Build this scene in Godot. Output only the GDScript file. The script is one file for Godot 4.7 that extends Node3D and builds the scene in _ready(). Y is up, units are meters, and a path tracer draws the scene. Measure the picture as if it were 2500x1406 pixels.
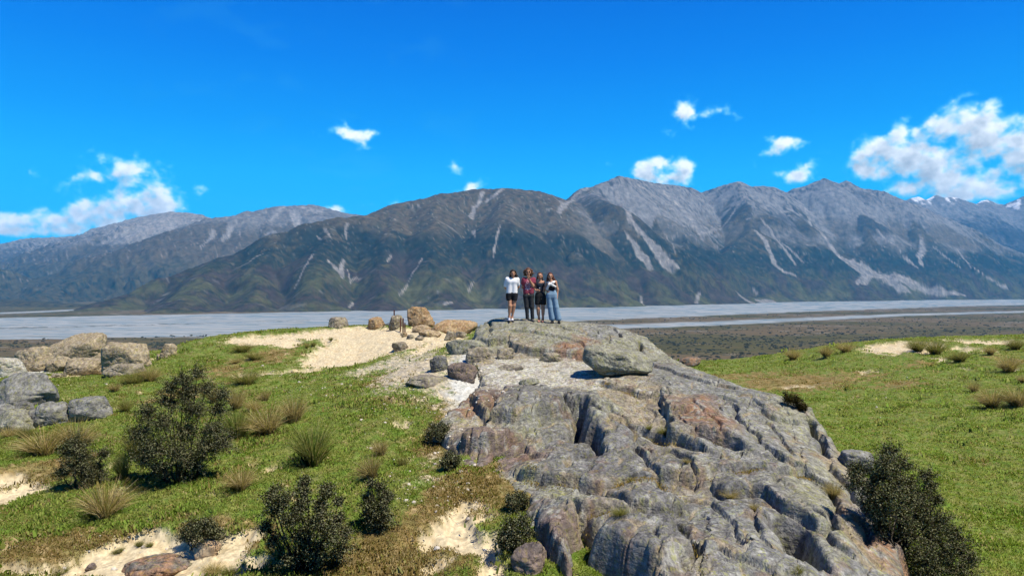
extends Node3D
# A rocky hilltop above a braided river valley. The camera stands at the origin and looks along -z; heights are metres below it.
const F := 1677.0          # focal length of the photograph in its own pixels (2500 x 1406)
const CX := 1250.0
const CYP := 703.0
const PLAIN := -100.0      # level of the valley floor

var rng := RandomNumberGenerator.new()
var noise_a := FastNoiseLite.new()
var noise_b := FastNoiseLite.new()
var noise_c := FastNoiseLite.new()
var noise_w := FastNoiseLite.new()
var taken := {}
var t0 := 0

func _ready() -> void:
	t0 = Time.get_ticks_msec()
	rng.seed = 4711
	setup_noise()
	make_camera()
	make_sky()
	make_sun()
	make_materials()
	stage("sky")
	prepare_ground()
	prepare_rock()
	stage("prepared")
	make_mountains()
	stage("mountains")
	make_plain()
	stage("plain")
	make_ground()
	stage("ground")
	make_outcrop()
	stage("outcrop")
	make_boulders()
	stage("boulders")
	make_people()
	stage("people")
	make_relics()
	make_shrubs()
	stage("shrubs")
	make_tussocks()
	stage("tussocks")
	make_small_things()
	make_grass()
	stage("grass")

func stage(what: String) -> void:
	print(what, " ", Time.get_ticks_msec() - t0, " ms")

func setup_noise() -> void:
	for pair in [[noise_a, 11, 1.0, 4], [noise_b, 23, 1.0, 3], [noise_c, 37, 1.0, 1], [noise_w, 51, 1.0, 2]]:
		var n: FastNoiseLite = pair[0]
		n.seed = pair[1]
		n.frequency = pair[2]
		n.noise_type = FastNoiseLite.TYPE_SIMPLEX_SMOOTH
		n.fractal_type = FastNoiseLite.FRACTAL_FBM if pair[3] > 1 else FastNoiseLite.FRACTAL_NONE
		n.fractal_octaves = pair[3]

func make_camera() -> void:
	var cam := Camera3D.new()
	cam.name = "camera"
	cam.fov = rad_to_deg(2.0 * atan(CYP / F))
	cam.near = 0.1
	cam.far = 60000.0
	add_child(cam)
	cam.make_current()

func make_sun() -> void:
	var sun := DirectionalLight3D.new()
	sun.name = "sun"
	sun.light_energy = SUN_ENERGY
	sun.light_color = Color(1.0, 0.965, 0.9)
	sun.light_angular_distance = 0.53
	sun.shadow_enabled = true
	add_child(sun)
	var el := deg_to_rad(SUN_EL)
	var az := deg_to_rad(SUN_AZ)     # from +x (right) towards -z (away)
	var to_sun := Vector3(cos(el) * cos(az), sin(el), -cos(el) * sin(az))
	sun.look_at_from_position(to_sun * 100.0, Vector3.ZERO, Vector3.UP)

# rows that do not depend on one another are worked out on all cores; each returns its own arrays
var row_job: Callable
var row_out: Array
func in_rows(count: int, job: Callable) -> Array:
	row_job = job
	row_out = []
	row_out.resize(count)
	var id := WorkerThreadPool.add_group_task(one_row, count)
	WorkerThreadPool.wait_for_group_task_completion(id)
	return row_out

func one_row(r: int) -> void:
	row_out[r] = row_job.call(r)

# --- naming ---
func numbered(called: String) -> String:
	if not taken.has(called):
		taken[called] = 0
		return called
	taken[called] += 1
	return "%s_%03d" % [called, taken[called]]

func tag(o: Node, label: String, category: String, group := "") -> void:
	o.set_meta("label", label)
	o.set_meta("category", category)
	if group != "":
		o.set_meta("group", group)

func thing(called: String, at: Vector3, label: String, category: String, group := "") -> Node3D:
	var o := Node3D.new()
	o.name = numbered(called)
	add_child(o)
	o.position = at
	tag(o, label, category, group)
	return o

func part(called: String, mesh: Mesh, mat: Material, parent: Node) -> MeshInstance3D:
	var o := MeshInstance3D.new()
	o.name = numbered(called) if parent == self else called
	o.mesh = mesh
	if mat:
		o.material_override = mat
	parent.add_child(o, true)
	return o

func struct(called: String, mesh: Mesh, mat: Material, label: String, category: String) -> MeshInstance3D:
	var o := part(called, mesh, mat, self)
	tag(o, label, category)
	o.set_meta("kind", "structure")
	return o

# --- numbers ---
func pix(px: float, py: float, d: float) -> Vector3:
	return Vector3((px - CX) / F * d, -(py - CYP) / F * d, -d)

func sstep(a: float, b: float, x: float) -> float:
	var t := clampf((x - a) / (b - a), 0.0, 1.0)
	return t * t * (3.0 - 2.0 * t)

func along(table: Array, x: float) -> float:
	# piecewise linear through [x, y] pairs
	if x <= table[0][0]:
		return table[0][1]
	for i in range(1, table.size()):
		if x <= table[i][0]:
			return lerpf(table[i - 1][1], table[i][1], (x - table[i - 1][0]) / (table[i][0] - table[i - 1][0]))
	return table[-1][1]

func mesh_of(v: PackedVector3Array, n: PackedVector3Array, c: PackedColorArray, idx: PackedInt32Array) -> ArrayMesh:
	var a := []
	a.resize(Mesh.ARRAY_MAX)
	a[Mesh.ARRAY_VERTEX] = v
	if n.size():
		a[Mesh.ARRAY_NORMAL] = n
	if c.size():
		a[Mesh.ARRAY_COLOR] = c
	a[Mesh.ARRAY_INDEX] = idx
	var m := ArrayMesh.new()
	m.add_surface_from_arrays(Mesh.PRIMITIVE_TRIANGLES, a)
	return m

# index and normals for a grid of rows x cols vertices (rows run away from the camera, columns to the right)
func grid_index(rows: int, cols: int, flip := false) -> PackedInt32Array:
	var idx := PackedInt32Array()
	idx.resize((rows - 1) * (cols - 1) * 6)
	var k := 0
	for r in rows - 1:
		for c in cols - 1:
			var a := r * cols + c
			var b := a + cols
			if flip:
				idx[k] = a; idx[k + 1] = a + 1; idx[k + 2] = b; idx[k + 3] = a + 1; idx[k + 4] = b + 1; idx[k + 5] = b
			else:
				idx[k] = a; idx[k + 1] = b; idx[k + 2] = a + 1; idx[k + 3] = a + 1; idx[k + 4] = b; idx[k + 5] = b + 1
			k += 6
	return idx

func grid_normals(v: PackedVector3Array, rows: int, cols: int) -> PackedVector3Array:
	var n := PackedVector3Array()
	n.resize(v.size())
	for r in rows:
		var up := mini(r + 1, rows - 1) * cols
		var dn := maxi(r - 1, 0) * cols
		for c in cols:
			var e := v[r * cols + mini(c + 1, cols - 1)] - v[r * cols + maxi(c - 1, 0)]
			var f := v[up + c] - v[dn + c]
			var m := e.cross(f)
			if m.y < 0.0:
				m = -m
			n[r * cols + c] = m.normalized()
	return n

# thin plate spline through points [x, z, value]; returns weights
func tps_solve(p: Array, soft: float) -> PackedFloat64Array:
	var n := p.size()
	var m := n + 3
	var a := []
	for i in m:
		var row := PackedFloat64Array()
		row.resize(m + 1)
		a.append(row)
	for i in n:
		for j in n:
			if i == j:
				a[i][j] = soft
			else:
				var r2: float = (p[i][0] - p[j][0]) ** 2 + (p[i][1] - p[j][1]) ** 2
				a[i][j] = 0.5 * r2 * log(r2 + 1e-9)
		a[i][n] = 1.0; a[i][n + 1] = p[i][0]; a[i][n + 2] = p[i][1]
		a[n][i] = 1.0; a[n + 1][i] = p[i][0]; a[n + 2][i] = p[i][1]
		a[i][m] = p[i][2]
	for c in m:
		var best := c
		for r in range(c + 1, m):
			if absf(a[r][c]) > absf(a[best][c]):
				best = r
		var tmp = a[c]; a[c] = a[best]; a[best] = tmp
		var rc: PackedFloat64Array = a[c]
		var inv := 1.0 / rc[c]
		for r in range(c + 1, m):
			var rr: PackedFloat64Array = a[r]
			var f := rr[c] * inv
			if f != 0.0:
				for k in range(c, m + 1):
					rr[k] -= f * rc[k]
				a[r] = rr
	var w := PackedFloat64Array()
	w.resize(m)
	for i in range(m - 1, -1, -1):
		var s: float = a[i][m]
		for k in range(i + 1, m):
			s -= a[i][k] * w[k]
		w[i] = s / a[i][i]
	return w

func tps_grid(p: Array, soft: float, x0: float, z0: float, step: float, nx: int, nz: int) -> PackedFloat32Array:
	var w := tps_solve(p, soft)
	var n := p.size()
	var ax := PackedFloat64Array(); var az := PackedFloat64Array()
	for q in p:
		ax.append(q[0]); az.append(q[1])
	var g := PackedFloat32Array()
	g.resize(nx * nz)
	for j in nz:
		var z := z0 + j * step
		for i in nx:
			var x := x0 + i * step
			var s := w[n] + w[n + 1] * x + w[n + 2] * z
			for k in n:
				var r2 := (x - ax[k]) * (x - ax[k]) + (z - az[k]) * (z - az[k])
				s += w[k] * 0.5 * r2 * log(r2 + 1e-9)
			g[j * nx + i] = s
	return g

func sample(g: PackedFloat32Array, x0: float, z0: float, step: float, nx: int, nz: int, x: float, z: float) -> float:
	var fx := clampf((x - x0) / step, 0.0, nx - 1.001)
	var fz := clampf((z - z0) / step, 0.0, nz - 1.001)
	var i := int(fx)
	var j := int(fz)
	fx -= i
	fz -= j
	var k := j * nx + i
	return lerpf(lerpf(g[k], g[k + 1], fx), lerpf(g[k + nx], g[k + nx + 1], fx), fz)

# ------------------------------------------------------------------ sky, sun, air
const SUN_ENERGY := 1.6
const SUN_EL := 61.0
const SUN_AZ := -34.0
const EXPOSURE := 1.7
const SKY_GAIN := 1.1   # the panorama is kept in bytes, so bright cloud needs head room
const FOG := 0.000045

# clouds: photo x, photo y, half width, half height, density of one puff
const PUFFS := [
	# bank on the left
	[310, 425, 60, 38, 1.0], [370, 455, 75, 38, 1.1], [330, 490, 90, 38, 1.0], [250, 520, 110, 34, 0.9], [200, 505, 40, 30, 0.7], [170, 430, 48, 18, 0.55], [235, 432, 45, 20, 0.6],
	[60, 540, 110, 24, 0.95], [150, 555, 120, 22, 0.9], [300, 545, 120, 24, 0.8], [20, 565, 120, 16, 0.6], [395, 500, 45, 30, 0.8], [-80, 535, 130, 36, 0.9], [-260, 520, 150, 40, 0.7],
	[492, 458, 24, 15, 0.8],
	# small ones over the crest
	[865, 325, 50, 16, 0.85], [905, 328, 34, 14, 0.8], [835, 322, 32, 12, 0.7], [860, 340, 34, 12, 0.5], [1108, 408, 14, 16, 0.5], [1140, 460, 44, 14, 0.9], [1160, 452, 26, 10, 0.7], [820, 508, 36, 14, 0.9], [895, 505, 24, 22, 0.8], [955, 498, 16, 6, 0.4], [1060, 475, 20, 8, 0.4],
	[1675, 272, 30, 24, 0.95], [1665, 295, 28, 22, 0.85], [1720, 280, 48, 16, 0.8], [1755, 268, 34, 10, 0.55], [1785, 278, 16, 5, 0.35],
	[1600, 410, 60, 28, 1.0], [1640, 425, 50, 26, 1.0], [1570, 415, 44, 22, 0.7], [1675, 405, 26, 22, 0.8], [1650, 450, 60, 20, 0.9], [1560, 395, 24, 8, 0.4],
	[1920, 350, 42, 16, 0.8], [1890, 370, 34, 14, 0.75], [1950, 340, 30, 14, 0.6], [1975, 350, 20, 8, 0.4], [1980, 410, 36, 28, 0.85], [1955, 435, 34, 18, 0.75], [1920, 425, 36, 14, 0.6], [1880, 420, 26, 8, 0.4], [1842, 408, 8, 8, 0.3],
	# big bank on the right
	[2380, 275, 60, 34, 0.9], [2330, 310, 80, 40, 1.0], [2250, 340, 90, 44, 1.1], [2170, 365, 70, 36, 1.0], [2150, 395, 70, 30, 0.9], [2130, 410, 60, 30, 1.0], [2420, 330, 100, 44, 1.0], [2330, 380, 110, 50, 1.0], [2280, 420, 90, 44, 0.95],
	[2450, 400, 100, 54, 1.0], [2240, 455, 80, 36, 1.0], [2420, 455, 110, 36, 1.0], [2360, 470, 90, 26, 0.9], [2500, 350, 90, 60, 1.0], [2480, 310, 60, 26, 0.7], [2600, 380, 130, 90, 1.0], [2720, 420, 120, 70, 0.9], [2420, 250, 20, 10, 0.4], [2185, 330, 40, 14, 0.5],
]

func make_sky() -> void:
	var w := 4096
	var h := 2048
	var ramp := Image.create(1, h, false, Image.FORMAT_RGB8)
	for j in h:
		var el := (0.5 - (j + 0.5) / h) * 180.0
		ramp.set_pixel(0, j, stored(clear_sky(el)))
	var img: Image = ramp.duplicate()
	img.resize(w, h, Image.INTERPOLATE_NEAREST)
	var n1 := FastNoiseLite.new()
	n1.seed = 5
	n1.frequency = 0.011
	n1.fractal_octaves = 6
	n1.fractal_gain = 0.6
	n1.domain_warp_enabled = true
	n1.domain_warp_amplitude = 26.0
	n1.domain_warp_frequency = 0.012
	n1.noise_type = FastNoiseLite.TYPE_SIMPLEX_SMOOTH
	# the same kind of scattered cloud goes on round the horizon outside the frame
	var puffs := PUFFS.duplicate()
	var r := RandomNumberGenerator.new()
	r.seed = 99
	for k in 22:
		var az := r.randf_range(52.0, 308.0)
		var el := r.randf_range(2.0, 14.0)
		var s := r.randf_range(40, 130)
		for q in 6:
			puffs.append([deg_to_rad(az) * F + CX + r.randfn(0, s * 0.7), CYP - deg_to_rad(el) * F + r.randfn(0, s * 0.22), s * r.randf_range(0.4, 1.0), s * r.randf_range(0.2, 0.42), r.randf_range(0.6, 1.0)])
	# density on a field of directions measured in photo pixels of arc
	var done := {}
	var field := {}
	for p in puffs:
		var inside: bool = p[0] < 3000 and p[0] > -500
		var az0: float = atan((p[0] - CX) / F) if inside else (p[0] - CX) / F
		var el0: float = atan((CYP - p[1]) / F * cos(az0)) if inside else (CYP - p[1]) / F
		var rx: float = p[2] / F * (cos(az0) ** 2 if inside else 1.0)
		var ry: float = p[3] / F * (cos(az0) if inside else 1.0)
		var cxp: float = az0 / TAU * w   # straight ahead is the seam of the panorama
		var cyp: float = (0.5 - el0 / PI) * h
		var hx := rx / TAU * w
		var hy := ry / PI * h
		for j in range(int(cyp - hy * 2.1), int(cyp + hy * 2.1) + 1):
			if j < 0 or j > h / 2 + 4:
				continue
			for i in range(int(cxp - hx * 2.1), int(cxp + hx * 2.1) + 1):
				var q: float = ((i + 0.5 - cxp) / hx) ** 2 + ((j + 0.5 - cyp) / hy) ** 2
				if q < 4.4:
					var key := j * w + posmod(i, w)
					var add: float = p[4] * exp(-q * 1.15)
					field[key] = field.get(key, 0.0) + add
	var dens := {}
	for key in field:
		var i: int = key % w
		var j: int = key / w
		if i > w / 2:
			i -= w
		var fbm := n1.get_noise_2d(i * 2.6, j * 3.4)
		dens[key] = minf(field[key], 1.15) * 1.15 + fbm * 1.5 - 0.42
	for key in dens:
		var d: float = dens[key]
		if d <= -0.05:
			continue
		var i: int = key % w
		var j: int = key / w
		# how much cloud lies towards the sun (up and to the right) shades this spot
		var over := maxf(dens.get(key - 7 * w + 5, 0.0), 0.0) + maxf(dens.get(key - 14 * w + 10, 0.0), 0.0) * 0.7
		var thick := sstep(-0.05, 1.15, d)
		var fine := n1.get_noise_2d((i - w if i > w / 2 else i) * 5.0 + 300.0, j * 6.5)
		var shade := clampf(1.05 - 0.10 * over - 0.06 * maxf(d - 0.5, 0.0) + 0.14 * fine, 0.72, 1.0)
		var lit := stored(Color(0.74 * shade + 0.25 * shade * shade, 0.87 * shade + 0.12 * shade * shade, 0.965 * shade + 0.03) * 1.16)
		var base: Color = img.get_pixel(i, j)
		img.set_pixel(i, j, base.lerp(lit, thick * 0.96))
	# one thin veil high on the left
	for j in range(700, 1000):
		for ii in range(1700, 2048):
			var i := ii
			var v := n1.get_noise_2d(i * 0.9 + 900.0, j * 2.2)
			var m := sstep(0.08, 0.5, v) * 0.07 * sstep(1700, 1760, i) * (1.0 - sstep(1960, 2048, i)) * sstep(700, 740, j) * (1.0 - sstep(900, 1000, j))
			if m > 0.004:
				i = posmod(ii - 2048, w)
				img.set_pixel(i, j, img.get_pixel(i, j).lerp(stored(Color(0.75, 0.86, 1.0)), m))
	var sky := Sky.new()
	var mat := PanoramaSkyMaterial.new()
	mat.energy_multiplier = SKY_GAIN
	mat.panorama = ImageTexture.create_from_image(img)
	sky.sky_material = mat
	var env := Environment.new()
	env.background_mode = Environment.BG_SKY
	env.sky = sky
	env.tonemap_mode = Environment.TONE_MAPPER_LINEAR
	env.tonemap_exposure = EXPOSURE
	env.fog_enabled = FOG > 0.0
	env.fog_density = FOG
	env.fog_light_color = Color(0.28, 0.74, 1.0)
	env.sdfgi_enabled = true
	env.ssao_enabled = true
	env.ssil_enabled = true
	var we := WorldEnvironment.new()
	we.name = "air"
	we.environment = env
	add_child(we)

func clear_sky(el: float) -> Color:
	# sRGB values by height above the horizon in degrees
	var t := [[-2.0, Color(0.24, 0.88, 1.16)], [0.0, Color(0.23, 0.87, 1.16)], [5.0, Color(0.16, 0.83, 1.14)], [9.0, Color(0.12, 0.75, 1.08)], [13.0, Color(0.05, 0.63, 1.02)], [18.0, Color(0.01, 0.52, 0.96)], [23.0, Color(0.0, 0.44, 0.89)], [35.0, Color(0.0, 0.36, 0.80)], [60.0, Color(0.0, 0.29, 0.70)], [90.0, Color(0.0, 0.26, 0.66)]]
	if el <= t[0][0]:
		return t[0][1]
	for i in range(1, t.size()):
		if el <= t[i][0]:
			return t[i - 1][1].lerp(t[i][1], (el - t[i - 1][0]) / (t[i][0] - t[i - 1][0]))
	return t[-1][1]

func stored(shown: Color) -> Color:
	var l := shown.srgb_to_linear()
	return Color(l.r / (SKY_GAIN * EXPOSURE), l.g / (SKY_GAIN * EXPOSURE), l.b / (SKY_GAIN * EXPOSURE)).linear_to_srgb()

# ------------------------------------------------------------------ the hilltop
# measured spots of the ground: photo x, photo y, metres below the camera
const GROUND_SPOTS := [
	[0, 1406, 3.95], [300, 1406, 4.0], [600, 1406, 3.85], [900, 1406, 3.7], [1200, 1406, 3.62], [1250, 1300, 3.38],
	[0, 1250, 3.95], [0, 1180, 3.8], [250, 1250, 3.75], [500, 1220, 3.55], [750, 1150, 3.4], [1000, 1150, 3.22], [1150, 1150, 3.12],
	[0, 1060, 3.6], [250, 1060, 3.5], [500, 1050, 3.38], [750, 1000, 3.08], [1000, 1000, 2.8], [1050, 930, 2.36],
	[0, 920, 3.5], [130, 925, 3.45], [250, 920, 3.3], [370, 885, 3.15], [395, 860, 3.0],
	[450, 905, 2.95], [440, 845, 2.5], [600, 850, 2.5], [520, 822, 2.25], [620, 812, 2.1], [740, 806, 2.0], [850, 800, 1.9], [1000, 797, 1.78], [1100, 800, 1.76],
	[850, 882, 2.74], [800, 845, 2.42], [950, 832, 2.15], [700, 905, 2.85], [900, 850, 2.42], [1050, 850, 2.15], [1150, 830, 1.82], [1200, 885, 2.1], [1100, 905, 2.2], [900, 925, 2.7],
	[1700, 888, 4.5], [1900, 882, 4.35], [2050, 852, 3.45], [2200, 836, 2.95], [2350, 830, 2.85], [2500, 824, 2.85],
	[1800, 930, 4.5], [2100, 930, 4.2], [2400, 900, 3.5], [2500, 900, 3.35], [2000, 1000, 4.6], [2300, 1000, 4.2], [2500, 1000, 3.9],
	[2100, 1100, 4.6], [2400, 1150, 4.5], [2500, 1250, 4.55], [2300, 1300, 4.5], [2500, 1406, 4.5], [2200, 1406, 4.4],
	[1600, 1200, 4.2], [1700, 1000, 4.0], [1450, 900, 3.4], [1330, 850, 2.9],
]
# where the top of the hill ends: world x, distance
const RIM := [[-60.0, 34.0], [-22.0, 33.0], [-15.0, 32.5], [-11.0, 35.0], [-5.0, 34.5], [-1.0, 31.0], [4.0, 34.0], [11.0, 42.0], [19.0, 42.5], [24.0, 39.5], [32.0, 41.0], [60.0, 44.0]]
# patches: photo x, photo y, half width, half height, kind, strength
const PATCHES := [
	[850, 855, 100, 22, "sand", 1.15], [925, 832, 50, 20, "sand", 1.2], [790, 866, 50, 12, "sand", 1.0], [640, 912, 95, 5, "sand", 0.8], [740, 900, 60, 7, "sand", 0.9],
	[640, 826, 110, 6, "sand", 1.0], [860, 806, 150, 7, "sand", 1.1], [1000, 815, 70, 14, "sand", 1.3], [1090, 822, 60, 20, "sand", 1.1], [700, 832, 60, 6, "sand", 0.8], [720, 815, 90, 4, "sand", 0.9],
	[1000, 872, 80, 18, "gravel", 1.1], [1080, 895, 90, 28, "gravel", 1.0], [1180, 900, 80, 36, "white", 1.4], [1150, 850, 60, 26, "gravel", 1.1], [1040, 845, 40, 14, "sand", 0.9], [930, 895, 90, 14, "gravel", 0.9], [1020, 900, 110, 26, "gravel", 1.1], [1110, 930, 90, 22, "gravel", 1.0], [1000, 930, 90, 14, "gravel", 0.55], [1120, 950, 60, 14, "gravel", 0.7],
	[330, 1350, 150, 36, "sand", 1.5], [500, 1370, 110, 30, "sand", 1.3], [200, 1392, 130, 18, "sand", 1.1], [570, 1340, 50, 26, "sand", 1.1], [400, 1406, 160, 30, "sand", 1.2],
	[20, 1200, 60, 22, "sand", 1.3], [0, 1170, 50, 16, "sand", 1.2], [90, 1195, 30, 14, "sand", 0.9], [10, 1335, 40, 10, "sand", 0.8], [20, 1392, 50, 12, "sand", 1.0],
	[1120, 1275, 46, 44, "sand", 0.95], [1150, 1320, 46, 30, "sand", 0.9], [1080, 1370, 70, 24, "sand", 0.75], [1210, 1390, 50, 30, "sand", 0.9], [1130, 1230, 50, 18, "sand", 0.8], [1180, 1250, 50, 30, "sand", 0.75], [1080, 1310, 80, 44, "sand", 0.68], [1190, 1340, 40, 40, "sand", 0.8], [980, 1390, 80, 22, "sand", 0.62], [1010, 1250, 40, 20, "sand", 0.55], [700, 1390, 60, 18, "sand", 0.7], [90, 1300, 60, 10, "sand", 0.6], [460, 1330, 170, 30, "sand", 1.2], [600, 1380, 60, 30, "sand", 0.8],
	[660, 1142, 26, 9, "sand", 0.85], [612, 1132, 22, 7, "sand", 0.8], [980, 1035, 34, 10, "sand", 0.85], [1000, 1115, 18, 12, "sand", 0.8], [925, 1090, 30, 10, "sand", 0.6], [1040, 1180, 70, 20, "gravel", 0.55], [1060, 1120, 40, 26, "gravel", 0.5], [250, 1015, 22, 6, "sand", 0.9], [250, 1060, 24, 4, "sand", 0.7], [275, 1000, 24, 8, "sand", 0.7],
	[250, 905, 130, 9, "sand", 0.9], [60, 905, 90, 18, "white", 1.1], [150, 918, 70, 8, "sand", 0.9], [170, 950, 60, 6, "sand", 0.6], [160, 975, 26, 5, "sand", 0.8], [340, 960, 30, 6, "sand", 0.5], [400, 860, 26, 18, "sand", 0.9],
	[310, 1185, 20, 22, "sand", 0.9], [280, 1130, 16, 14, "sand", 0.8], [600, 1175, 24, 6, "sand", 0.5], [375, 1260, 16, 4, "sand", 0.7], [370, 1305, 30, 5, "sand", 0.7], [150, 1220, 40, 6, "sand", 0.55], [100, 1150, 110, 18, "dry", 1.2],
	[1000, 1340, 160, 60, "dry", 1.2], [1120, 1230, 110, 60, "dry", 0.9], [150, 1345, 210, 34, "dry", 1.0], [1230, 1190, 80, 26, "dry", 1.3], [1080, 1060, 50, 70, "dry", 0.7], [900, 1380, 90, 30, "dry", 0.8], [640, 1300, 60, 40, "dry", 0.7], [480, 1290, 90, 16, "dry", 0.8], [1150, 975, 60, 22, "dry", 0.9], [1010, 900, 90, 20, "dry", 0.8], [650, 870, 60, 12, "dry", 0.7], [560, 900, 60, 14, "dry", 0.7], [460, 960, 120, 20, "dry", 0.4],
	[1940, 936, 150, 16, "dry", 1.1], [1960, 942, 110, 9, "sand", 0.5], [2050, 925, 140, 12, "dry", 0.7], [1800, 920, 90, 9, "dry", 0.8], [2200, 940, 70, 9, "dry", 0.8], [2120, 905, 60, 5, "sand", 0.6], [1850, 915, 110, 8, "dry", 0.7], [2200, 842, 100, 9, "sand", 1.0], [2230, 850, 40, 9, "sand", 0.8], [2420, 832, 110, 8, "sand", 1.0], [2370, 850, 70, 10, "sand", 0.6], [2300, 878, 36, 5, "sand", 0.6], [2240, 890, 46, 4, "dry", 0.7], [2480, 900, 40, 8, "sand", 0.5], [2470, 880, 40, 10, "dry", 0.7], [2360, 900, 20, 3, "sand", 0.5],
	[2240, 1250, 40, 14, "dry", 0.4], [2400, 1130, 60, 20, "dry", 0.3], [1675, 880, 20, 5, "sand", 0.9],
]

const GX0 := -66.0
const GZ0 := -66.0
const GSTEP := 0.75
const GNX := 177
const GNZ := 130
const MX0 := -32.0
const MZ0 := -46.0
const MSTEP := 0.1
const MNX := 680
const MNZ := 416
var ground_grid: PackedFloat32Array
var sand_map: PackedFloat32Array
var dry_map: PackedFloat32Array
var gravel_map: PackedFloat32Array
var white_map: PackedFloat32Array

func prepare_ground() -> void:
	var p := []
	for s in GROUND_SPOTS:
		var d: float = s[2] * F / (s[1] - CYP)
		p.append([(s[0] - CX) / F * d, -d, -s[2]])
	for s in [[-60, -60, -4.4], [0, -60, -4.0], [60, -60, -4.4], [-60, -20, -4.6], [60, -20, -4.2], [-60, 25, -5.0], [0, 25, -5.0], [60, 25, -5.0], [0, -2, -3.9], [-12, 0, -4.4], [14, 0, -4.9], [-32, -30, -3.7], [-28, -12, -4.2], [34, -26, -3.2], [30, -12, -4.3], [-20, -45, -3.2], [10, -48, -4.4], [28, -48, -3.0]]:
		p.append(s)
	ground_grid = tps_grid(p, 0.4, GX0, GZ0, GSTEP, GNX, GNZ)
	for m in 4:
		var g := PackedFloat32Array()
		g.resize(MNX * MNZ)
		if m == 0: sand_map = g
		elif m == 1: dry_map = g
		elif m == 2: gravel_map = g
		else: white_map = g
	for q in PATCHES:
		var at := hit_ground(q[0], q[1])
		var d := -at.z
		var rx: float = q[2] / F * d
		var rz: float = q[3] / maxf(q[1] - CYP, 30.0) * d
		var g: PackedFloat32Array = sand_map if q[4] == "sand" else dry_map if q[4] == "dry" else gravel_map if q[4] == "gravel" else white_map
		for j in range(maxi(0, int((at.z - rz * 1.8 - MZ0) / MSTEP)), mini(MNZ - 1, int((at.z + rz * 1.8 - MZ0) / MSTEP))):
			for i in range(maxi(0, int((at.x - rx * 1.8 - MX0) / MSTEP)), mini(MNX - 1, int((at.x + rx * 1.8 - MX0) / MSTEP))):
				var x := MX0 + i * MSTEP
				var z := MZ0 + j * MSTEP
				var u := ((x - at.x) / rx) ** 2 + ((z - at.z) / rz) ** 2
				if u < 3.2:
					g[j * MNX + i] = maxf(g[j * MNX + i], q[5] * exp(-u * 0.9))
		if q[4] == "sand": sand_map = g
		elif q[4] == "dry": dry_map = g
		elif q[4] == "gravel": gravel_map = g
		else: white_map = g

func map_at(g: PackedFloat32Array, x: float, z: float) -> float:
	if x < MX0 or z < MZ0 or x > MX0 + MNX * MSTEP - 0.3 or z > MZ0 + MNZ * MSTEP - 0.3:
		return 0.0
	return sample(g, MX0, MZ0, MSTEP, MNX, MNZ, x, z)

func base_height(x: float, z: float) -> float:
	var y := sample(ground_grid, GX0, GZ0, GSTEP, GNX, GNZ, x, z)
	var k := -z - along(RIM, x)
	if k > 0.0:
		y -= minf(0.03 * k * k, 0.62 * k - 3.0 if k > 10.4 else 1e9)
	k = absf(x) - 52.0
	if k > 0.0:
		y -= 0.6 * k
	k = z - 18.0
	if k > 0.0:
		y -= 0.6 * k
	return y

func sand_at(x: float, z: float) -> float:
	var s := map_at(sand_map, x, z)
	return s + (0.34 * noise_b.get_noise_2d(x * 1.3, z * 1.3) + 0.16 * noise_a.get_noise_2d(x * 3.5, z * 3.5)) * minf(s * 2.0, 1.0)

func ground_height(x: float, z: float) -> float:
	var y := base_height(x, z)
	var near := 1.0 - sstep(45.0, 60.0, -z)
	y += near * (0.10 * noise_a.get_noise_2d(x * 0.5, z * 0.5) + 0.045 * noise_a.get_noise_2d(x * 2.1 + 40.0, z * 2.1))
	var s := map_at(sand_map, x, z)
	if s > 0.05:
		s += 0.3 * noise_b.get_noise_2d(x * 1.3, z * 1.3)
		y -= 0.16 * sstep(0.36, 0.72, s) + 0.05 * s
		y += 0.035 * s * noise_a.get_noise_2d(x * 2.6, z * 2.6 + 9.0) + 0.012 * noise_c.get_noise_2d(x * 6.0, z * 6.0)
	else:
		y += near * 0.02 * noise_c.get_noise_2d(x * 7.0, z * 7.0)
	return y

func hit_ground(px: float, py: float) -> Vector3:
	var dir := Vector3((px - CX) / F, -(py - CYP) / F, -1.0)
	var d := 4.0
	while d < 70.0:
		if dir.y * d < base_height(dir.x * d, -d):
			break
		d += 0.1
	return dir * d

func hit(px: float, py: float) -> Vector3:
	# the first surface of ground or outcrop along that line of sight
	var dir := Vector3((px - CX) / F, -(py - CYP) / F, -1.0)
	var d := 4.0
	while d < 70.0:
		if dir.y * d < surface_height(dir.x * d, -d):
			break
		d += 0.05
	return dir * d

func surface_height(x: float, z: float) -> float:
	return maxf(ground_height(x, z), rock_height_at(x, z))

const GRASS_A := Color(0.150, 0.245, 0.034)
const GRASS_B := Color(0.235, 0.255, 0.062)
const GRASS_C := Color(0.110, 0.195, 0.028)
const DRY_A := Color(0.34, 0.225, 0.095)
const DRY_B := Color(0.25, 0.185, 0.070)
const SAND_A := Color(0.76, 0.64, 0.41)
const SAND_B := Color(0.66, 0.51, 0.29)
const GRAVEL_A := Color(0.50, 0.45, 0.37)
const WHITE_A := Color(0.66, 0.66, 0.60)

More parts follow.
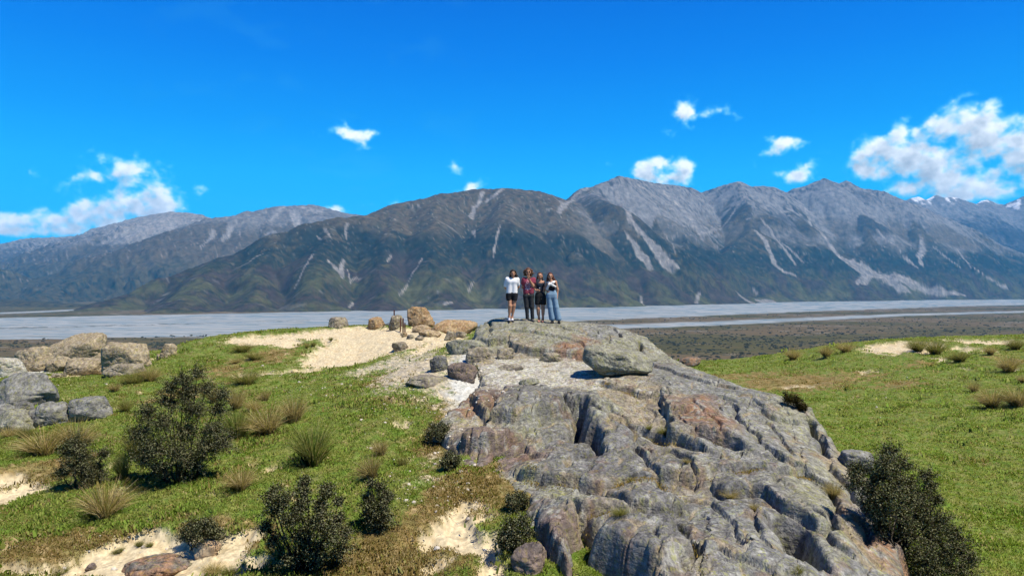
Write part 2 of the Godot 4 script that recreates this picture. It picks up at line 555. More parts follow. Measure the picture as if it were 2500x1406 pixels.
func ground_mix(x: float, z: float) -> Dictionary:
	var n1 := noise_a.get_noise_2d(x * 0.45 + 9.0, z * 0.6)
	var n2 := noise_a.get_noise_2d(x * 2.3, z * 2.3 + 77.0)
	var n3 := noise_b.get_noise_2d(x * 9.0, z * 9.0)
	var left := 1.0 - sstep(3.0, 6.0, x)
	var dry := map_at(dry_map, x, z) * 1.1 + n1 * 0.55 * (0.45 + 0.55 * left) + n2 * 0.5 + n3 * 0.22 - 0.33 + 0.14 * left
	var sand := sand_at(x, z) + 0.08 * n3 * minf(map_at(sand_map, x, z) * 2.0, 1.0)
	var worn := sstep(0.34, 0.52, n2 * 0.75 + n1 * 0.35 + n3 * 0.3) * 0.85 * (0.35 + 0.65 * left)
	var grav := map_at(gravel_map, x, z) + 0.5 * n2 * minf(map_at(gravel_map, x, z) * 2.0, 1.0) + 0.5 * n3 * minf(map_at(gravel_map, x, z) * 2.0, 1.0)
	var white := map_at(white_map, x, z) + 0.4 * n2 * minf(map_at(white_map, x, z) * 2.0, 1.0)
	return {"n1": n1, "n2": n2, "n3": n3, "dry": sstep(0.0, 0.42, dry), "sand": maxf(sstep(0.40, 0.58, sand), worn * 0.7), "gravel": sstep(0.3, 0.75, grav), "white": sstep(0.35, 0.8, white)}

func ground_color(x: float, z: float) -> Color:
	return ground_color_of(ground_mix(x, z), x, z)

func ground_color_of(m: Dictionary, x: float, z: float) -> Color:
	var patch := noise_b.get_noise_2d(x * 1.3 + 300.0, z * 1.3)
	var c := GRASS_A.lerp(GRASS_B, sstep(-0.35, 0.35, m.n2 + 0.4 * m.n3)).lerp(GRASS_C, sstep(0.05, 0.5, m.n1 - 0.3 * m.n3 + 0.4 * patch) * 0.85)
	c = c.lerp(DRY_B.lerp(DRY_A, sstep(-0.3, 0.4, m.n3 + m.n2)), m.dry * 0.85)
	c = c.lerp(Color(0.30, 0.27, 0.10), sstep(0.15, 0.5, patch - 0.4 * m.n2 + 0.3 * m.n3) * 0.55)
	c = c.lerp(SAND_A.lerp(SAND_B, sstep(0.1, 0.6, m.n2 + 0.6 * m.n3)), m.sand)
	c = c.lerp(GRAVEL_A.lerp(SAND_A, sstep(-0.4, 0.5, m.n3)), m.gravel * 0.9)
	c = c.lerp(WHITE_A, m.white)
	return c * (1.0 + 0.16 * m.n3)

func make_ground() -> void:
	var ds := PackedFloat32Array()
	var d := 4.6
	while d < 50.0:
		ds.append(d)
		d *= 1.0062
	while d < 330.0:
		ds.append(d)
		d *= 1.09
	var ts := PackedFloat32Array()
	for i in 14:
		ts.append(-1.7 + i * 0.06)
	for i in 521:
		ts.append(-0.86 + i * 1.72 / 520.0)
	for i in 14:
		ts.append(0.92 + i * 0.06)
	var rows := ds.size()
	var cols := ts.size()
	var v := PackedVector3Array()
	var col := PackedColorArray()
	var work := func(r: int) -> Array:
		var rv := PackedVector3Array()
		var rc := PackedColorArray()
		for c in cols:
			var x := ts[c] * ds[r]
			var z := -ds[r]
			rv.append(Vector3(x, maxf(ground_height(x, z), PLAIN - 3.0), z))
			rc.append(ground_color(x, z) if ds[r] < 60.0 else DRY_B)
		return [rv, rc]
	for got in in_rows(rows, work):
		v.append_array(got[0])
		col.append_array(got[1])
	var nor := grid_normals(v, rows, cols)
	var idx := grid_index(rows, cols)
	# the rest of the hilltop, beside and behind the camera
	var base := v.size()
	var n := 61
	for r in n:
		for c in n:
			var x := -150.0 + c * 5.0
			var z := 130.0 - r * 5.0
			var y := base_height(x, z)
			if -z > 1.0 and absf(x) < 1.66 * -z + 6.0:
				y -= 2.5 + 0.05 * maxf(-z - 20.0, 0.0)
			v.append(Vector3(x, maxf(y, PLAIN - 3.0), z))
			col.append(GRASS_B)
			nor.append(Vector3.UP)
	for i in grid_index(n, n):
		idx.append(base + i)
	struct("ground", mesh_of(v, nor, col, idx), mat_ground, "green turf hilltop with sandy hollows and dry patches", "ground")

# ------------------------------------------------------------------ materials
var mat_ground: StandardMaterial3D
var mat_rock: StandardMaterial3D
var mat_mountain: StandardMaterial3D
var mat_plain: StandardMaterial3D
var mat_leaf: StandardMaterial3D
var mat_blade: StandardMaterial3D
var mat_bark: StandardMaterial3D
var mat_rust: StandardMaterial3D
var mat_cloth: StandardMaterial3D
var mat_skin: StandardMaterial3D
var mat_hair: StandardMaterial3D
var mat_water: StandardMaterial3D
var mat_glossy: StandardMaterial3D

func grain(size: int, seed_: int, freq: float, octaves: int, lo: float, hi: float, contrast := 1.0) -> ImageTexture:
	var n := FastNoiseLite.new()
	n.seed = seed_
	n.frequency = freq
	n.fractal_octaves = octaves
	n.fractal_gain = 0.6
	n.noise_type = FastNoiseLite.TYPE_SIMPLEX_SMOOTH
	var src := n.get_seamless_image(size, size)
	var img := Image.create(size, size, false, Image.FORMAT_RGB8)
	for j in size:
		for i in size:
			var t := clampf((src.get_pixel(i, j).r - 0.5) * contrast + 0.5, 0.0, 1.0)
			var g := lerpf(lo, hi, t)
			img.set_pixel(i, j, Color(g, g, g))
	return ImageTexture.create_from_image(img)

# weathered rock: grain, pale and yellow lichen specks, dark flecks
func rock_skin(size: int) -> ImageTexture:
	var img := Image.create(size, size, false, Image.FORMAT_RGB8)
	var a := FastNoiseLite.new(); a.seed = 3; a.frequency = 0.02; a.fractal_octaves = 6; a.fractal_gain = 0.62
	var b := FastNoiseLite.new(); b.seed = 8; b.frequency = 0.055; b.fractal_octaves = 3
	var c := FastNoiseLite.new(); c.seed = 15; c.frequency = 0.03; c.fractal_octaves = 4
	var d := FastNoiseLite.new(); d.seed = 31; d.frequency = 0.011; d.fractal_octaves = 3
	var ia := a.get_seamless_image(size, size); var ib := b.get_seamless_image(size, size)
	var ic := c.get_seamless_image(size, size); var id := d.get_seamless_image(size, size)
	for j in size:
		for i in size:
			var g := 0.76 + 0.85 * (ia.get_pixel(i, j).r - 0.5)
			var col := Color(g, g, g)
			var where := id.get_pixel(i, j).r
			var l := ib.get_pixel(i, j).r + 0.35 * (where - 0.5)
			col = col.lerp(Color(0.93, 0.95, 0.92), sstep(0.64, 0.70, l) * 0.85)
			var yel := ic.get_pixel(i, j).r - 0.35 * (where - 0.5)
			col = col.lerp(Color(0.88, 0.90, 0.60), sstep(0.66, 0.72, yel) * 0.8)
			var dark := ib.get_pixel((i + size / 2) % size, j).r
			col = col.lerp(Color(0.50, 0.50, 0.52), sstep(0.36, 0.26, dark) * 0.7)
			img.set_pixel(i, j, col)
	return ImageTexture.create_from_image(img)

func plain_mat(rough: float, vertex := true) -> StandardMaterial3D:
	var m := StandardMaterial3D.new()
	m.roughness = rough
	m.metallic_specular = 0.3
	m.vertex_color_use_as_albedo = vertex
	m.albedo_color = Color(0.8, 0.8, 0.8).linear_to_srgb()
	return m

func tri(m: StandardMaterial3D, tex: Texture2D, scale: float) -> void:
	m.albedo_texture = tex
	m.uv1_triplanar = true
	m.uv1_world_triplanar = true
	m.uv1_scale = Vector3.ONE * scale

func make_materials() -> void:
	mat_ground = plain_mat(0.95)
	tri(mat_ground, grain(512, 5, 0.03, 5, 0.7, 1.0, 1.5), 0.55)
	mat_rock = plain_mat(0.88)
	tri(mat_rock, rock_skin(1024), 0.36)
	mat_rock.heightmap_enabled = true
	mat_rock.heightmap_texture = grain(1024, 16, 0.022, 6, 0.0, 1.0, 1.5)
	mat_rock.heightmap_scale = 2.2
	mat_mountain = plain_mat(1.0)
	mat_mountain.metallic_specular = 0.1
	tri(mat_mountain, grain(1024, 25, 0.02, 6, 0.64, 1.0, 1.7), 1.0 / 1300.0)
	mat_plain = plain_mat(1.0)
	mat_plain.metallic_specular = 0.1
	mat_leaf = plain_mat(0.9)
	mat_leaf.albedo_color = Color.WHITE
	mat_leaf.metallic_specular = 0.12
	mat_leaf.cull_mode = BaseMaterial3D.CULL_DISABLED
	mat_leaf.backlight_enabled = true
	mat_leaf.backlight = Color(0.8, 0.85, 0.6)
	mat_blade = plain_mat(0.85)
	mat_blade.metallic_specular = 0.15
	mat_blade.cull_mode = BaseMaterial3D.CULL_DISABLED
	mat_blade.backlight_enabled = true
	mat_blade.backlight = Color(0.8, 0.85, 0.6)
	mat_bark = plain_mat(0.95)
	mat_rust = plain_mat(0.9)
	mat_cloth = plain_mat(0.9)
	mat_skin = plain_mat(0.55)
	mat_hair = plain_mat(0.5)
	mat_water = plain_mat(0.12)
	mat_glossy = plain_mat(0.15)

# ------------------------------------------------------------------ mountains across the valley
# ridge lines: steepness of the flanks, roundness of the crest in metres, then photo x, photo y, distance in km
const MAIN_RIDGES := [
	[0.66, 110.0, [[190, 754, 3.0], [300, 714, 3.25], [400, 681, 3.45], [500, 650, 3.6], [560, 622, 3.75], [640, 594, 3.9], [700, 566, 4.0], [760, 546, 4.1], [830, 531, 4.2], [890, 526, 4.3], [905, 533, 4.4], [930, 517, 4.5], [980, 496, 4.7], [1080, 471, 4.9], [1160, 461, 5.0], [1240, 459, 5.05], [1300, 466, 5.1], [1350, 481, 5.3], [1385, 490, 5.5]]],
	[0.86, 30.0, [[1385, 490, 5.6], [1420, 460, 5.75], [1450, 456, 5.8], [1475, 446, 5.9], [1505, 430, 6.0], [1540, 435, 6.2], [1590, 445, 6.5], [1640, 452, 6.7], [1690, 459, 6.9], [1715, 471, 7.1], [1760, 455, 7.0], [1803, 443, 6.9], [1830, 456, 7.0], [1860, 453, 7.2], [1890, 456, 7.3], [1922, 471, 7.6], [1940, 460, 7.5], [1960, 456, 7.5], [2015, 435, 7.5], [2050, 448, 7.6], [2070, 440, 7.6], [2110, 458, 7.6], [2160, 466, 7.5], [2210, 490, 7.4], [2260, 507, 7.5], [2350, 550, 7.7], [2430, 590, 7.9], [2500, 622, 8.1], [2650, 680, 8.5]]],
	[0.74, 30.0, [[1440, 466, 5.7], [1470, 490, 5.2], [1500, 503, 5.0], [1530, 560, 4.7], [1560, 630, 4.4], [1600, 695, 4.1]]],
	[0.66, 60.0, [[1540, 435, 6.2], [1590, 520, 5.7], [1650, 600, 5.2], [1700, 660, 4.85], [1740, 705, 4.6]]],
	[0.70, 30.0, [[1803, 443, 6.9], [1830, 500, 6.4], [1840, 560, 5.95], [1850, 640, 5.4], [1860, 700, 5.0]]],
	[0.70, 40.0, [[1840, 560, 5.95], [1770, 620, 5.4], [1730, 680, 4.95]]],
	[0.70, 40.0, [[1890, 456, 7.3], [1930, 530, 6.6], [1985, 620, 6.0], [2030, 695, 5.5]]],
	[0.72, 30.0, [[2110, 458, 7.6], [2090, 520, 7.0], [2125, 590, 6.5], [2170, 650, 6.1], [2210, 705, 5.7]]],
	[0.72, 40.0, [[2210, 490, 7.4], [2235, 560, 6.9], [2275, 630, 6.4], [2310, 695, 6.0]]],
	[0.68, 50.0, [[2350, 550, 7.7], [2375, 620, 7.1], [2425, 695, 6.5]]],
	[0.66, 60.0, [[2500, 622, 8.1], [2520, 695, 7.2]]],
	[0.72, 70.0, [[1240, 459, 5.05], [1230, 540, 4.2], [1240, 620, 3.8], [1255, 705, 3.42]]],
	[0.72, 70.0, [[1350, 481, 5.3], [1372, 560, 4.4], [1405, 640, 4.0], [1440, 715, 3.65]]],
	[0.72, 70.0, [[1080, 471, 4.9], [1050, 560, 4.05], [1062, 640, 3.6], [1085, 722, 3.22]]],
	[0.74, 50.0, [[980, 496, 4.7], [945, 580, 3.9], [932, 660, 3.45], [935, 732, 3.08]]],
	[0.74, 50.0, [[830, 531, 4.2], [775, 620, 3.55], [765, 710, 3.05]]],
	[0.70, 60.0, [[700, 566, 4.0], [630, 655, 3.4], [600, 728, 2.95]]],
	[0.66, 60.0, [[560, 622, 3.75], [480, 695, 3.15], [430, 742, 2.8]]],
	[0.60, 60.0, [[1420, 742, 3.7], [1500, 735, 3.85], [1560, 724, 4.05], [1650, 714, 4.25], [1740, 711, 4.5], [1830, 717, 4.75], [1900, 727, 4.95]]],
]
const LEFT_RIDGES := [
	[0.42, 120.0, [[60, 722, 4.6], [150, 708, 5.0], [230, 688, 5.4], [320, 655, 5.8], [370, 632, 6.0], [430, 590, 6.3], [510, 546, 6.6], [560, 528, 6.9], [610, 516, 7.1], [690, 503, 7.4], [760, 500, 7.6], [830, 518, 7.8], [890, 528, 8.0], [960, 550, 8.2], [1050, 600, 8.4]]],
	[0.6, 40.0, [[690, 503, 7.4], [640, 580, 6.6], [600, 640, 6.0]]],
	[0.6, 40.0, [[510, 546, 6.6], [470, 620, 5.8], [420, 680, 5.2]]],
	[0.6, 40.0, [[760, 500, 7.6], [740, 560, 6.9], [720, 620, 6.3]]],
	[0.3, 100.0, [[-300, 700, 4.4], [-100, 722, 4.2], [60, 728, 4.0], [160, 738, 3.7]]],
]
const FAR_RIDGES := [
	[0.45, 60.0, [[-300, 560, 10.26], [-120, 590, 9.88], [0, 595, 9.50], [60, 582, 9.50], [150, 578, 9.35], [240, 573, 9.12], [290, 545, 8.74], [340, 530, 8.36], [400, 520, 8.06], [430, 517, 7.98], [480, 522, 7.98], [515, 545, 7.98], [620, 600, 7.98]]],
	[0.55, 60.0, [[340, 530, 8.36], [300, 600, 7.30], [230, 655, 6.54], [160, 690, 5.93]]],
	[0.55, 60.0, [[430, 517, 7.98], [400, 590, 7.14], [340, 650, 6.46]]],
	[0.55, 60.0, [[240, 573, 9.12], [180, 630, 7.90], [90, 680, 6.84]]],
	[0.5, 60.0, [[0, 595, 9.50], [-20, 640, 8.36], [-60, 690, 7.14]]],
	[0.45, 60.0, [[-200, 630, 5.47], [-60, 645, 5.47], [0, 657, 5.47], [60, 679, 5.47], [110, 694, 5.32]]],
]
const SNOW_RIDGES := [
	[0.7, 20.0, [[2100, 500, 9.77], [2180, 496, 9.77], [2225, 484, 9.77], [2245, 480, 9.77], [2265, 488, 9.77], [2290, 476, 9.77], [2310, 482, 9.77], [2335, 481, 9.77], [2360, 492, 9.83], [2385, 500, 9.89], [2400, 490, 9.95], [2415, 487, 10.01], [2440, 496, 10.07], [2460, 500, 10.07], [2480, 490, 9.95], [2505, 478, 9.89], [2560, 470, 9.89], [2700, 500, 9.89]]],
	[0.7, 20.0, [[2290, 476, 9.77], [2330, 540, 9.35], [2400, 600, 9.05]]],
	[0.7, 20.0, [[2415, 487, 10.01], [2430, 540, 9.59], [2460, 590, 9.29]]],
	[0.75, 20.0, [[2505, 478, 9.89], [2475, 530, 9.59], [2470, 580, 9.35]]],
	[0.6, 40.0, [[2440, 640, 8.75], [2480, 610, 8.81], [2540, 580, 8.87], [2620, 560, 8.87]]],
]
# runs of bare scree: photo x, photo y, half width in photo pixels
const SCREES := [
	[[1505, 470, 5], [1540, 540, 7], [1580, 585, 11], [1612, 620, 15], [1640, 645, 12], [1656, 657, 4]],
	[[1525, 570, 2], [1550, 605, 8], [1572, 635, 15], [1585, 648, 10]], [[1605, 630, 8], [1630, 648, 16]],
	[[1845, 565, 4], [1868, 588, 6], [1884, 625, 5], [1893, 648, 7], [1915, 664, 4], [1942, 674, 2]],
	[[1858, 535, 2], [1885, 570, 5], [1908, 600, 4], [1926, 625, 4], [1945, 648, 3]],
	[[1905, 590, 2], [1940, 620, 3], [1962, 640, 2]],
	[[1965, 510, 3], [1995, 560, 4], [2030, 605, 7], [2055, 630, 10], [2080, 650, 17], [2130, 668, 18], [2180, 682, 14], [2240, 697, 8], [2300, 712, 5], [2360, 724, 2]],
	[[2120, 675, 10], [2105, 688, 7], [2092, 692, 3]], [[2175, 688, 12], [2195, 705, 12], [2220, 711, 6]], [[2215, 695, 8], [2262, 710, 3]],
	[[2250, 585, 4], [2254, 608, 6], [2244, 628, 6], [2256, 650, 2]], [[2205, 630, 3], [2225, 642, 5], [2242, 656, 2]], [[2140, 565, 3], [2170, 590, 2], [2200, 615, 2]],
	[[2280, 607, 2], [2320, 635, 2], [2345, 653, 2]], [[2340, 610, 2], [2370, 655, 2], [2410, 685, 2], [2460, 708, 3]],
	[[1715, 585, 4], [1740, 560, 3], [1790, 520, 3], [1820, 480, 3]], [[1715, 580, 5], [1690, 540, 6], [1660, 505, 6], [1620, 470, 7]],
	[[1700, 560, 3], [1650, 520, 5], [1600, 480, 6], [1560, 455, 7]],
	[[1180, 470, 5], [1170, 498, 5], [1155, 515, 5], [1150, 528, 6], [1157, 536, 3]], [[1225, 464, 5], [1205, 480, 4], [1185, 495, 3]],
	[[798, 638, 2], [815, 652, 4], [830, 666, 5], [836, 680, 3]], [[838, 638, 3], [832, 655, 6], [834, 676, 4]],
	[[793, 562, 4], [805, 580, 2]], [[848, 548, 4], [842, 565, 3], [845, 585, 2]], [[775, 580, 2], [782, 585, 1]],
	[[1030, 635, 2], [1015, 660, 3], [995, 695, 2], [976, 722, 2]], [[1155, 565, 4], [1158, 580, 2]],
	[[1220, 552, 2], [1212, 590, 2], [1205, 630, 2]], [[1155, 690, 1], [1142, 712, 2]], [[763, 622, 2], [745, 650, 2], [732, 680, 2], [720, 705, 2]],
	[[870, 680, 1], [855, 690, 2], [848, 660, 1]], [[1630, 580, 2], [1645, 605, 1], [1650, 620, 2]],
	[[955, 625, 2], [945, 640, 2]], [[640, 620, 2], [610, 640, 3]], [[1350, 480, 2], [1375, 500, 6], [1365, 520, 5]], [[1380, 505, 5], [1400, 480, 4], [1430, 462, 6]],
	[[1570, 745, 2], [1565, 728, 3]], [[1700, 742, 4], [1706, 722, 3]], [[1795, 708, 3], [1810, 725, 5], [1835, 738, 10]], [[1860, 738, 12], [1890, 737, 12]], [[1840, 712, 3], [1850, 722, 2]],
	[[850, 752, 3], [862, 740, 3]], [[1085, 745, 4], [1100, 740, 5]],
]
const LEFT_SCREES := [
	[[575, 548, 3], [560, 560, 7], [555, 575, 6], [540, 590, 3]], [[520, 570, 5], [500, 595, 3], [490, 605, 2]], [[715, 520, 9], [725, 540, 12], [730, 550, 8]], [[690, 510, 8], [660, 540, 6]], [[740, 510, 6], [780, 520, 10]], [[655, 572, 9], [670, 570, 5]],
]
const SNOW_FIELDS := [[[2235, 486, 8], [2250, 482, 6]], [[2268, 488, 5], [2282, 480, 3]], [[2314, 486, 4], [2316, 490, 3]], [[2330, 483, 3], [2340, 483, 2]], [[2395, 494, 5], [2412, 490, 4]], [[2470, 502, 6], [2478, 498, 5], [2484, 508, 5]], [[2490, 488, 3], [2486, 500, 4]], [[2400, 640, 1], [2401, 641, 1]]]

var seg_a: PackedFloat32Array
var seg_n := 0
var mt_ds: PackedFloat32Array
var mt_ts: PackedFloat32Array
var mt_rows: Array

func take_ridges(ridges: Array) -> void:
	seg_a = PackedFloat32Array()
	var run_id := 0.0
	for r in ridges:
		var s := run_id * 9000.0
		run_id += 1.0
		for i in range(1, r[2].size()):
			var p: Array = r[2][i - 1]
			var q: Array = r[2][i]
			var a := pix(p[0], p[1], p[2] * 1000.0)
			var b := pix(q[0], q[1], q[2] * 1000.0)
			var e := Vector2(b.x - a.x, b.z - a.z)
			seg_a.append_array(PackedFloat32Array([a.x, a.z, a.y, e.x, e.y, b.y - a.y, 1.0 / e.length_squared(), r[0], r[1], s, e.length()]))
			s += e.length()
	seg_n = seg_a.size() / 11

func mountain_row(r: int) -> void:
	var cols := mt_ts.size()
	var out := PackedFloat32Array()
	out.resize(cols * 4)
	var d := mt_ds[r]
	var z := -d
	var few := PackedInt32Array()
	var span := 12
	for c in cols:
		var x := mt_ts[c] * d
		if c % span == 0:
			# keep only the ridges that can rise highest somewhere in the next few columns
			var mx := (mt_ts[mini(c + span / 2, cols - 1)]) * d
			var reach := absf(mt_ts[mini(c + span, cols - 1)] - mt_ts[c]) * d * 0.5 + 70.0
			var hs := PackedFloat32Array()
			var top := -1e9
			var q := 0
			for i in seg_n:
				var bx := mx - seg_a[q]
				var bz := z - seg_a[q + 1]
				var tt := clampf((bx * seg_a[q + 3] + bz * seg_a[q + 4]) * seg_a[q + 6], 0.0, 1.0)
				bx -= tt * seg_a[q + 3]
				bz -= tt * seg_a[q + 4]
				var r2 := seg_a[q + 8]
				var hh := seg_a[q + 2] + tt * seg_a[q + 5] - seg_a[q + 7] * (sqrt(bx * bx + bz * bz + r2 * r2) - r2)
				hs.append(hh)
				top = maxf(top, hh)
				q += 11
			few.clear()
			for i in seg_n:
				if hs[i] > top - 1.7 * reach:
					few.append(i * 11)
		# wander a little so that spurs are not straight
		var wx := x + 45.0 * noise_w.get_noise_2d(x / 700.0, z / 700.0)
		var wz := z + 45.0 * noise_w.get_noise_2d(x / 700.0 + 31.0, z / 700.0)
		var best := -1e9
		var bs := 0.0
		var bd := 0.0
		var second := -1e9
		var mine := -1
		for k in few:
			var ax := wx - seg_a[k]
			var az := wz - seg_a[k + 1]
			var ex := seg_a[k + 3]
			var ez := seg_a[k + 4]
			var t := clampf((ax * ex + az * ez) * seg_a[k + 6], 0.0, 1.0)
			ax -= t * ex
			az -= t * ez
			var dist := sqrt(ax * ax + az * az)
			var rr := seg_a[k + 8]
			var h := seg_a[k + 2] + t * seg_a[k + 5] - seg_a[k + 7] * (sqrt(dist * dist + rr * rr) - rr)
			var own := int(seg_a[k + 9] / 9000.0)
			if h > best:
				if own != mine:
					second = best
				mine = own
				best = h
				bd = dist
				bs = seg_a[k + 9] + t * seg_a[k + 10] + (4000.0 if ax * ez - az * ex > 0.0 else 0.0)
			elif own != mine and h > second:
				second = h
		# gullies run down from the crest; they grow with the distance from it
		var grow := sstep(20.0, 500.0, bd) * sstep(0.0, 70.0, best - second)
		var wav := bs + 30.0 * noise_w.get_noise_2d(x / 160.0, z / 160.0)
		var g := noise_b.get_noise_2d(wav / 210.0, bd / 1600.0)
		var g2 := noise_b.get_noise_2d(wav / 70.0 + 50.0, bd / 600.0)
		var peaks := sstep(0.08, 0.16, x / d) * sstep(250.0, 500.0, best)
		best += grow * (-95.0 * absf(g) * 1.5 + 22.0) - grow * (40.0 - 28.0 * peaks) * absf(g2)
		best += 34.0 * noise_a.get_noise_2d(x / 420.0, z / 420.0) * sstep(0.0, 300.0, bd) + (9.0 - 3.0 * peaks) * noise_a.get_noise_2d(x / 90.0, z / 90.0)
		# the foot runs out in a fan
		var lift := best - PLAIN
		if lift < 140.0:
			best = PLAIN + (lift * 0.5 + lift * lift / 280.0 if lift > 0.0 else lift * 0.5)
		out[c * 4] = maxf(best, PLAIN - 12.0)
		out[c * 4 + 1] = bs
		out[c * 4 + 2] = bd
		out[c * 4 + 3] = g
	mt_rows[r] = out

func mountain_mesh(ridges: Array, near: float, far: float, rows: int, t_from: float, t_to: float, cols: int, screes: Array, kind: int) -> ArrayMesh:
	take_ridges(ridges)
	mt_ds = PackedFloat32Array()
	for r in rows:
		mt_ds.append(near * pow(far / near, r / float(rows - 1)))
	mt_ts = PackedFloat32Array()
	for c in cols:
		mt_ts.append(lerpf(t_from, t_to, c / float(cols - 1)))
	mt_rows = []
	mt_rows.resize(rows)
	var id := WorkerThreadPool.add_group_task(mountain_row, rows)
	WorkerThreadPool.wait_for_group_task_completion(id)
	var v := PackedVector3Array()
	v.resize(rows * cols)
	for r in rows:
		var row: PackedFloat32Array = mt_rows[r]
		for c in cols:
			v[r * cols + c] = Vector3(mt_ts[c] * mt_ds[r], row[c * 4], -mt_ds[r])
	# stones and soil fill the bottoms of the gullies
	for pass_ in 2:
		var old := v.duplicate()
		for r in range(1, rows - 1):
			for c in range(1, cols - 1):
				var i := r * cols + c
				var m := (old[i - 1].y + old[i + 1].y + old[i - cols].y + old[i + cols].y) * 0.25
				if m > old[i].y:
					v[i].y = m
	var nor := grid_normals(v, rows, cols)
	var mask := PackedFloat32Array()
	mask.resize(v.size())
	for line in screes:
		var pts := []
		for q in line:
			var c := clampi(roundi(((q[0] - CX) / F - t_from) / (t_to - t_from) * (cols - 1)), 0, cols - 1)
			for r in rows:
				var p := v[r * cols + c]
				if p.y / -p.z * F >= CYP - q[1]:
					pts.append([p, q[2] / F * -p.z, r, c])
					break
		for i in range(1, pts.size()):
			var a: Vector3 = pts[i - 1][0]
			var b: Vector3 = pts[i][0]
			var e := Vector2(b.x - a.x, b.z - a.z)
			var wid := maxf(pts[i - 1][1], pts[i][1])
			var r0 := clampi(mini(pts[i - 1][2], pts[i][2]) - 14, 0, rows - 1)
			var r1 := clampi(maxi(pts[i - 1][2], pts[i][2]) + 14, 0, rows - 1)
			var dc := ceili(wid * 2.5 / (-a.z * (t_to - t_from) / cols)) + 3
			var c0 := clampi(mini(pts[i - 1][3], pts[i][3]) - dc, 0, cols - 1)
			var c1 := clampi(maxi(pts[i - 1][3], pts[i][3]) + dc, 0, cols - 1)
			for r in range(r0, r1 + 1):
				for c in range(c0, c1 + 1):
					var p := v[r * cols + c]
					var t := clampf(((p.x - a.x) * e.x + (p.z - a.z) * e.y) / maxf(e.length_squared(), 1.0), 0.0, 1.0)
					var w := lerpf(pts[i - 1][1], pts[i][1], t)
					var dist := Vector2(p.x - a.x - t * e.x, (p.z - a.z - t * e.y) * 0.6).length()
					var q := 1.25 - dist / w + 0.5 * noise_b.get_noise_2d(p.x / 30.0, p.z / 50.0)
					mask[r * cols + c] = maxf(mask[r * cols + c], sstep(0.0, 0.5, q))
	var col := PackedColorArray()
	var work := func(r: int) -> PackedColorArray:
		var row: PackedFloat32Array = mt_rows[r]
		var rc := PackedColorArray()
		for c in cols:
			var i := r * cols + c
			rc.append(mountain_color(v[i], nor[i], row[c * 4 + 1], row[c * 4 + 2], row[c * 4 + 3], mask[i], kind))
		return rc
	for got in in_rows(rows, work):
		col.append_array(got)
	return mesh_of(v, nor, col, grid_index(rows, cols))

const M_SHRUB := Color(0.024, 0.031, 0.024)
const M_GREEN := Color(0.095, 0.098, 0.040)
const M_HEATH := Color(0.068, 0.052, 0.042)
const M_TUSSOCK := Color(0.110, 0.088, 0.056)
const M_OLIVE := Color(0.078, 0.070, 0.038)
const M_SCREE := Color(0.215, 0.212, 0.208)
const M_PALE := Color(0.37, 0.34, 0.30)
const M_CRAG := Color(0.055, 0.053, 0.054)

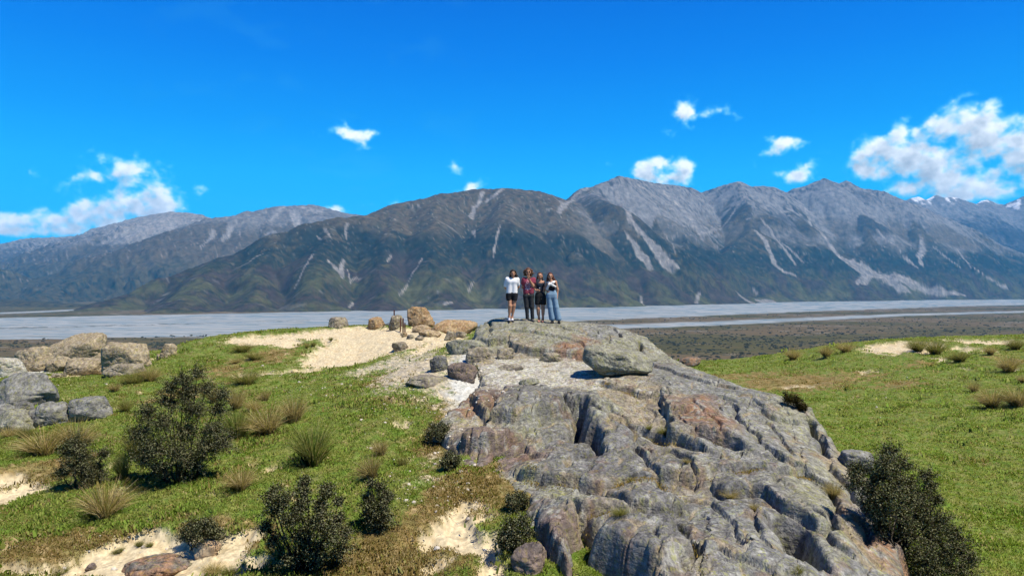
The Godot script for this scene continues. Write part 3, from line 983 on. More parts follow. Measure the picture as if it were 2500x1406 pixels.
func mountain_color(p: Vector3, n: Vector3, s: float, dist: float, g: float, scree: float, kind: int) -> Color:
	var a := noise_a.get_noise_2d(p.x / 330.0, p.z / 330.0)
	var b := noise_a.get_noise_2d(p.x / 75.0 + 10.0, p.z / 75.0)
	var f := noise_b.get_noise_2d(p.x / 24.0, p.z / 24.0 + 5.0)
	var streak := noise_b.get_noise_2d(s / 34.0, dist / 700.0 + 20.0)
	var wide := noise_b.get_noise_2d(s / 150.0 + 9.0, dist / 1500.0)
	var el := p.y + 120.0 * a + 40.0 * b
	var px := p.x / -p.z * F + CX
	var c := M_SHRUB
	if kind == 0:
		var right := sstep(1380.0, 1480.0, px + 40.0 * a)
		var ridge := int(s / 9000.0)          # 1 is the crest of the grey peaks, 2 to 10 their spurs
		# low: heath and grass in patches; middle: dark scrub; high: tussock, and scree on the grey peaks
		var low := 1.0 - sstep(40.0, 230.0, el)
		var belt := sstep(60.0, 150.0, el) * (1.0 - sstep(330.0, 460.0, el))
		c = M_OLIVE.lerp(M_SHRUB, sstep(-0.30, 0.22, b * 0.9 + f * 0.4 - a * 0.5 + 0.35 * belt))
		c = c.lerp(M_GREEN, low * sstep(0.0, 0.4, a * 1.1 + b * 0.7 + f * 0.2) * 0.75)
		c = c.lerp(M_HEATH, low * sstep(0.0, 0.4, -a + b * 0.7) * 0.8)
		var tuss := sstep(230.0, 430.0, el + 90.0 * wide) * (1.0 - right * 0.45)
		c = c.lerp(M_TUSSOCK.lerp(M_OLIVE, sstep(-0.2, 0.5, b)), tuss * (0.95 - 0.4 * sstep(0.15, 0.5, f + b)))
		c = c.lerp(M_PALE, sstep(0.42, 0.60, f * 0.9 + b * 0.55) * sstep(60.0, 450.0, el) * 0.4)
		# crags along the spurs, brown grass on their backs, scree in the bowls between them
		var spur := 1.0 if ridge >= 2 and ridge <= 10 else 0.0
		var grey := right * sstep(250.0, 520.0, el + 300.0 * streak + 160.0 * wide) * (1.0 - spur)
		grey = maxf(grey, right * spur * sstep(600.0, 820.0, el + 300.0 * streak))
		grey = maxf(grey, right * spur * sstep(200.0, 420.0, dist + 200.0 * streak) * sstep(300.0, 500.0, el) * 0.8)
		c = c.lerp(M_SCREE, grey * 0.95)
		c = c.lerp(M_TUSSOCK.lerp(M_OLIVE, 0.4), right * sstep(0.12, 0.34, wide + 0.3 * streak) * sstep(100.0, 300.0, el) * (1.0 - sstep(520.0, 800.0, el)) * 0.75)
		c = c.lerp(M_CRAG, right * sstep(0.10, 0.30, b * 0.9 + f * 0.5) * sstep(350.0, 650.0, el) * (1.0 - sstep(60.0, 260.0, dist)) * 0.85)
		c = c.lerp(M_CRAG, right * sstep(0.22, 0.40, -streak * 0.8 + b * 0.5) * sstep(300.0, 550.0, el) * 0.6)
		c = c.lerp(M_SCREE, (1.0 - right) * sstep(0.45, 0.62, streak) * sstep(0.1, 0.4, -g + 0.2) * 0.5)
		c = c.lerp(M_SCREE.lerp(M_PALE, 0.35 + 0.5 * b), scree * (0.86 + 0.3 * f))
	elif kind == 1:
		c = M_OLIVE.lerp(M_SHRUB, sstep(0.0, 0.45, b + 0.5 * f)).lerp(M_TUSSOCK, sstep(80.0, 320.0, el) * 0.85)
		c = c.lerp(M_SCREE.lerp(M_TUSSOCK, 0.25), sstep(480.0, 800.0, el + 260.0 * streak) * 0.85)
		c = c.lerp(M_PALE, sstep(0.42, 0.6, f * 0.8 + b * 0.5) * sstep(120.0, 400.0, el) * 0.5)
		c = c.lerp(M_SCREE.lerp(M_PALE, 0.4), scree * 0.9)
	elif kind == 2:
		c = M_OLIVE.lerp(M_SHRUB, sstep(-0.1, 0.45, b + 0.5 * f)).lerp(M_TUSSOCK, sstep(100.0, 400.0, el) * 0.8)
		c = c.lerp(M_CRAG, sstep(0.0, 0.4, b + streak) * sstep(200.0, 500.0, el) * 0.7)
		c = c.lerp(M_PALE.lerp(M_SCREE, 0.5), sstep(430.0, 700.0, el + 260.0 * streak) * 0.85)
		c = c.lerp(M_PALE, sstep(0.35, 0.55, f * 0.8 + b * 0.5) * 0.4)
	else:
		c = M_SHRUB.lerp(M_CRAG, sstep(150.0, 500.0, el))
		c = c.lerp(M_SCREE, sstep(620.0, 950.0, el + 300.0 * streak + 150.0 * b) * 0.85)
		var snow := maxf(scree, sstep(0.30, 0.42, b * 0.7 + streak * 0.5) * sstep(1120.0, 1240.0, p.y) * 0.9)
		c = c.lerp(Color(0.84, 0.86, 0.90), snow)
	return c * (1.2 + 0.28 * f + 0.2 * streak)

func make_mountains() -> void:
	struct("mountain_range", mountain_mesh(MAIN_RIDGES, 2450.0, 9000.0, 280, -0.80, 0.86, 860, SCREES, 0), mat_mountain, "long mountain range with a brown dome and grey scree peaks across the river", "mountains")
	struct("mountain", mountain_mesh(LEFT_RIDGES, 3400.0, 9200.0, 130, -0.95, -0.05, 380, LEFT_SCREES, 1), mat_mountain, "brown mountain with pale scree behind the left shoulder of the range", "mountains")
	struct("mountain", mountain_mesh(FAR_RIDGES, 4600.0, 11200.0, 120, -1.0, -0.25, 300, [], 2), mat_mountain, "hazy blue mountains farthest away on the left", "mountains")
	struct("mountain", mountain_mesh(SNOW_RIDGES, 8200.0, 11400.0, 130, 0.42, 0.95, 260, SNOW_FIELDS, 3), mat_mountain, "far mountains with patches of snow on the right", "mountains")

# ------------------------------------------------------------------ valley floor
const RIVER_FAR := [[-900, 792], [0, 776], [300, 770], [600, 765], [900, 758], [1250, 753], [1600, 746], [1900, 738], [2200, 732], [2500, 728], [3400, 718]]
const RIVER_NEAR := [[-900, 850], [0, 829], [300, 823], [560, 816], [1000, 803], [1300, 790], [1440, 782], [1700, 772], [2000, 760], [2300, 749], [2500, 745], [3400, 730]]
const ARM := [[1000, 818], [1300, 806], [1440, 800], [1700, 791], [2000, 778], [2200, 769], [2500, 761], [3400, 745]]

func plain_color(x: float, d: float) -> Color:
	var px := x / d * F + CX
	var py := -PLAIN / d * F + CYP
	var n1 := noise_a.get_noise_2d(x / 900.0, d / 420.0)
	var n2 := noise_a.get_noise_2d(x / 170.0 + 40.0, d / 60.0)
	var n3 := noise_b.get_noise_2d(x / 45.0, d / 22.0)
	var braid := noise_b.get_noise_2d(x / 1500.0 + 7.0, d / 70.0)
	var k := (py - CYP) / 60.0
	var land := Color(0.115, 0.088, 0.050).lerp(Color(0.075, 0.070, 0.028), sstep(-0.3, 0.4, n1 + 0.4 * n2))
	land = land.lerp(Color(0.17, 0.135, 0.085), sstep(0.15, 0.5, n2) * 0.6)
	land = land.lerp(Color(0.028, 0.032, 0.020), sstep(0.12, 0.4, n3 * 0.7 + n2 * 0.5 + n1 * 0.25) * 0.75)
	land = land.lerp(Color(0.30, 0.29, 0.27), sstep(0.46, 0.6, n2 - 0.3 * n1 + 0.2 * n3) * 0.5)
	# pale gravel bars, sinuous blue channels between them
	var river := Color(0.235, 0.265, 0.275).lerp(Color(0.31, 0.325, 0.325), sstep(-0.2, 0.4, n2 + 0.3 * n1))
	var wx := x + 260.0 * n1
	var ch := minf(absf(noise_b.get_noise_2d(wx / 900.0 + 7.0, d / 95.0)), absf(noise_b.get_noise_2d(wx / 600.0 + 70.0, d / 60.0)) * 1.3)
	river = river.lerp(Color(0.085, 0.155, 0.20), sstep(0.085, 0.035, ch) * sstep(-0.5, 0.3, braid + 0.2) * 0.8)
	river = river.lerp(Color(0.155, 0.15, 0.12), sstep(0.34, 0.55, n2 * 0.6 + noise_a.get_noise_2d(x / 420.0, d / 35.0 + 90.0)) * 0.6)
	var far := along(RIVER_FAR, px)
	var nearb := along(RIVER_NEAR, px)
	var wob := (2.4 * n2 + 1.0 * n3) * k
	var inside := sstep(-0.7, 0.7, nearb + wob - py) * sstep(-0.5, 0.5, py - far - 0.3 * wob)
	var c := land
	c = c.lerp(river, inside)
	# the narrow arm on the right
	var arm := along(ARM, px)
	var half := along([[1000, 5.0], [1440, 5.5], [1900, 4.5], [2200, 3.0], [2500, 2.2], [3400, 1.6]], px)
	var split := sstep(0.1, 0.55, noise_a.get_noise_2d(x / 300.0, d / 90.0 + 3.0)) * sstep(1850, 2200, px)
	c = c.lerp(river, sstep(-0.35, 0.35, 1.0 - absf(py - arm + wob * 0.7) / half) * (1.0 - 0.8 * split))
	# scrubby bar in the river on the left
	var bar := absf(py - along([[-900, 818], [0, 802], [200, 797], [420, 792], [640, 786], [900, 778]], px) + 0.5 * wob)
	var bw := along([[-900, 4.0], [0, 2.6], [250, 1.8], [640, 0.7], [900, 0.0]], px)
	c = c.lerp(Color(0.045, 0.045, 0.028), sstep(1.0, 0.3, bar / maxf(bw, 0.01)) * sstep(-0.25, 0.2, n3 + 0.4 * n2) * 0.9)
	# a backwater under the slopes on the far left
	var back := absf(py - along([[-300, 776], [0, 764.5], [100, 761], [205, 755.5]], px))
	c = c.lerp(river, sstep(1.0, 0.5, back / 2.4) * (1.0 - sstep(190, 210, px)))
	return c

func make_plain() -> void:
	var ds := PackedFloat32Array()
	# rows are spaced evenly in the angle under which they are seen
	var py := 1290.0
	while py > CYP + 15.0:
		ds.append(-PLAIN * F / (py - CYP))
		py -= 0.62 if py < 900.0 else 12.0
	var cols := 780
	var v := PackedVector3Array()
	var col := PackedColorArray()
	var work := func(r: int) -> Array:
		var rv := PackedVector3Array()
		var rc := PackedColorArray()
		for c in cols:
			var x := lerpf(-1.05, 1.05, c / float(cols - 1)) * ds[r]
			rv.append(Vector3(x, PLAIN + 0.25 * noise_a.get_noise_2d(x / 60.0, ds[r] / 60.0), -ds[r]))
			rc.append(plain_color(x, ds[r]))
		return [rv, rc]
	for got in in_rows(ds.size(), work):
		v.append_array(got[0])
		col.append_array(got[1])
	var idx := grid_index(ds.size(), cols)
	var nor := grid_normals(v, ds.size(), cols)
	# the floor goes on round the hill
	var b := v.size()
	for q in [[-11000, -11400], [11000, -11400], [11000, 3000], [-11000, 3000]]:
		v.append(Vector3(q[0], PLAIN - 4.0, q[1])); nor.append(Vector3.UP); col.append(Color(0.10, 0.08, 0.045))
	for i in [0, 1, 2, 0, 2, 3]:
		idx.append(b + i)
	struct("valley_floor", mesh_of(v, nor, col, idx), mat_plain, "wide valley floor with a pale braided gravel river and brown tussock flats", "valley")
	# scrub dotted over the flats: far too many to count
	var blob := bush_blob()
	var spots := []
	var r := RandomNumberGenerator.new()
	r.seed = 12
	while spots.size() < 5200:
		var y := CYP + 36.0 + 150.0 * pow(r.randf(), 0.75)
		var d := -PLAIN * F / (y - CYP)
		var x := r.randf_range(-0.85, 0.85) * d
		var px := x / d * F + CX
		var n := noise_a.get_noise_2d(x / 170.0 + 40.0, d / 60.0) + 0.6 * noise_a.get_noise_2d(x / 600.0, d / 200.0)
		var land := y > along(RIVER_NEAR, px) + 1.0 and absf(y - along(ARM, px)) > (6.0 if px > 1000 else 0.0)
		if land and n + r.randf_range(-0.5, 0.5) > 0.0:
			spots.append(Vector3(x, PLAIN + 0.1, -d))
	var mm := MultiMesh.new()
	mm.transform_format = MultiMesh.TRANSFORM_3D
	mm.use_colors = true
	mm.mesh = blob
	mm.instance_count = spots.size()
	for i in spots.size():
		var s := 0.7 + 1.5 * r.randf() ** 2
		mm.set_instance_transform(i, Transform3D(Basis(Vector3.UP, r.randf() * TAU).scaled(Vector3(s * 1.3, s, s * 1.3)), spots[i]))
		var g := r.randf_range(0.7, 1.5)
		mm.set_instance_color(i, Color(0.026 * g, 0.030 * g, 0.018 * g))
	var o := MultiMeshInstance3D.new()
	o.name = "scrub"
	o.multimesh = mm
	o.material_override = mat_bark
	add_child(o)
	tag(o, "dark scrub bushes dotted over the valley flats below", "scrub")
	o.set_meta("kind", "stuff")

func bush_blob() -> ArrayMesh:
	# a low, lumpy mound of leaves about three metres across
	var v := PackedVector3Array()
	var idx := PackedInt32Array()
	var r := RandomNumberGenerator.new()
	r.seed = 2
	for k in 9:
		var at := Vector3(r.randfn(0, 0.55), 0.35 + 0.5 * r.randf(), r.randfn(0, 0.55))
		var rad := r.randf_range(0.45, 0.8)
		var b := v.size()
		for q in 8:
			var a := TAU * q / 8.0
			v.append(at + Vector3(cos(a) * rad, -0.25 + 0.2 * r.randf(), sin(a) * rad) * r.randf_range(0.8, 1.2))
		for q in 8:
			var a := TAU * (q + 0.5) / 8.0
			v.append(at + Vector3(cos(a) * rad * 0.6, rad * 0.55, sin(a) * rad * 0.6) * r.randf_range(0.8, 1.2))
		v.append(at + Vector3(0, rad * 0.85, 0))
		for q in 8:
			var w := (q + 1) % 8
			for i in [q, q + 8, w, w, q + 8, w + 8, q + 8, 16, w + 8]:
				idx.append(b + i)
	return mesh_of(v, PackedVector3Array(), PackedColorArray(), idx)

# ------------------------------------------------------------------ the outcrop
# measured spots of its surface: photo x, photo y, distance
const ROCK_SPOTS := [
	[1210, 792, 23.2], [1280, 783, 23.4], [1340, 785, 23.3], [1400, 795, 23.2], [1480, 805, 23.0], [1560, 832, 22.3], [1615, 865, 21.3], [1650, 892, 20.6],
	[1180, 825, 21.8], [1250, 822, 21.7], [1350, 832, 21.2], [1450, 850, 20.7], [1540, 870, 20.2], [1250, 900, 18.3], [1350, 888, 19.0], [1450, 905, 18.2], [1200, 930, 16.8], [1300, 925, 17.2],
	[1500, 912, 17.5], [1600, 912, 17.5], [1700, 922, 17.2], [1800, 948, 16.5], [1900, 963, 15.6], [1955, 980, 15.1], [2000, 1055, 13.8], [2050, 1125, 12.5], [2110, 1190, 11.5], [2150, 1300, 10.0], [2170, 1406, 9.0],
	[1110, 1000, 14.9], [1200, 985, 15.1], [1300, 960, 15.9], [1400, 980, 15.0], [1500, 1000, 14.4], [1600, 990, 14.6], [1700, 1000, 14.5], [1800, 1045, 13.4], [1900, 1095, 12.4],
	[1150, 1080, 13.1], [1300, 1080, 12.9], [1450, 1085, 12.6], [1600, 1105, 12.1], [1750, 1150, 11.3], [1850, 1160, 11.2],
	[1230, 1170, 11.4], [1400, 1185, 10.9], [1600, 1190, 10.7], [1800, 1200, 10.4], [1950, 1200, 10.5],
	[1300, 1280, 9.6], [1500, 1280, 9.3], [1700, 1280, 9.1], [1900, 1300, 9.0], [2050, 1300, 9.3],
	[1280, 1406, 8.3], [1500, 1406, 8.0], [1700, 1406, 7.8], [1900, 1406, 7.8], [2050, 1406, 8.1], [1500, 1700, 6.0], [1800, 1700, 5.9], [2100, 1700, 6.4],
]
const ROCK_EDGE := [
	[1163, 812, 23.2], [1152, 875, 19.6], [1185, 938, 16.8], [1125, 970, 15.6], [1062, 1030, 14.3], [1118, 1095, 12.8], [1150, 1140, 12.0], [1205, 1180, 11.3], [1285, 1205, 10.9], [1290, 1290, 9.6], [1238, 1406, 8.4], [1240, 1620, 6.8], [2330, 1620, 6.8],
	[2215, 1406, 9.0], [2175, 1300, 10.0], [2110, 1150, 12.0], [2020, 1080, 13.6], [1972, 975, 15.2], [1810, 940, 16.9], [1662, 893, 20.8], [1575, 830, 23.0], [1480, 800, 24.2], [1340, 778, 24.6], [1210, 785, 24.3],
]
# blocks between the joints: photo x, photo y, lift in m, tilt to the right, tilt towards the camera, stain
const BLOCKS := [
	[1215, 805, 0.00, 0.10, 0.05, "lichen"], [1290, 800, 0.10, 0.0, 0.0, "lichen"], [1380, 805, 0.08, 0.0, 0.05, "lichen"], [1470, 815, 0.05, 0.08, 0.0, "grey"], [1545, 840, 0.02, 0.1, 0.0, "lichen"], [1610, 875, -0.03, 0.15, 0.0, "lichen"],
	[1200, 835, -0.12, 0.0, 0.12, "lichen"], [1262, 850, -0.05, 0.0, 0.1, "tan"], [1330, 838, 0.02, 0.05, 0.1, "lichen"], [1400, 855, 0.0, 0.0, 0.12, "rust"], [1480, 865, -0.06, 0.0, 0.0, "lichen"], [1560, 880, -0.1, 0.0, 0.0, "grey"],
	[1175, 868, -0.08, 0.0, 0.0, "tan"], [1230, 885, -0.16, 0.0, 0.0, "white"], [1300, 895, -0.12, 0.0, 0.0, "white"], [1380, 890, -0.1, 0.0, 0.0, "white"], [1250, 925, -0.1, 0.0, 0.0, "white"], [1340, 928, -0.12, 0.0, 0.0, "white"], [1430, 925, -0.06, 0.0, 0.0, "white"],
	[1530, 925, 0.05, 0.0, 0.0, "tan"], [1640, 925, 0.05, 0.06, 0.0, "grey"], [1740, 945, 0.03, 0.08, 0.0, "grey"], [1850, 970, 0.04, 0.05, 0.0, "grey"], [1940, 985, 0.0, 0.2, 0.0, "lichen"],
	[1140, 985, 0.0, -0.1, 0.1, "rust"], [1180, 965, 0.06, 0.0, 0.1, "maroon"], [1265, 985, 0.16, 0.0, 0.1, "dark"], [1340, 975, 0.12, 0.1, 0.1, "dark"], [1400, 985, 0.05, 0.1, 0.0, "dark"], [1090, 1025, 0.02, -0.1, 0.1, "lichen"], [1150, 1035, -0.05, 0.1, 0.1, "tan"],
	[1435, 1010, 0.06, 0.0, 0.1, "dark"], [1490, 1000, 0.02, 0.1, 0.1, "lichen"], [1545, 985, -0.10, 0.0, 0.0, "tan"], [1570, 1010, -0.16, 0.0, 0.1, "tan"], [1620, 1000, -0.04, 0.0, 0.2, "pale"], [1690, 1010, 0.12, 0.10, 0.06, "rust"], [1740, 1050, 0.12, 0.12, 0.06, "rust"], [1810, 1000, 0.06, 0.1, 0.0, "grey"], [1860, 1040, 0.05, 0.12, 0.0, "grey"], [1930, 1050, 0.04, 0.15, 0.0, "lichen"], [1990, 1090, 0.0, 0.2, 0.0, "grey"],
	[1170, 1080, 0.10, 0.1, 0.05, "maroon"], [1230, 1075, -0.02, 0.0, 0.0, "maroon"], [1300, 1040, 0.02, -0.1, 0.05, "lichen"], [1350, 1050, 0.04, -0.1, 0.1, "dark"], [1420, 1045, -0.06, 0.0, 0.1, "dark"], [1500, 1070, 0.10, 0.05, 0.05, "dark"], [1560, 1060, 0.07, 0.1, 0.05, "dark"], [1620, 1075, -0.08, 0.0, 0.1, "pale"], [1660, 1100, -0.02, 0.1, 0.0, "dark"],
	[1280, 1110, 0.03, 0.0, 0.05, "maroon"], [1370, 1115, 0.05, 0.0, 0.05, "dark"], [1210, 1125, -0.05, 0.0, 0.1, "maroon"], [1240, 1155, 0.0, 0.0, 0.1, "lichen"], [1330, 1165, 0.06, 0.0, 0.1, "dark"], [1440, 1150, 0.10, 0.0, 0.12, "dark"], [1550, 1140, 0.08, 0.0, 0.12, "dark"], [1640, 1150, 0.03, 0.05, 0.1, "dark"], [1740, 1120, 0.06, 0.05, 0.1, "grey"], [1830, 1110, 0.05, 0.08, 0.08, "grey"], [1900, 1130, 0.06, 0.1, 0.05, "grey"], [1980, 1150, 0.02, 0.15, 0.05, "lichen"], [2070, 1150, -0.05, 0.2, 0.0, "tan"],
	[1700, 1175, -0.05, 0.0, 0.0, "pale"], [1500, 1200, -0.06, 0.0, 0.0, "pale"], [1360, 1205, -0.05, 0.0, 0.0, "lichen"], [1560, 1210, 0.08, 0.0, 0.12, "dark"], [1480, 1225, -0.02, 0.0, 0.1, "dark"], [1640, 1215, 0.02, 0.0, 0.1, "dark"], [1780, 1195, 0.03, 0.0, 0.05, "dark"], [1860, 1195, 0.08, 0.06, 0.1, "dark"], [1950, 1200, 0.08, 0.1, 0.1, "lichen"], [2020, 1220, 0.04, 0.15, 0.05, "lichen"],
	[1310, 1240, 0.04, 0.0, 0.08, "grey"], [1390, 1240, 0.05, 0.05, 0.05, "lichen"], [1350, 1310, 0.06, 0.0, 0.12, "maroon"], [1290, 1370, -0.12, 0.0, 0.1, "maroon"], [1410, 1375, -0.08, 0.0, 0.1, "maroon"], [1480, 1262, -0.08, 0.0, 0.0, "pale"], [1560, 1265, -0.03, 0.0, 0.05, "dark"], [1620, 1290, 0.10, 0.10, 0.10, "dark"], [1530, 1300, 0.12, -0.05, 0.12, "dark"], [1480, 1340, -0.02, -0.15, 0.1, "dark"], [1580, 1360, 0.02, 0.0, 0.12, "dark"], [1660, 1350, 0.0, 0.1, 0.1, "dark"],
	[1740, 1245, 0.03, 0.05, 0.1, "white2"], [1760, 1310, 0.06, 0.05, 0.1, "dark"], [1850, 1280, 0.06, 0.05, 0.1, "grey"], [1760, 1385, 0.02, 0.0, 0.1, "grey"], [1870, 1370, 0.05, 0.08, 0.1, "grey"], [1960, 1270, 0.0, 0.1, 0.1, "dark"], [1990, 1330, -0.05, 0.1, 0.1, "lichen"], [2050, 1290, 0.05, 0.2, 0.05, "lichen"], [2060, 1370, 0.0, 0.1, 0.1, "grey"], [2100, 1240, 0.0, 0.2, 0.0, "grey"], [2140, 1320, -0.02, 0.2, 0.0, "peach"], [1960, 1400, 0.0, 0.1, 0.1, "grey"], [1680, 1410, -0.04, 0.0, 0.1, "pale"], [1520, 1420, 0.0, 0, 0.1, "dark"], [1340, 1430, 0.0, 0, 0.1, "maroon"], [2120, 1420, 0.0, 0.1, 0.1, "grey"],
	[1550, 1550, 0.0, 0, 0.1, "dark"], [1800, 1560, 0.0, 0, 0.1, "grey"], [2050, 1560, 0.0, 0, 0.1, "grey"], [1350, 1550, 0.0, 0, 0.1, "grey"],
]
# ledges and joints, traced on an enlargement of the photograph (x = 1025 + 0.495 u, y = 708 + 0.495 v):
# step up to the far/right side in m, half width of the opening, its depth, then u, v
const JOINTS := [
	[0.30, 0.03, 0.06, [290, 243, 360, 250, 440, 250, 470, 285, 600, 305, 700, 318, 815, 322]], [0.10, 0.02, 0.07, [440, 212, 560, 228, 680, 236, 760, 252, 830, 292]], [0.06, 0.02, 0.05, [500, 178, 600, 190, 680, 188, 760, 215, 900, 245, 1080, 290]], [0.0, 0.04, 0.16, [960, 190, 985, 240]], [0.0, 0.06, 0.25, [1075, 265, 1105, 335, 1150, 350]], [0.14, 0.02, 0.06, [130, 265, 250, 275, 360, 282, 450, 252]], [0.0, 0.04, 0.14, [330, 160, 345, 200, 335, 240]],
	[0.10, 0.02, 0.04, [690, 405, 850, 412, 960, 425, 1110, 415]], [0.15, 0.03, 0.09, [890, 455, 960, 478, 1040, 490, 1150, 512, 1230, 520]], [0.10, 0.02, 0.05, [1150, 370, 1300, 420, 1450, 470, 1550, 495]],
	[0.0, 0.06, 0.32, [375, 520, 355, 580, 330, 640]], [0.30, 0.03, 0.10, [370, 640, 470, 650, 560, 630, 640, 590, 700, 560]], [0.24, 0.03, 0.10, [255, 540, 280, 560, 320, 640]], [-0.16, 0.03, 0.08, [390, 545, 430, 492, 560, 476, 680, 515]], [0.05, 0.05, 0.20, [690, 510, 740, 545, 775, 580]],
	[0.12, 0.03, 0.12, [360, 800, 450, 740, 540, 665, 640, 600, 740, 560]], [0.28, 0.02, 0.08, [205, 770, 230, 795, 330, 795, 400, 780, 440, 730]], [-0.14, 0.02, 0.06, [205, 765, 260, 715, 330, 695, 430, 715]],
	[0.40, 0.13, 0.60, [780, 560, 790, 620, 785, 680, 850, 690]], [0.10, 0.04, 0.2, [790, 600, 850, 590, 900, 600]], [0.12, 0.11, 0.55, [855, 690, 870, 740, 890, 800]], [0.06, 0.02, 0.06, [860, 655, 960, 645, 1010, 640]], [0.0, 0.03, 0.10, [930, 590, 1000, 640, 1060, 700, 1075, 770]],
	[0.10, 0.02, 0.06, [510, 830, 620, 720, 700, 690, 850, 690]], [0.16, 0.03, 0.10, [340, 850, 420, 790, 500, 770, 560, 800]], [0.12, 0.03, 0.10, [580, 930, 700, 880, 800, 830, 900, 805]], [0.24, 0.03, 0.12, [480, 900, 580, 920, 680, 935, 800, 945, 900, 950, 1050, 935, 1200, 940, 1350, 935]], [0.10, 0.02, 0.08, [1100, 820, 1140, 880, 1150, 940]], [0.08, 0.03, 0.12, [1060, 790, 1130, 830, 1230, 800, 1290, 830, 1340, 870, 1360, 930]],
	[0.30, 0.03, 0.12, [1180, 520, 1200, 600, 1240, 660, 1230, 730]], [0.20, 0.03, 0.10, [1180, 640, 1310, 632]], [0.25, 0.04, 0.15, [1100, 680, 1170, 700, 1240, 740, 1370, 790]], [0.26, 0.08, 0.36, [1400, 750, 1460, 755, 1540, 775]], [0.0, 0.03, 0.10, [1340, 560, 1400, 640, 1480, 720, 1540, 780]], [-0.12, 0.03, 0.1, [1040, 540, 1100, 520, 1180, 560]],
	[0.08, 0.02, 0.10, [1520, 570, 1600, 650, 1650, 720, 1700, 790, 1790, 850]], [0.05, 0.02, 0.08, [1730, 670, 1780, 750, 1850, 840]], [0.10, 0.05, 0.30, [1920, 650, 1960, 700, 1990, 770, 2000, 820]], [0.10, 0.03, 0.10, [1690, 600, 1780, 660, 1850, 665]], [0.08, 0.02, 0.08, [1480, 540, 1560, 570, 1640, 560, 1700, 590]], [0.08, 0.02, 0.08, [1540, 780, 1640, 800, 1750, 830, 1850, 880]],
	[0.16, 0.03, 0.10, [1360, 930, 1480, 915, 1620, 905, 1800, 890, 1900, 900]], [0.20, 0.04, 0.16, [1480, 965, 1500, 990, 1620, 1000, 1700, 1010, 1830, 1090, 1950, 1160, 2050, 1180]], [0.10, 0.03, 0.12, [1900, 900, 2000, 960, 2060, 1060, 2060, 1160]], [0.26, 0.15, 0.70, [1820, 1130, 1850, 1200, 1900, 1280, 1920, 1310]], [0.10, 0.05, 0.2, [1950, 1100, 2050, 1170]],
	[-0.15, 0.04, 0.12, [880, 975, 980, 945, 1150, 950, 1260, 1000, 1300, 1030]], [0.20, 0.03, 0.10, [890, 985, 980, 1030, 1080, 1050, 1200, 1080, 1290, 1060]], [-0.12, 0.03, 0.10, [470, 1090, 560, 1000, 650, 955, 760, 955, 850, 1000, 950, 1050]], [0.0, 0.05, 0.20, [640, 1010, 720, 1060, 790, 1120, 820, 1150]], [0.25, 0.05, 0.20, [790, 1150, 900, 1110, 1060, 1100, 1080, 1080]],
	[0.16, 0.15, 0.75, [830, 1170, 825, 1230, 840, 1290]], [0.50, 0.08, 0.38, [820, 1290, 900, 1300, 1000, 1330, 1080, 1380, 1130, 1410]], [0.20, 0.04, 0.16, [570, 1150, 600, 1230, 650, 1290, 720, 1340]], [0.25, 0.03, 0.10, [580, 1260, 640, 1310, 720, 1330, 800, 1320]], [0.20, 0.03, 0.15, [830, 1180, 900, 1150, 1000, 1140]], [0.20, 0.03, 0.12, [420, 1300, 520, 1260, 600, 1280, 640, 1330]],
	[-0.20, 0.05, 0.20, [1150, 1110, 1260, 1170, 1330, 1230, 1340, 1300, 1300, 1350]], [0.10, 0.03, 0.10, [1350, 1240, 1380, 1290, 1360, 1330, 1320, 1390]], [0.08, 0.02, 0.08, [1400, 1310, 1500, 1290, 1600, 1330, 1700, 1380]], [0.06, 0.02, 0.08, [1300, 1000, 1420, 1010, 1500, 1060, 1560, 1150, 1600, 1260]], [0.06, 0.02, 0.08, [1640, 1060, 1700, 1160, 1740, 1270]],
	[0.12, 0.03, 0.10, [2030, 870, 2080, 950, 2130, 1020, 2230, 1140]], [0.10, 0.03, 0.12, [2070, 1110, 2130, 1150, 2200, 1160, 2220, 1280]], [0.1, 0.03, 0.1, [2000, 1180, 2060, 1260, 2150, 1330]],
]
const STAIN := {
	"grey": [Color(0.360, 0.352, 0.330), Color(0.238, 0.233, 0.221)], "dark": [Color(0.295, 0.285, 0.268), Color(0.180, 0.173, 0.166)], "lichen": [Color(0.430, 0.415, 0.325), Color(0.295, 0.285, 0.230)],
	"tan": [Color(0.470, 0.400, 0.300), Color(0.330, 0.275, 0.210)], "rust": [Color(0.400, 0.235, 0.150), Color(0.270, 0.195, 0.155)], "maroon": [Color(0.320, 0.240, 0.200), Color(0.215, 0.170, 0.150)],
	"white": [Color(0.74, 0.71, 0.63), Color(0.52, 0.47, 0.39)], "white2": [Color(0.36, 0.37, 0.33), Color(0.19, 0.18, 0.18)], "pale": [Color(0.42, 0.37, 0.29), Color(0.27, 0.23, 0.19)], "peach": [Color(0.44, 0.26, 0.16), Color(0.25, 0.22, 0.19)],
	"orange": [Color(0.560, 0.460, 0.320), Color(0.430, 0.340, 0.230)], "cream": [Color(0.62, 0.48, 0.31), Color(0.50, 0.35, 0.21)], "cream2": [Color(0.600, 0.432, 0.258), Color(0.480, 0.300, 0.162)], "plain": [Color(1, 1, 1), Color(0.85, 0.85, 0.85)], "soil": [Color(0.19, 0.125, 0.065), Color(0.10, 0.09, 0.03)],
}
const RX0 := -3.4
const RZ0 := -26.4
const RSTEP := 0.027
const RNX := 399
const RNZ := 770
var rock_grid: PackedFloat32Array      # final heights
var rock_cell: PackedInt32Array
var rock_color: PackedColorArray
var edge_poly: PackedVector2Array
var joint_lines := []

func rock_height_at(x: float, z: float) -> float:
	if rock_grid.is_empty() or x < RX0 or z < RZ0 or x > RX0 + RNX * RSTEP - 0.1 or z > RZ0 + RNZ * RSTEP - 0.1:
		return -1000.0
	return sample(rock_grid, RX0, RZ0, RSTEP, RNX, RNZ, x, z)

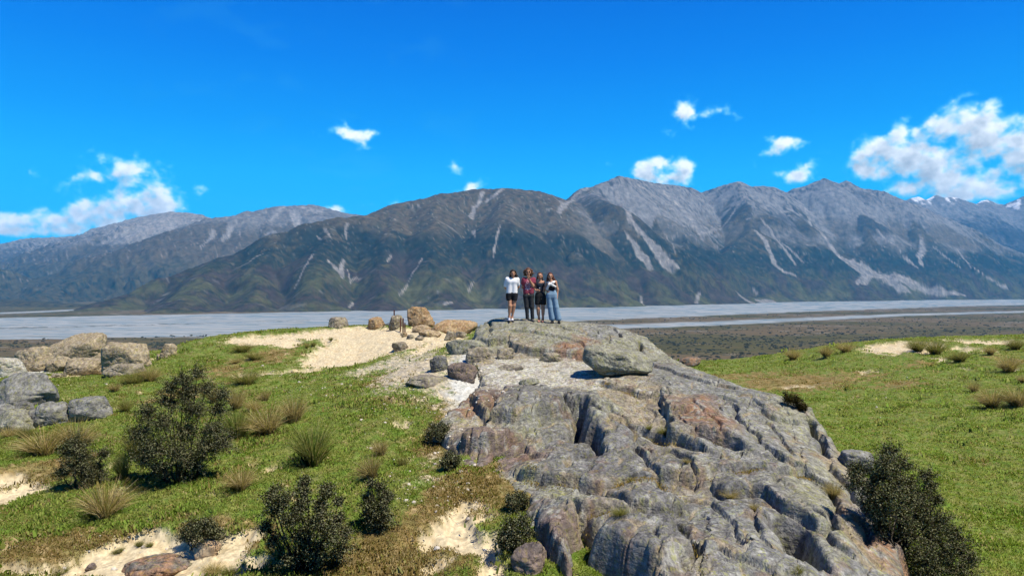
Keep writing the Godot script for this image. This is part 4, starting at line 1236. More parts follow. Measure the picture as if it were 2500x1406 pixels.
func prepare_rock() -> void:
	var p := []
	for s in ROCK_SPOTS:
		var w := pix(s[0], s[1], s[2])
		p.append([w.x, w.z, w.y])
	for s in ROCK_EDGE:
		edge_poly.append(Vector2((s[0] - CX) / F * s[2], -s[2]))
	var step := 0.36
	var cnx := int(RNX * RSTEP / step) + 3
	var cnz := int(RNZ * RSTEP / step) + 3
	var coarse := tps_grid(p, 0.02, RX0, RZ0, step, cnx, cnz)
	# joints: blocks are the cells of measured centres, stretched along the grain of the rock
	var seeds := []
	for b in BLOCKS:
		var dir := Vector3((b[0] - CX) / F, -(b[1] - CYP) / F, -1.0)
		var d := 5.0
		while d < 25.5 and dir.y * d > sample(coarse, RX0, RZ0, step, cnx, cnz, dir.x * d, -d):
			d += 0.04
		seeds.append([dir.x * d, -d, b])
	# broad flat faces: the block centres are joined into large triangles, each a plane
	var tri_p := PackedVector2Array()
	var tri_y := PackedFloat32Array()
	for q in seeds:
		tri_p.append(Vector2(q[0], q[1]))
		tri_y.append(sample(coarse, RX0, RZ0, step, cnx, cnz, q[0], q[1]) + q[2][2] * 0.9 + 0.03)
	for q in [[RX0 - 1, RZ0 - 1], [RX0 + 13, RZ0 - 1], [RX0 - 1, RZ0 + 23], [RX0 + 13, RZ0 + 23], [RX0 - 1, -15.0], [RX0 + 13, -15.0]]:
		tri_p.append(Vector2(q[0], q[1]))
		tri_y.append(sample(coarse, RX0, RZ0, step, cnx, cnz, q[0], q[1]))
	var tris := Geometry2D.triangulate_delaunay(tri_p)
	var face_map := PackedFloat32Array()
	face_map.resize(RNX * RNZ)
	face_map.fill(-1e6)
	for k in range(0, tris.size(), 3):
		var a := tri_p[tris[k]]
		var b := tri_p[tris[k + 1]]
		var c := tri_p[tris[k + 2]]
		var det := (b.y - c.y) * (a.x - c.x) + (c.x - b.x) * (a.y - c.y)
		if absf(det) < 1e-6:
			continue
		for j in range(maxi(0, int((minf(a.y, minf(b.y, c.y)) - RZ0) / RSTEP) - 1), mini(RNZ, int((maxf(a.y, maxf(b.y, c.y)) - RZ0) / RSTEP) + 2)):
			for i in range(maxi(0, int((minf(a.x, minf(b.x, c.x)) - RX0) / RSTEP) - 1), mini(RNX, int((maxf(a.x, maxf(b.x, c.x)) - RX0) / RSTEP) + 2)):
				var x := RX0 + i * RSTEP
				var z := RZ0 + j * RSTEP
				var l0 := ((b.y - c.y) * (x - c.x) + (c.x - b.x) * (z - c.y)) / det
				var l1 := ((c.y - a.y) * (x - c.x) + (a.x - c.x) * (z - c.y)) / det
				var l2 := 1.0 - l0 - l1
				if l0 >= -0.001 and l1 >= -0.001 and l2 >= -0.001:
					face_map[j * RNX + i] = l0 * tri_y[tris[k]] + l1 * tri_y[tris[k + 1]] + l2 * tri_y[tris[k + 2]]
	# joints pressed into the surface
	var joint_map := PackedFloat32Array()
	joint_map.resize(RNX * RNZ)
	for q in JOINTS:
		var pts := PackedVector2Array()
		for k in range(0, q[3].size(), 2):
			var dir := Vector3((1025.0 + 0.495 * q[3][k] - CX) / F, -(708.0 + 0.495 * q[3][k + 1] - CYP) / F, -1.0)
			var d := 5.0
			while d < 25.5 and dir.y * d > sample(coarse, RX0, RZ0, step, cnx, cnz, dir.x * d, -d):
				d += 0.04
			pts.append(Vector2(dir.x * d, -d))
		joint_lines.append(pts)
		var box := Rect2(pts[0], Vector2.ZERO)
		for p2 in pts:
			box = box.expand(p2)
		box = box.grow(1.3)
		for j in range(maxi(0, int((box.position.y - RZ0) / RSTEP)), mini(RNZ - 1, int((box.end.y - RZ0) / RSTEP))):
			for i in range(maxi(0, int((box.position.x - RX0) / RSTEP)), mini(RNX - 1, int((box.end.x - RX0) / RSTEP))):
				var w := Vector2(RX0 + i * RSTEP, RZ0 + j * RSTEP)
				w += Vector2(noise_c.get_noise_2d(w.x * 1.3, w.y * 1.3), noise_c.get_noise_2d(w.x * 1.3 + 30.0, w.y * 1.3)) * 0.11
				var best := 1e9
				var side := 1.0
				var tip := 0.0
				for k in range(1, pts.size()):
					var a := pts[k - 1]
					var e := pts[k] - a
					var t := (w - a).dot(e) / e.length_squared()
					var tc := clampf(t, 0.0, 1.0)
					var off := w - a - e * tc
					var dd := off.length_squared()
					if dd < best:
						best = dd
						side = signf(e.y * (w.x - a.x) - e.x * (w.y - a.y))
						tip = 0.0
						if (k == 1 and t < 0.0) or (k == pts.size() - 1 and t > 1.0):
							tip = absf(t - tc) * e.length()
				var dist := sqrt(best)
				if dist < 1.3:
					var fade := exp(-tip / 0.2)
					var rise := sstep(-0.04, 0.04, dist * side) - 0.5
					joint_map[j * RNX + i] += fade * (0.85 * q[0] * rise * exp(-dist / 0.95) - 1.1 * q[2] * exp(-(dist / (q[1] + 0.006)) ** 2))
	var ns := seeds.size()
	var sx := PackedFloat32Array(); var sz := PackedFloat32Array()
	for s in seeds:
		sx.append(s[0]); sz.append(s[1])
	var work := func(j: int) -> Array:
		var z := RZ0 + j * RSTEP
		var rh := PackedFloat32Array()
		var rk := PackedInt32Array()
		var rc := PackedColorArray()
		var near := PackedInt32Array()
		for k in ns:
			if absf(sz[k] - z) < 2.9:
				near.append(k)
		for i in RNX:
			var x := RX0 + i * RSTEP
			var at := j * RNX + i
			# wandering joints
			var wx := x + 0.26 * noise_c.get_noise_2d(x * 0.9, z * 0.9)
			var wz := z + 0.30 * noise_c.get_noise_2d(x * 0.9 + 60.0, z * 0.9)
			var b1 := 1e9
			var b2 := 1e9
			var k1 := 0
			var k2 := 0
			for k in near:
				var dx := wx - sx[k]
				var dz := wz - sz[k]
				var q := dx * dx * 1.1 + dz * dz * 0.62 + 0.35 * dx * dz
				if q < b1:
					b2 = b1; k2 = k1
					b1 = q; k1 = k
				elif q < b2:
					b2 = q; k2 = k
			var e := sqrt(b2) - sqrt(b1)          # about twice the distance from the joint
			var blk: Array = seeds[k1][2]
			var base := sample(coarse, RX0, RZ0, step, cnx, cnz, x, z)
			var dxl := x - sx[k1]
			var dzl := z - sz[k1]
			var soft: float = 0.3 if blk[5] == "white" else 1.0
			var y: float = base
			if face_map[at] > -1e5:
				y = lerpf(base, face_map[at], 0.9 * soft)
			y -= 0.03 * soft * exp(-(e / 0.035) ** 2)
			y += joint_map[at] * (0.5 + 0.5 * soft)
			# small broken facets where the rock is shattered, a few long cracks along the grain
			var broken := sstep(0.0, 0.4, noise_w.get_noise_2d(x * 0.6 + 70.0, z * 0.6)) * soft
			var gx := x * 0.92 + z * 0.38 + 0.10 * noise_c.get_noise_2d(x * 1.2, z * 1.2)
			var gz := z * 0.92 - x * 0.38 + 0.10 * noise_c.get_noise_2d(x * 1.2 + 8.0, z * 1.2)
			y += broken * facet(gx / 0.55, gz / 0.85, 3, 0.020, 0.05)
			y += (0.25 + 0.75 * broken) * facet(gx / 0.16, gz / 0.24, 9, 0.006, 0.014)
			var cr := absf(noise_c.get_noise_2d(gx * 0.9, gz * 0.22))
			y -= 0.12 * soft * exp(-(cr / 0.014) ** 2)
			y += soft * 0.018 * noise_a.get_noise_2d(x * 1.1, z * 1.1)
			# the rim of the outcrop bends down into the turf
			var out := edge_distance(Vector2(x + 0.14 * noise_b.get_noise_2d(x * 2.0, z * 2.0), z + 0.14 * noise_b.get_noise_2d(x * 2.0 + 7.0, z * 2.0)))
			if out < 0.5:
				var k := 0.5 - out
				y -= 0.35 * k * k + (2.6 * (k - 0.5) if k > 0.5 else 0.0)
			rh.append(y)
			rk.append(k1)
			# colour of the stone itself
			var st: Array = STAIN[blk[5]]
			var n1 := noise_a.get_noise_2d(x * 1.6 + 20.0, z * 1.6)
			var n2 := noise_a.get_noise_2d(x * 6.0, z * 6.0 + 12.0)
			var c: Color = st[0].lerp(st[1], sstep(-0.35, 0.35, n1 + 0.6 * n2))
			# stains bleed over the joints
			var mixed := sstep(0.45, 0.0, e) * 0.48 + 0.1 * sstep(0.0, 0.5, n1)
			var st2: Array = STAIN[seeds[k2][2][5]]
			c = c.lerp(st2[0].lerp(st2[1], 0.5), mixed)
			var gy := noise_a.get_noise_2d(x * 3.1 + 50.0, z * 3.1)
			c = c.lerp(Color(0.38, 0.37, 0.15), sstep(0.22, 0.42, gy + 0.4 * n2) * (0.5 if blk[5] == "lichen" else 0.25))
			var gw := noise_a.get_noise_2d(x * 2.2 + 80.0, z * 2.2)
			c = c.lerp(Color(0.54, 0.53, 0.48), sstep(0.24, 0.40, gw + 0.35 * n2) * 0.6)
			var gr := noise_a.get_noise_2d(x * 1.1 + 120.0, z * 1.1)
			c = c.lerp(Color(0.27, 0.13, 0.075), sstep(0.28, 0.55, gr + 0.25 * n2) * 0.35 * (1.0 - sstep(-18.0, -19.0, z) * 0.4))
			# dry earth and pale grit lie along some joints
			var dirt := noise_a.get_noise_2d(x * 1.0 + 200.0, z * 1.0)
			if blk[2] < 0.0 or dirt > 0.1:
				c = c.lerp(Color(0.44, 0.35, 0.23), sstep(0.11, 0.04, e) * sstep(-0.1, 0.25, dirt) * 0.7)
			rc.append(c)
		return [rh, rk, rc]
	for got in in_rows(RNZ, work):
		rock_grid.append_array(got[0])
		rock_cell.append_array(got[1])
		rock_color.append_array(got[2])

# a plane that belongs to the nearest of scattered centres: offset and tilt differ from cell to cell
func facet(x: float, z: float, salt: int, lift: float, tilt: float) -> float:
	var ix := floori(x)
	var iz := floori(z)
	var best := 1e9
	var out := 0.0
	for a in range(-1, 2):
		for b in range(-1, 2):
			var h := hash((ix + a) * 7919 + (iz + b) * 104729 + salt * 31)
			var sx := ix + a + (h & 255) / 255.0
			var sz := iz + b + ((h >> 8) & 255) / 255.0
			var d := (x - sx) * (x - sx) + (z - sz) * (z - sz)
			if d < best:
				best = d
				out = lift * (((h >> 16) & 255) / 127.5 - 1.0) + tilt * ((((h >> 20) & 255) / 127.5 - 1.0) * (x - sx) + (((h >> 12) & 255) / 127.5 - 1.0) * (z - sz))
	return out

func edge_distance(p: Vector2) -> float:
	var best := 1e9
	var n := edge_poly.size()
	var inside := false
	var j := n - 1
	for i in n:
		var a := edge_poly[i]
		var b := edge_poly[j]
		var e := b - a
		var w := p - a
		var t := clampf(w.dot(e) / e.length_squared(), 0.0, 1.0)
		best = minf(best, (w - e * t).length_squared())
		if (a.y > p.y) != (b.y > p.y) and p.x < (b.x - a.x) * (p.y - a.y) / (b.y - a.y) + a.x:
			inside = not inside
		j = i
	return sqrt(best) * (1.0 if inside else -1.0)

func make_outcrop() -> void:
	# every block between two joints is a piece of its own
	var v := PackedVector3Array()
	v.resize(RNX * RNZ)
	var keep := PackedByteArray()
	keep.resize(RNX * RNZ)
	for j in RNZ:
		for i in RNX:
			var x := RX0 + i * RSTEP
			var z := RZ0 + j * RSTEP
			var y := rock_grid[j * RNX + i]
			v[j * RNX + i] = Vector3(x, y, z)
			keep[j * RNX + i] = 1 if y > base_height(x, z) - 0.7 else 0
	var nor := PackedVector3Array()
	nor.resize(v.size())
	for j in RNZ:
		for i in RNX:
			var ex := v[j * RNX + mini(i + 1, RNX - 1)] - v[j * RNX + maxi(i - 1, 0)]
			var ez := v[mini(j + 1, RNZ - 1) * RNX + i] - v[maxi(j - 1, 0) * RNX + i]
			nor[j * RNX + i] = ez.cross(ex).normalized()
	var base := Vector3(2.5, -3.6, -14.0)
	var o := thing("rock_outcrop", base, "big lichen-covered grey rock outcrop split by joints, with the people on top", "rock outcrop")
	var lists := {}
	for j in RNZ - 1:
		for i in RNX - 1:
			var a := j * RNX + i
			if keep[a] + keep[a + 1] + keep[a + RNX] + keep[a + RNX + 1] == 0:
				continue
			var cell := rock_cell[a]
			if not lists.has(cell):
				lists[cell] = PackedInt32Array()
			var l: PackedInt32Array = lists[cell]
			# rows run towards the camera here
			l.append_array(PackedInt32Array([a, a + 1, a + RNX, a + 1, a + RNX + 1, a + RNX]))
			lists[cell] = l
	for cell in lists:
		var l: PackedInt32Array = lists[cell]
		if l.size() < 60:
			continue
		var seen := {}
		var pv := PackedVector3Array(); var pn := PackedVector3Array(); var pc := PackedColorArray(); var pi := PackedInt32Array()
		for k in l:
			if not seen.has(k):
				seen[k] = pv.size()
				pv.append(v[k] - base); pn.append(nor[k]); pc.append(rock_color[k])
			pi.append(seen[k])
		part("block", mesh_of(pv, pn, pc, pi), mat_rock, o)

# ------------------------------------------------------------------ boulders
var ico_v := {}
var ico_i := {}

func ico(level: int) -> void:
	if ico_v.has(level):
		return
	if level == 0:
		var t := (1.0 + sqrt(5.0)) / 2.0
		var v := PackedVector3Array()
		for q in [[-1, t, 0], [1, t, 0], [-1, -t, 0], [1, -t, 0], [0, -1, t], [0, 1, t], [0, -1, -t], [0, 1, -t], [t, 0, -1], [t, 0, 1], [-t, 0, -1], [-t, 0, 1]]:
			v.append(Vector3(q[0], q[1], q[2]).normalized())
		ico_v[0] = v
		ico_i[0] = PackedInt32Array([0, 5, 11, 0, 1, 5, 0, 7, 1, 0, 10, 7, 0, 11, 10, 1, 9, 5, 5, 4, 11, 11, 2, 10, 10, 6, 7, 7, 8, 1, 3, 4, 9, 3, 2, 4, 3, 6, 2, 3, 8, 6, 3, 9, 8, 4, 5, 9, 2, 11, 4, 6, 10, 2, 8, 7, 6, 9, 1, 8])
		return
	ico(level - 1)
	var v: PackedVector3Array = ico_v[level - 1].duplicate()
	var src: PackedInt32Array = ico_i[level - 1]
	var idx := PackedInt32Array()
	var mid := {}
	for k in range(0, src.size(), 3):
		var m := [0, 0, 0]
		for e in 3:
			var a := src[k + e]
			var b := src[k + (e + 1) % 3]
			var key := mini(a, b) * 100000 + maxi(a, b)
			if not mid.has(key):
				mid[key] = v.size()
				v.append((v[a] + v[b]).normalized())
			m[e] = mid[key]
		idx.append_array(PackedInt32Array([src[k], m[0], m[2], src[k + 1], m[1], m[0], src[k + 2], m[2], m[1], m[0], m[1], m[2]]))
	ico_v[level] = v
	ico_i[level] = idx

# a block hewn by a few planes, worn round, size in metres; its foot lies a quarter below its middle
func boulder_mesh(size: Vector3, seed_: int, stain: String, level := 4, flat := 9.0, tilt := 0.0) -> ArrayMesh:
	ico(level)
	var r := RandomNumberGenerator.new()
	r.seed = seed_
	var planes := []
	for k in 12:
		var n := Vector3(r.randfn(), r.randfn() * 0.7, r.randfn()).normalized()
		planes.append([n, r.randf_range(0.56, 0.92)])
	planes.append([Vector3(r.randfn() * 0.14, 1, r.randfn() * 0.14).normalized(), r.randf_range(0.8, 0.95)])
	for k in 5:
		var az := TAU * k / 5.0 + r.randf() * 0.9
		planes.append([Vector3(cos(az), r.randf_range(-0.1, 0.45), sin(az)).normalized(), r.randf_range(0.62, 0.8)])
	var off := Vector3(r.randf() * 90.0, r.randf() * 90.0, r.randf() * 90.0)
	var src: PackedVector3Array = ico_v[level]
	var idx: PackedInt32Array = ico_i[level]
	var v := PackedVector3Array()
	var col := PackedColorArray()
	v.resize(src.size())
	col.resize(src.size())
	var st: Array = STAIN[stain]
	var turn := Basis(Vector3.BACK, tilt)
	var big := maxf(size.x, size.z)
	for i in src.size():
		var d := src[i]
		var s := 1.0
		for p in planes:
			var q: float = d.dot(p[0]) / p[1]
			if q > 0.05:
				s += pow(q, flat)
		var rad := pow(s, -1.0 / flat)
		var w := d * rad
		var at := w * size * 0.5
		var nz := noise_a.get_noise_3dv(at * 2.6 / maxf(big, 0.2) + off)
		var nf := noise_a.get_noise_3dv(at * 5.0 + off)
		var crack := absf(noise_b.get_noise_3dv(at * Vector3(1.0, 2.2, 1.0) * 1.6 / maxf(big, 0.3) + off * 2.0))
		at *= 1.0 + 0.12 * nz + 0.05 * nf - 0.10 * exp(-(crack / 0.035) ** 2)
		v[i] = turn * at
		var n2 := noise_a.get_noise_3dv(at * 3.0 + off * 3.0)
		var c: Color = st[0].lerp(st[1], sstep(-0.3, 0.35, n2 + 0.5 * nf))
		var g := noise_a.get_noise_3dv(at * 4.0 + off * 5.0)
		if stain in ["grey", "dark", "lichen", "tan", "orange"]:
			c = c.lerp(Color(0.33, 0.31, 0.13), sstep(0.2, 0.4, g) * (0.6 if stain == "lichen" else 0.35))
			c = c.lerp(Color(0.46, 0.44, 0.38), sstep(0.22, 0.4, -g + 0.3 * nf) * 0.45)
		col[i] = c
	var nor := PackedVector3Array()
	nor.resize(v.size())
	for k in range(0, idx.size(), 3):
		var f := (v[idx[k + 2]] - v[idx[k]]).cross(v[idx[k + 1]] - v[idx[k]])
		for e in 3:
			nor[idx[k + e]] += f
	for i in nor.size():
		nor[i] = nor[i].normalized()
		if nor[i].dot(v[i]) < 0.0:
			nor[i] = -nor[i]
	return mesh_of(v, nor, col, idx)

# photo x, photo y of the foot, width and height in photo pixels, depth over width, stain, name, label
const ROCKS := [
	[192, 884, 152, 72, 0.7, "orange", "boulder", "big flat-topped tan boulder, tallest of the tan rocks on the left"],
	[303, 908, 140, 74, 0.7, "orange", "boulder", "rounded tan boulder sloping down to the right beside the tallest tan rock"],
	[96, 906, 84, 58, 0.8, "orange", "boulder", "orange-stained boulder left of the tallest tan rock"],
	[50, 882, 30, 30, 0.9, "tan", "rock", "small jagged rock on top of the pale bank at far left"],
	[52, 906, 28, 20, 0.9, "tan", "rock", "small tan rock at the foot of the orange-stained boulder"],
	[200, 916, 108, 42, 0.7, "orange", "rock", "low broken tan rock in front of the tallest tan boulder"],
	[302, 917, 112, 28, 0.7, "tan", "rock", "low slab in front of the rounded tan boulder"],
	[140, 909, 66, 36, 0.8, "orange", "rock", "low tan rock wedged between the orange-stained and tallest tan boulders"],
	[18, 918, 100, 48, 0.8, "white", "rock", "bleached pale rock bank at the left edge"],
	[142, 922, 36, 10, 0.7, "pale", "stone", "flat pale stone lying on turf below the tan rocks"],
	[410, 873, 42, 34, 0.8, "orange", "rock", "orange rock leaning against the left end of the green knoll"],
	[388, 878, 15, 14, 1.0, "orange", "rock", "little orange stone left of the rock by the green knoll"],
	[62, 1003, 175, 84, 0.8, "grey", "boulder", "big rounded grey boulder at the left edge, highest of the grey rocks"],
	[52, 1016, 52, 34, 0.9, "dark", "rock", "dark block in the notch under the big grey boulder"],
	[126, 1042, 88, 58, 0.8, "grey", "boulder", "rounded grey boulder in the middle of the grey rocks"],
	[212, 1028, 114, 56, 0.8, "grey", "boulder", "lichen-spotted grey boulder, rightmost of the grey rocks"],
	[38, 1058, 104, 54, 0.8, "lichen", "boulder", "yellow-lichened grey boulder, lowest at the left edge"],
	[86, 1044, 52, 42, 0.8, "dark", "rock", "narrow dark rock between the lowest and the middle grey boulders"],
	[10, 1022, 56, 36, 0.8, "grey", "rock", "grey rock cut by the left edge under the big boulder"],
	[1021, 801, 68, 52, 0.8, "cream2", "boulder", "standing orange-brown boulder with a pale top by the iron posts"],
	[827, 800, 56, 28, 0.9, "tan", "rock", "lone mossy rock on the left end of the sandy ridge"],
	[920, 804, 46, 30, 0.9, "cream2", "rock", "square-ended pale rock left of the root tangle"],
	[966, 805, 42, 34, 0.8, "tan", "rock", "pale rock behind the iron posts and roots"],
	[1030, 811, 58, 19, 0.8, "cream", "rock", "smooth orange hump below the standing boulder"],
	[1050, 823, 62, 18, 0.8, "cream", "rock", "pale slab below the smooth orange hump"],
	[1111, 815, 116, 34, 0.7, "cream2", "rock", "long low tan whaleback between the standing boulder and the outcrop"],
	[976, 858, 46, 28, 0.8, "tan", "rock", "sloping pale rock at the right end of the sand hollow"],
	[1098, 831, 32, 22, 0.9, "tan", "rock", "tan block in front of the low whaleback"],
	[1127, 826, 30, 19, 0.9, "tan", "rock", "dark-shadowed block right of the tan block"],
	[986, 822, 18, 11, 0.9, "cream", "stone", "pink-white stone below the iron posts"],
	[1003, 828, 20, 11, 0.9, "pale", "stone", "pale stone in the rubble below the smooth hump"],
	[1024, 831, 22, 10, 0.9, "tan", "stone", "flat tan stone in the rubble, farthest right"],
	[1070, 908, 54, 40, 0.8, "dark", "rock", "split dark rock on the pale rubble left of the outcrop"],
	[1128, 930, 74, 44, 0.7, "maroon", "rock", "reddish block with a small bush at its right end"],
	[1166, 884, 70, 36, 0.8, "tan", "rock", "rounded rock with orange top below the summit ledge"],
	[1146, 864, 116, 34, 0.5, "lichen", "rock", "long low lichened ledge left of the summit dome"],
	[1040, 945, 120, 26, 0.8, "pale", "rock", "low grey slab sinking into the turf left of the outcrop"],
	[1250, 905, 62, 14, 0.6, "pale", "rock", "flat pale ledge stone on the bleached shelf"],
	[1345, 884, 60, 22, 0.6, "tan", "rock", "pale stone at the foot of the summit dome"],
	[1232, 876, 50, 26, 0.7, "tan", "rock", "pale blocky stone below the left side of the summit dome"],
	[1290, 940, 60, 16, 0.7, "lichen", "rock", "low rounded stone at the front of the bleached shelf"],
	[1682, 893, 66, 20, 0.8, "peach", "rock", "pinkish slab in the grass behind the right side of the dome"],
	[2090, 1150, 96, 44, 0.8, "grey", "boulder", "smooth grey boulder at the outcrop's right foot above the shrub"],
	[375, 1416, 180, 38, 0.7, "peach", "rock", "pinkish-white flat rock in the sand at the bottom edge"],
	[220, 1394, 28, 15, 0.9, "maroon", "stone", "reddish stone at the edge of the lower sand patch"],
	[1290, 1404, 100, 66, 0.8, "maroon", "boulder", "reddish-brown boulder at the bottom left foot of the outcrop"],
	[505, 1362, 70, 40, 0.6, "cream", "sand_bank", "undercut sandy block beneath the overhanging small shrub"],
]

func make_boulders() -> void:
	var k := 0
	for q in ROCKS:
		k += 1
		var foot := hit(q[0], q[1])
		var d := -foot.z
		var w: float = q[2] / F * d
		var h: float = q[3] / F * d
		var dep: float = w * q[4]
		var mesh := boulder_mesh(Vector3(w * 1.22, h * 1.55, dep * 1.2), 100 + k * 7, q[5], 4 if q[2] > 30 else 3, 26.0 if q[6] == "boulder" else 22.0)
		var mat := mat_ground if q[6] == "turf_bank" or q[6] == "sand_bank" else mat_rock
		var o := part(q[6], mesh, mat, self)
		o.position = Vector3(foot.x * (d + dep * 0.35) / d, foot.y + h * 0.28, foot.z - dep * 0.35)
		tag(o, q[7], "rock" if mat == mat_rock else "bank")
	# the tilted slab that overhangs its own shadow
	var foot := hit(1510, 922)
	var d := -foot.z
	var slab := part("boulder", boulder_mesh(Vector3(240.0 / F * d, 96.0 / F * d, 1.7), 931, "lichen", 4, 26.0, -0.12), mat_rock, self)
	slab.position = Vector3(foot.x, foot.y + 0.27, foot.z - 0.45)
	tag(slab, "tilted wedge-shaped slab lying loose on the outcrop with a black shadow under its left end", "rock")

# ------------------------------------------------------------------ shrubs, tussocks, grass
# a tapered limb through points, added to the arrays
func limb(v: PackedVector3Array, n: PackedVector3Array, idx: PackedInt32Array, pts: Array, r0: float, r1: float, sides := 5) -> void:
	var base := v.size()
	for i in pts.size():
		var p: Vector3 = pts[i]
		var dir: Vector3 = (pts[mini(i + 1, pts.size() - 1)] - pts[maxi(i - 1, 0)]).normalized()
		var a := dir.cross(Vector3(0.31, 0.2, 0.93)).normalized()
		var b := dir.cross(a)
		var r := lerpf(r0, r1, i / float(maxi(pts.size() - 1, 1)))
		for k in sides:
			var t := TAU * k / sides
			var o := a * cos(t) + b * sin(t)
			v.append(p + o * r)
			n.append(o)
	for i in pts.size() - 1:
		for k in sides:
			var q := base + i * sides + k
			var w := base + i * sides + (k + 1) % sides
			idx.append_array(PackedInt32Array([q, w, q + sides, w, w + sides, q + sides]))

# clumps: photo x, photo y, radius in photo pixels, depth offset in m (positive is farther)
const SHRUBS := [
	["shrub", "tallest dark bushy shrub, standing on the left slope with bare grey twigs", 430, 1178, [[480, 912, 26, 0.2], [445, 930, 30, 0.1], [415, 945, 30, -0.1], [455, 965, 40, 0.1], [500, 950, 32, 0.3], [540, 965, 32, 0.2], [410, 985, 34, 0.0], [470, 1005, 46, 0.0], [530, 1000, 34, 0.2], [355, 1010, 40, 0.2], [395, 1035, 44, 0.0], [450, 1055, 52, -0.1], [515, 1050, 40, 0.1], [345, 1060, 40, 0.1], [375, 1095, 48, -0.1], [500, 1098, 54, -0.15], [535, 1085, 40, 0.1], [430, 1115, 50, -0.1], [470, 1130, 48, -0.1], [350, 1120, 44, 0.1], [390, 1145, 44, 0.0]], 1.0],
	["shrub", "small dark shrub at the brown bank by the left edge", 195, 1192, [[180, 1085, 30, 0.0], [165, 1105, 34, 0.0], [200, 1115, 36, 0.0], [185, 1140, 44, 0.0], [230, 1145, 30, 0.1], [250, 1110, 18, 0.1], [150, 1155, 28, 0.0], [210, 1165, 36, -0.1], [240, 1165, 26, 0.0]], 1.0],
	["shrub", "wide spiky dark shrub at the bottom, left of the outcrop", 745, 1395, [[745, 1175, 18, 0.1], [740, 1200, 22, 0.1], [800, 1190, 16, 0.2], [795, 1210, 18, 0.2], [660, 1205, 26, 0.1], [690, 1225, 34, 0.0], [735, 1235, 36, 0.1], [775, 1240, 32, 0.1], [825, 1225, 16, 0.2], [665, 1245, 28, 0.0], [710, 1270, 42, 0.0], [765, 1275, 44, 0.0], [650, 1290, 30, 0.1], [820, 1270, 26, 0.1], [800, 1305, 44, -0.1], [735, 1315, 44, 0.0], [845, 1300, 26, 0.1], [670, 1325, 36, 0.0], [825, 1345, 36, -0.1], [770, 1355, 44, -0.1], [715, 1365, 44, -0.05]], 0.9],
	["shrub", "upright dark shrub just right of the wide spiky one", 918, 1296, [[905, 1180, 12, 0.0], [925, 1195, 24, 0.0], [945, 1215, 22, 0.1], [900, 1220, 26, 0.0], [930, 1240, 32, 0.0], [900, 1255, 28, 0.0], [940, 1265, 26, 0.0], [915, 1275, 30, 0.0]], 1.0],
	["shrub", "flat-topped shrub overhanging the lower sand patch", 488, 1352, [[470, 1290, 26, 0.0], [500, 1285, 28, 0.0], [520, 1300, 26, 0.0], [455, 1308, 24, 0.0], [485, 1310, 30, -0.1], [525, 1312, 20, 0.0]], 1.0],
	["shrub", "tall dark shrub with a domed top at the right foot of the outcrop", 2190, 1330, [[2175, 1110, 34, 0.2], [2160, 1140, 38, 0.1], [2200, 1140, 38, 0.2], [2180, 1175, 46, 0.0], [2140, 1170, 34, 0.2], [2095, 1150, 28, 0.1], [2090, 1180, 34, 0.1], [2125, 1205, 40, 0.0], [2175, 1215, 50, 0.0], [2215, 1185, 34, 0.2], [2225, 1225, 38, 0.2], [2265, 1165, 22, 0.4], [2275, 1190, 20, 0.4], [2255, 1210, 24, 0.4], [2290, 1220, 20, 0.4], [2255, 1240, 28, 0.3], [2150, 1245, 44, 0.0], [2200, 1260, 48, 0.0], [2120, 1235, 28, 0.1], [2160, 1285, 44, -0.1]], 1.0],
	["shrub", "broad grey-green shrub cut by the bottom edge right of the outcrop", 2265, 1440, [[2250, 1270, 44, 0.1], [2290, 1275, 40, 0.2], [2210, 1300, 44, 0.0], [2270, 1315, 54, 0.0], [2325, 1305, 40, 0.2], [2345, 1345, 40, 0.2], [2195, 1350, 46, 0.0], [2250, 1365, 58, -0.1], [2310, 1365, 50, 0.0], [2205, 1400, 50, -0.1], [2270, 1410, 60, -0.1], [2340, 1395, 44, 0.1], [2375, 1370, 24, 0.3]], 1.0],
	["bush", "round dark bush against the orange-edged block left of the outcrop", 1072, 1080, [[1062, 1045, 20, 0.0], [1085, 1048, 20, 0.0], [1050, 1062, 18, 0.0], [1075, 1064, 24, -0.05], [1096, 1065, 16, 0.0]], 1.2],
	["bush", "small round bush in the turf below the reddish rocks", 1098, 1152, [[1095, 1118, 18, 0.0], [1110, 1125, 16, 0.0], [1085, 1132, 16, 0.0], [1100, 1138, 18, 0.0]], 1.2],
	["bush", "low green bush on the dry patch at the outcrop's left edge", 1260, 1246, [[1248, 1220, 18, 0.0], [1268, 1216, 18, 0.0], [1280, 1228, 14, 0.0], [1256, 1234, 20, 0.0]], 1.2],
	["bush", "twiggy brown-green bush beside the brown block at the bottom", 1255, 1345, [[1240, 1285, 26, 0.0], [1275, 1275, 24, 0.0], [1255, 1305, 36, 0.0], [1225, 1318, 24, 0.0], [1288, 1300, 20, 0.0], [1262, 1325, 30, -0.05]], 0.8],
	["bush", "tiny bush at the right end of the reddish block", 1158, 915, [[1150, 900, 10, 0.0], [1162, 903, 10, 0.0], [1156, 908, 10, 0.0]], 1.2],
	["moss_mat", "brown-green mat plant hanging over the outcrop's right shoulder", 1940, 1000, [[1925, 974, 14, 0.0], [1945, 980, 14, 0.0], [1955, 995, 12, 0.0], [1962, 1010, 10, 0.0]], 1.4],
]

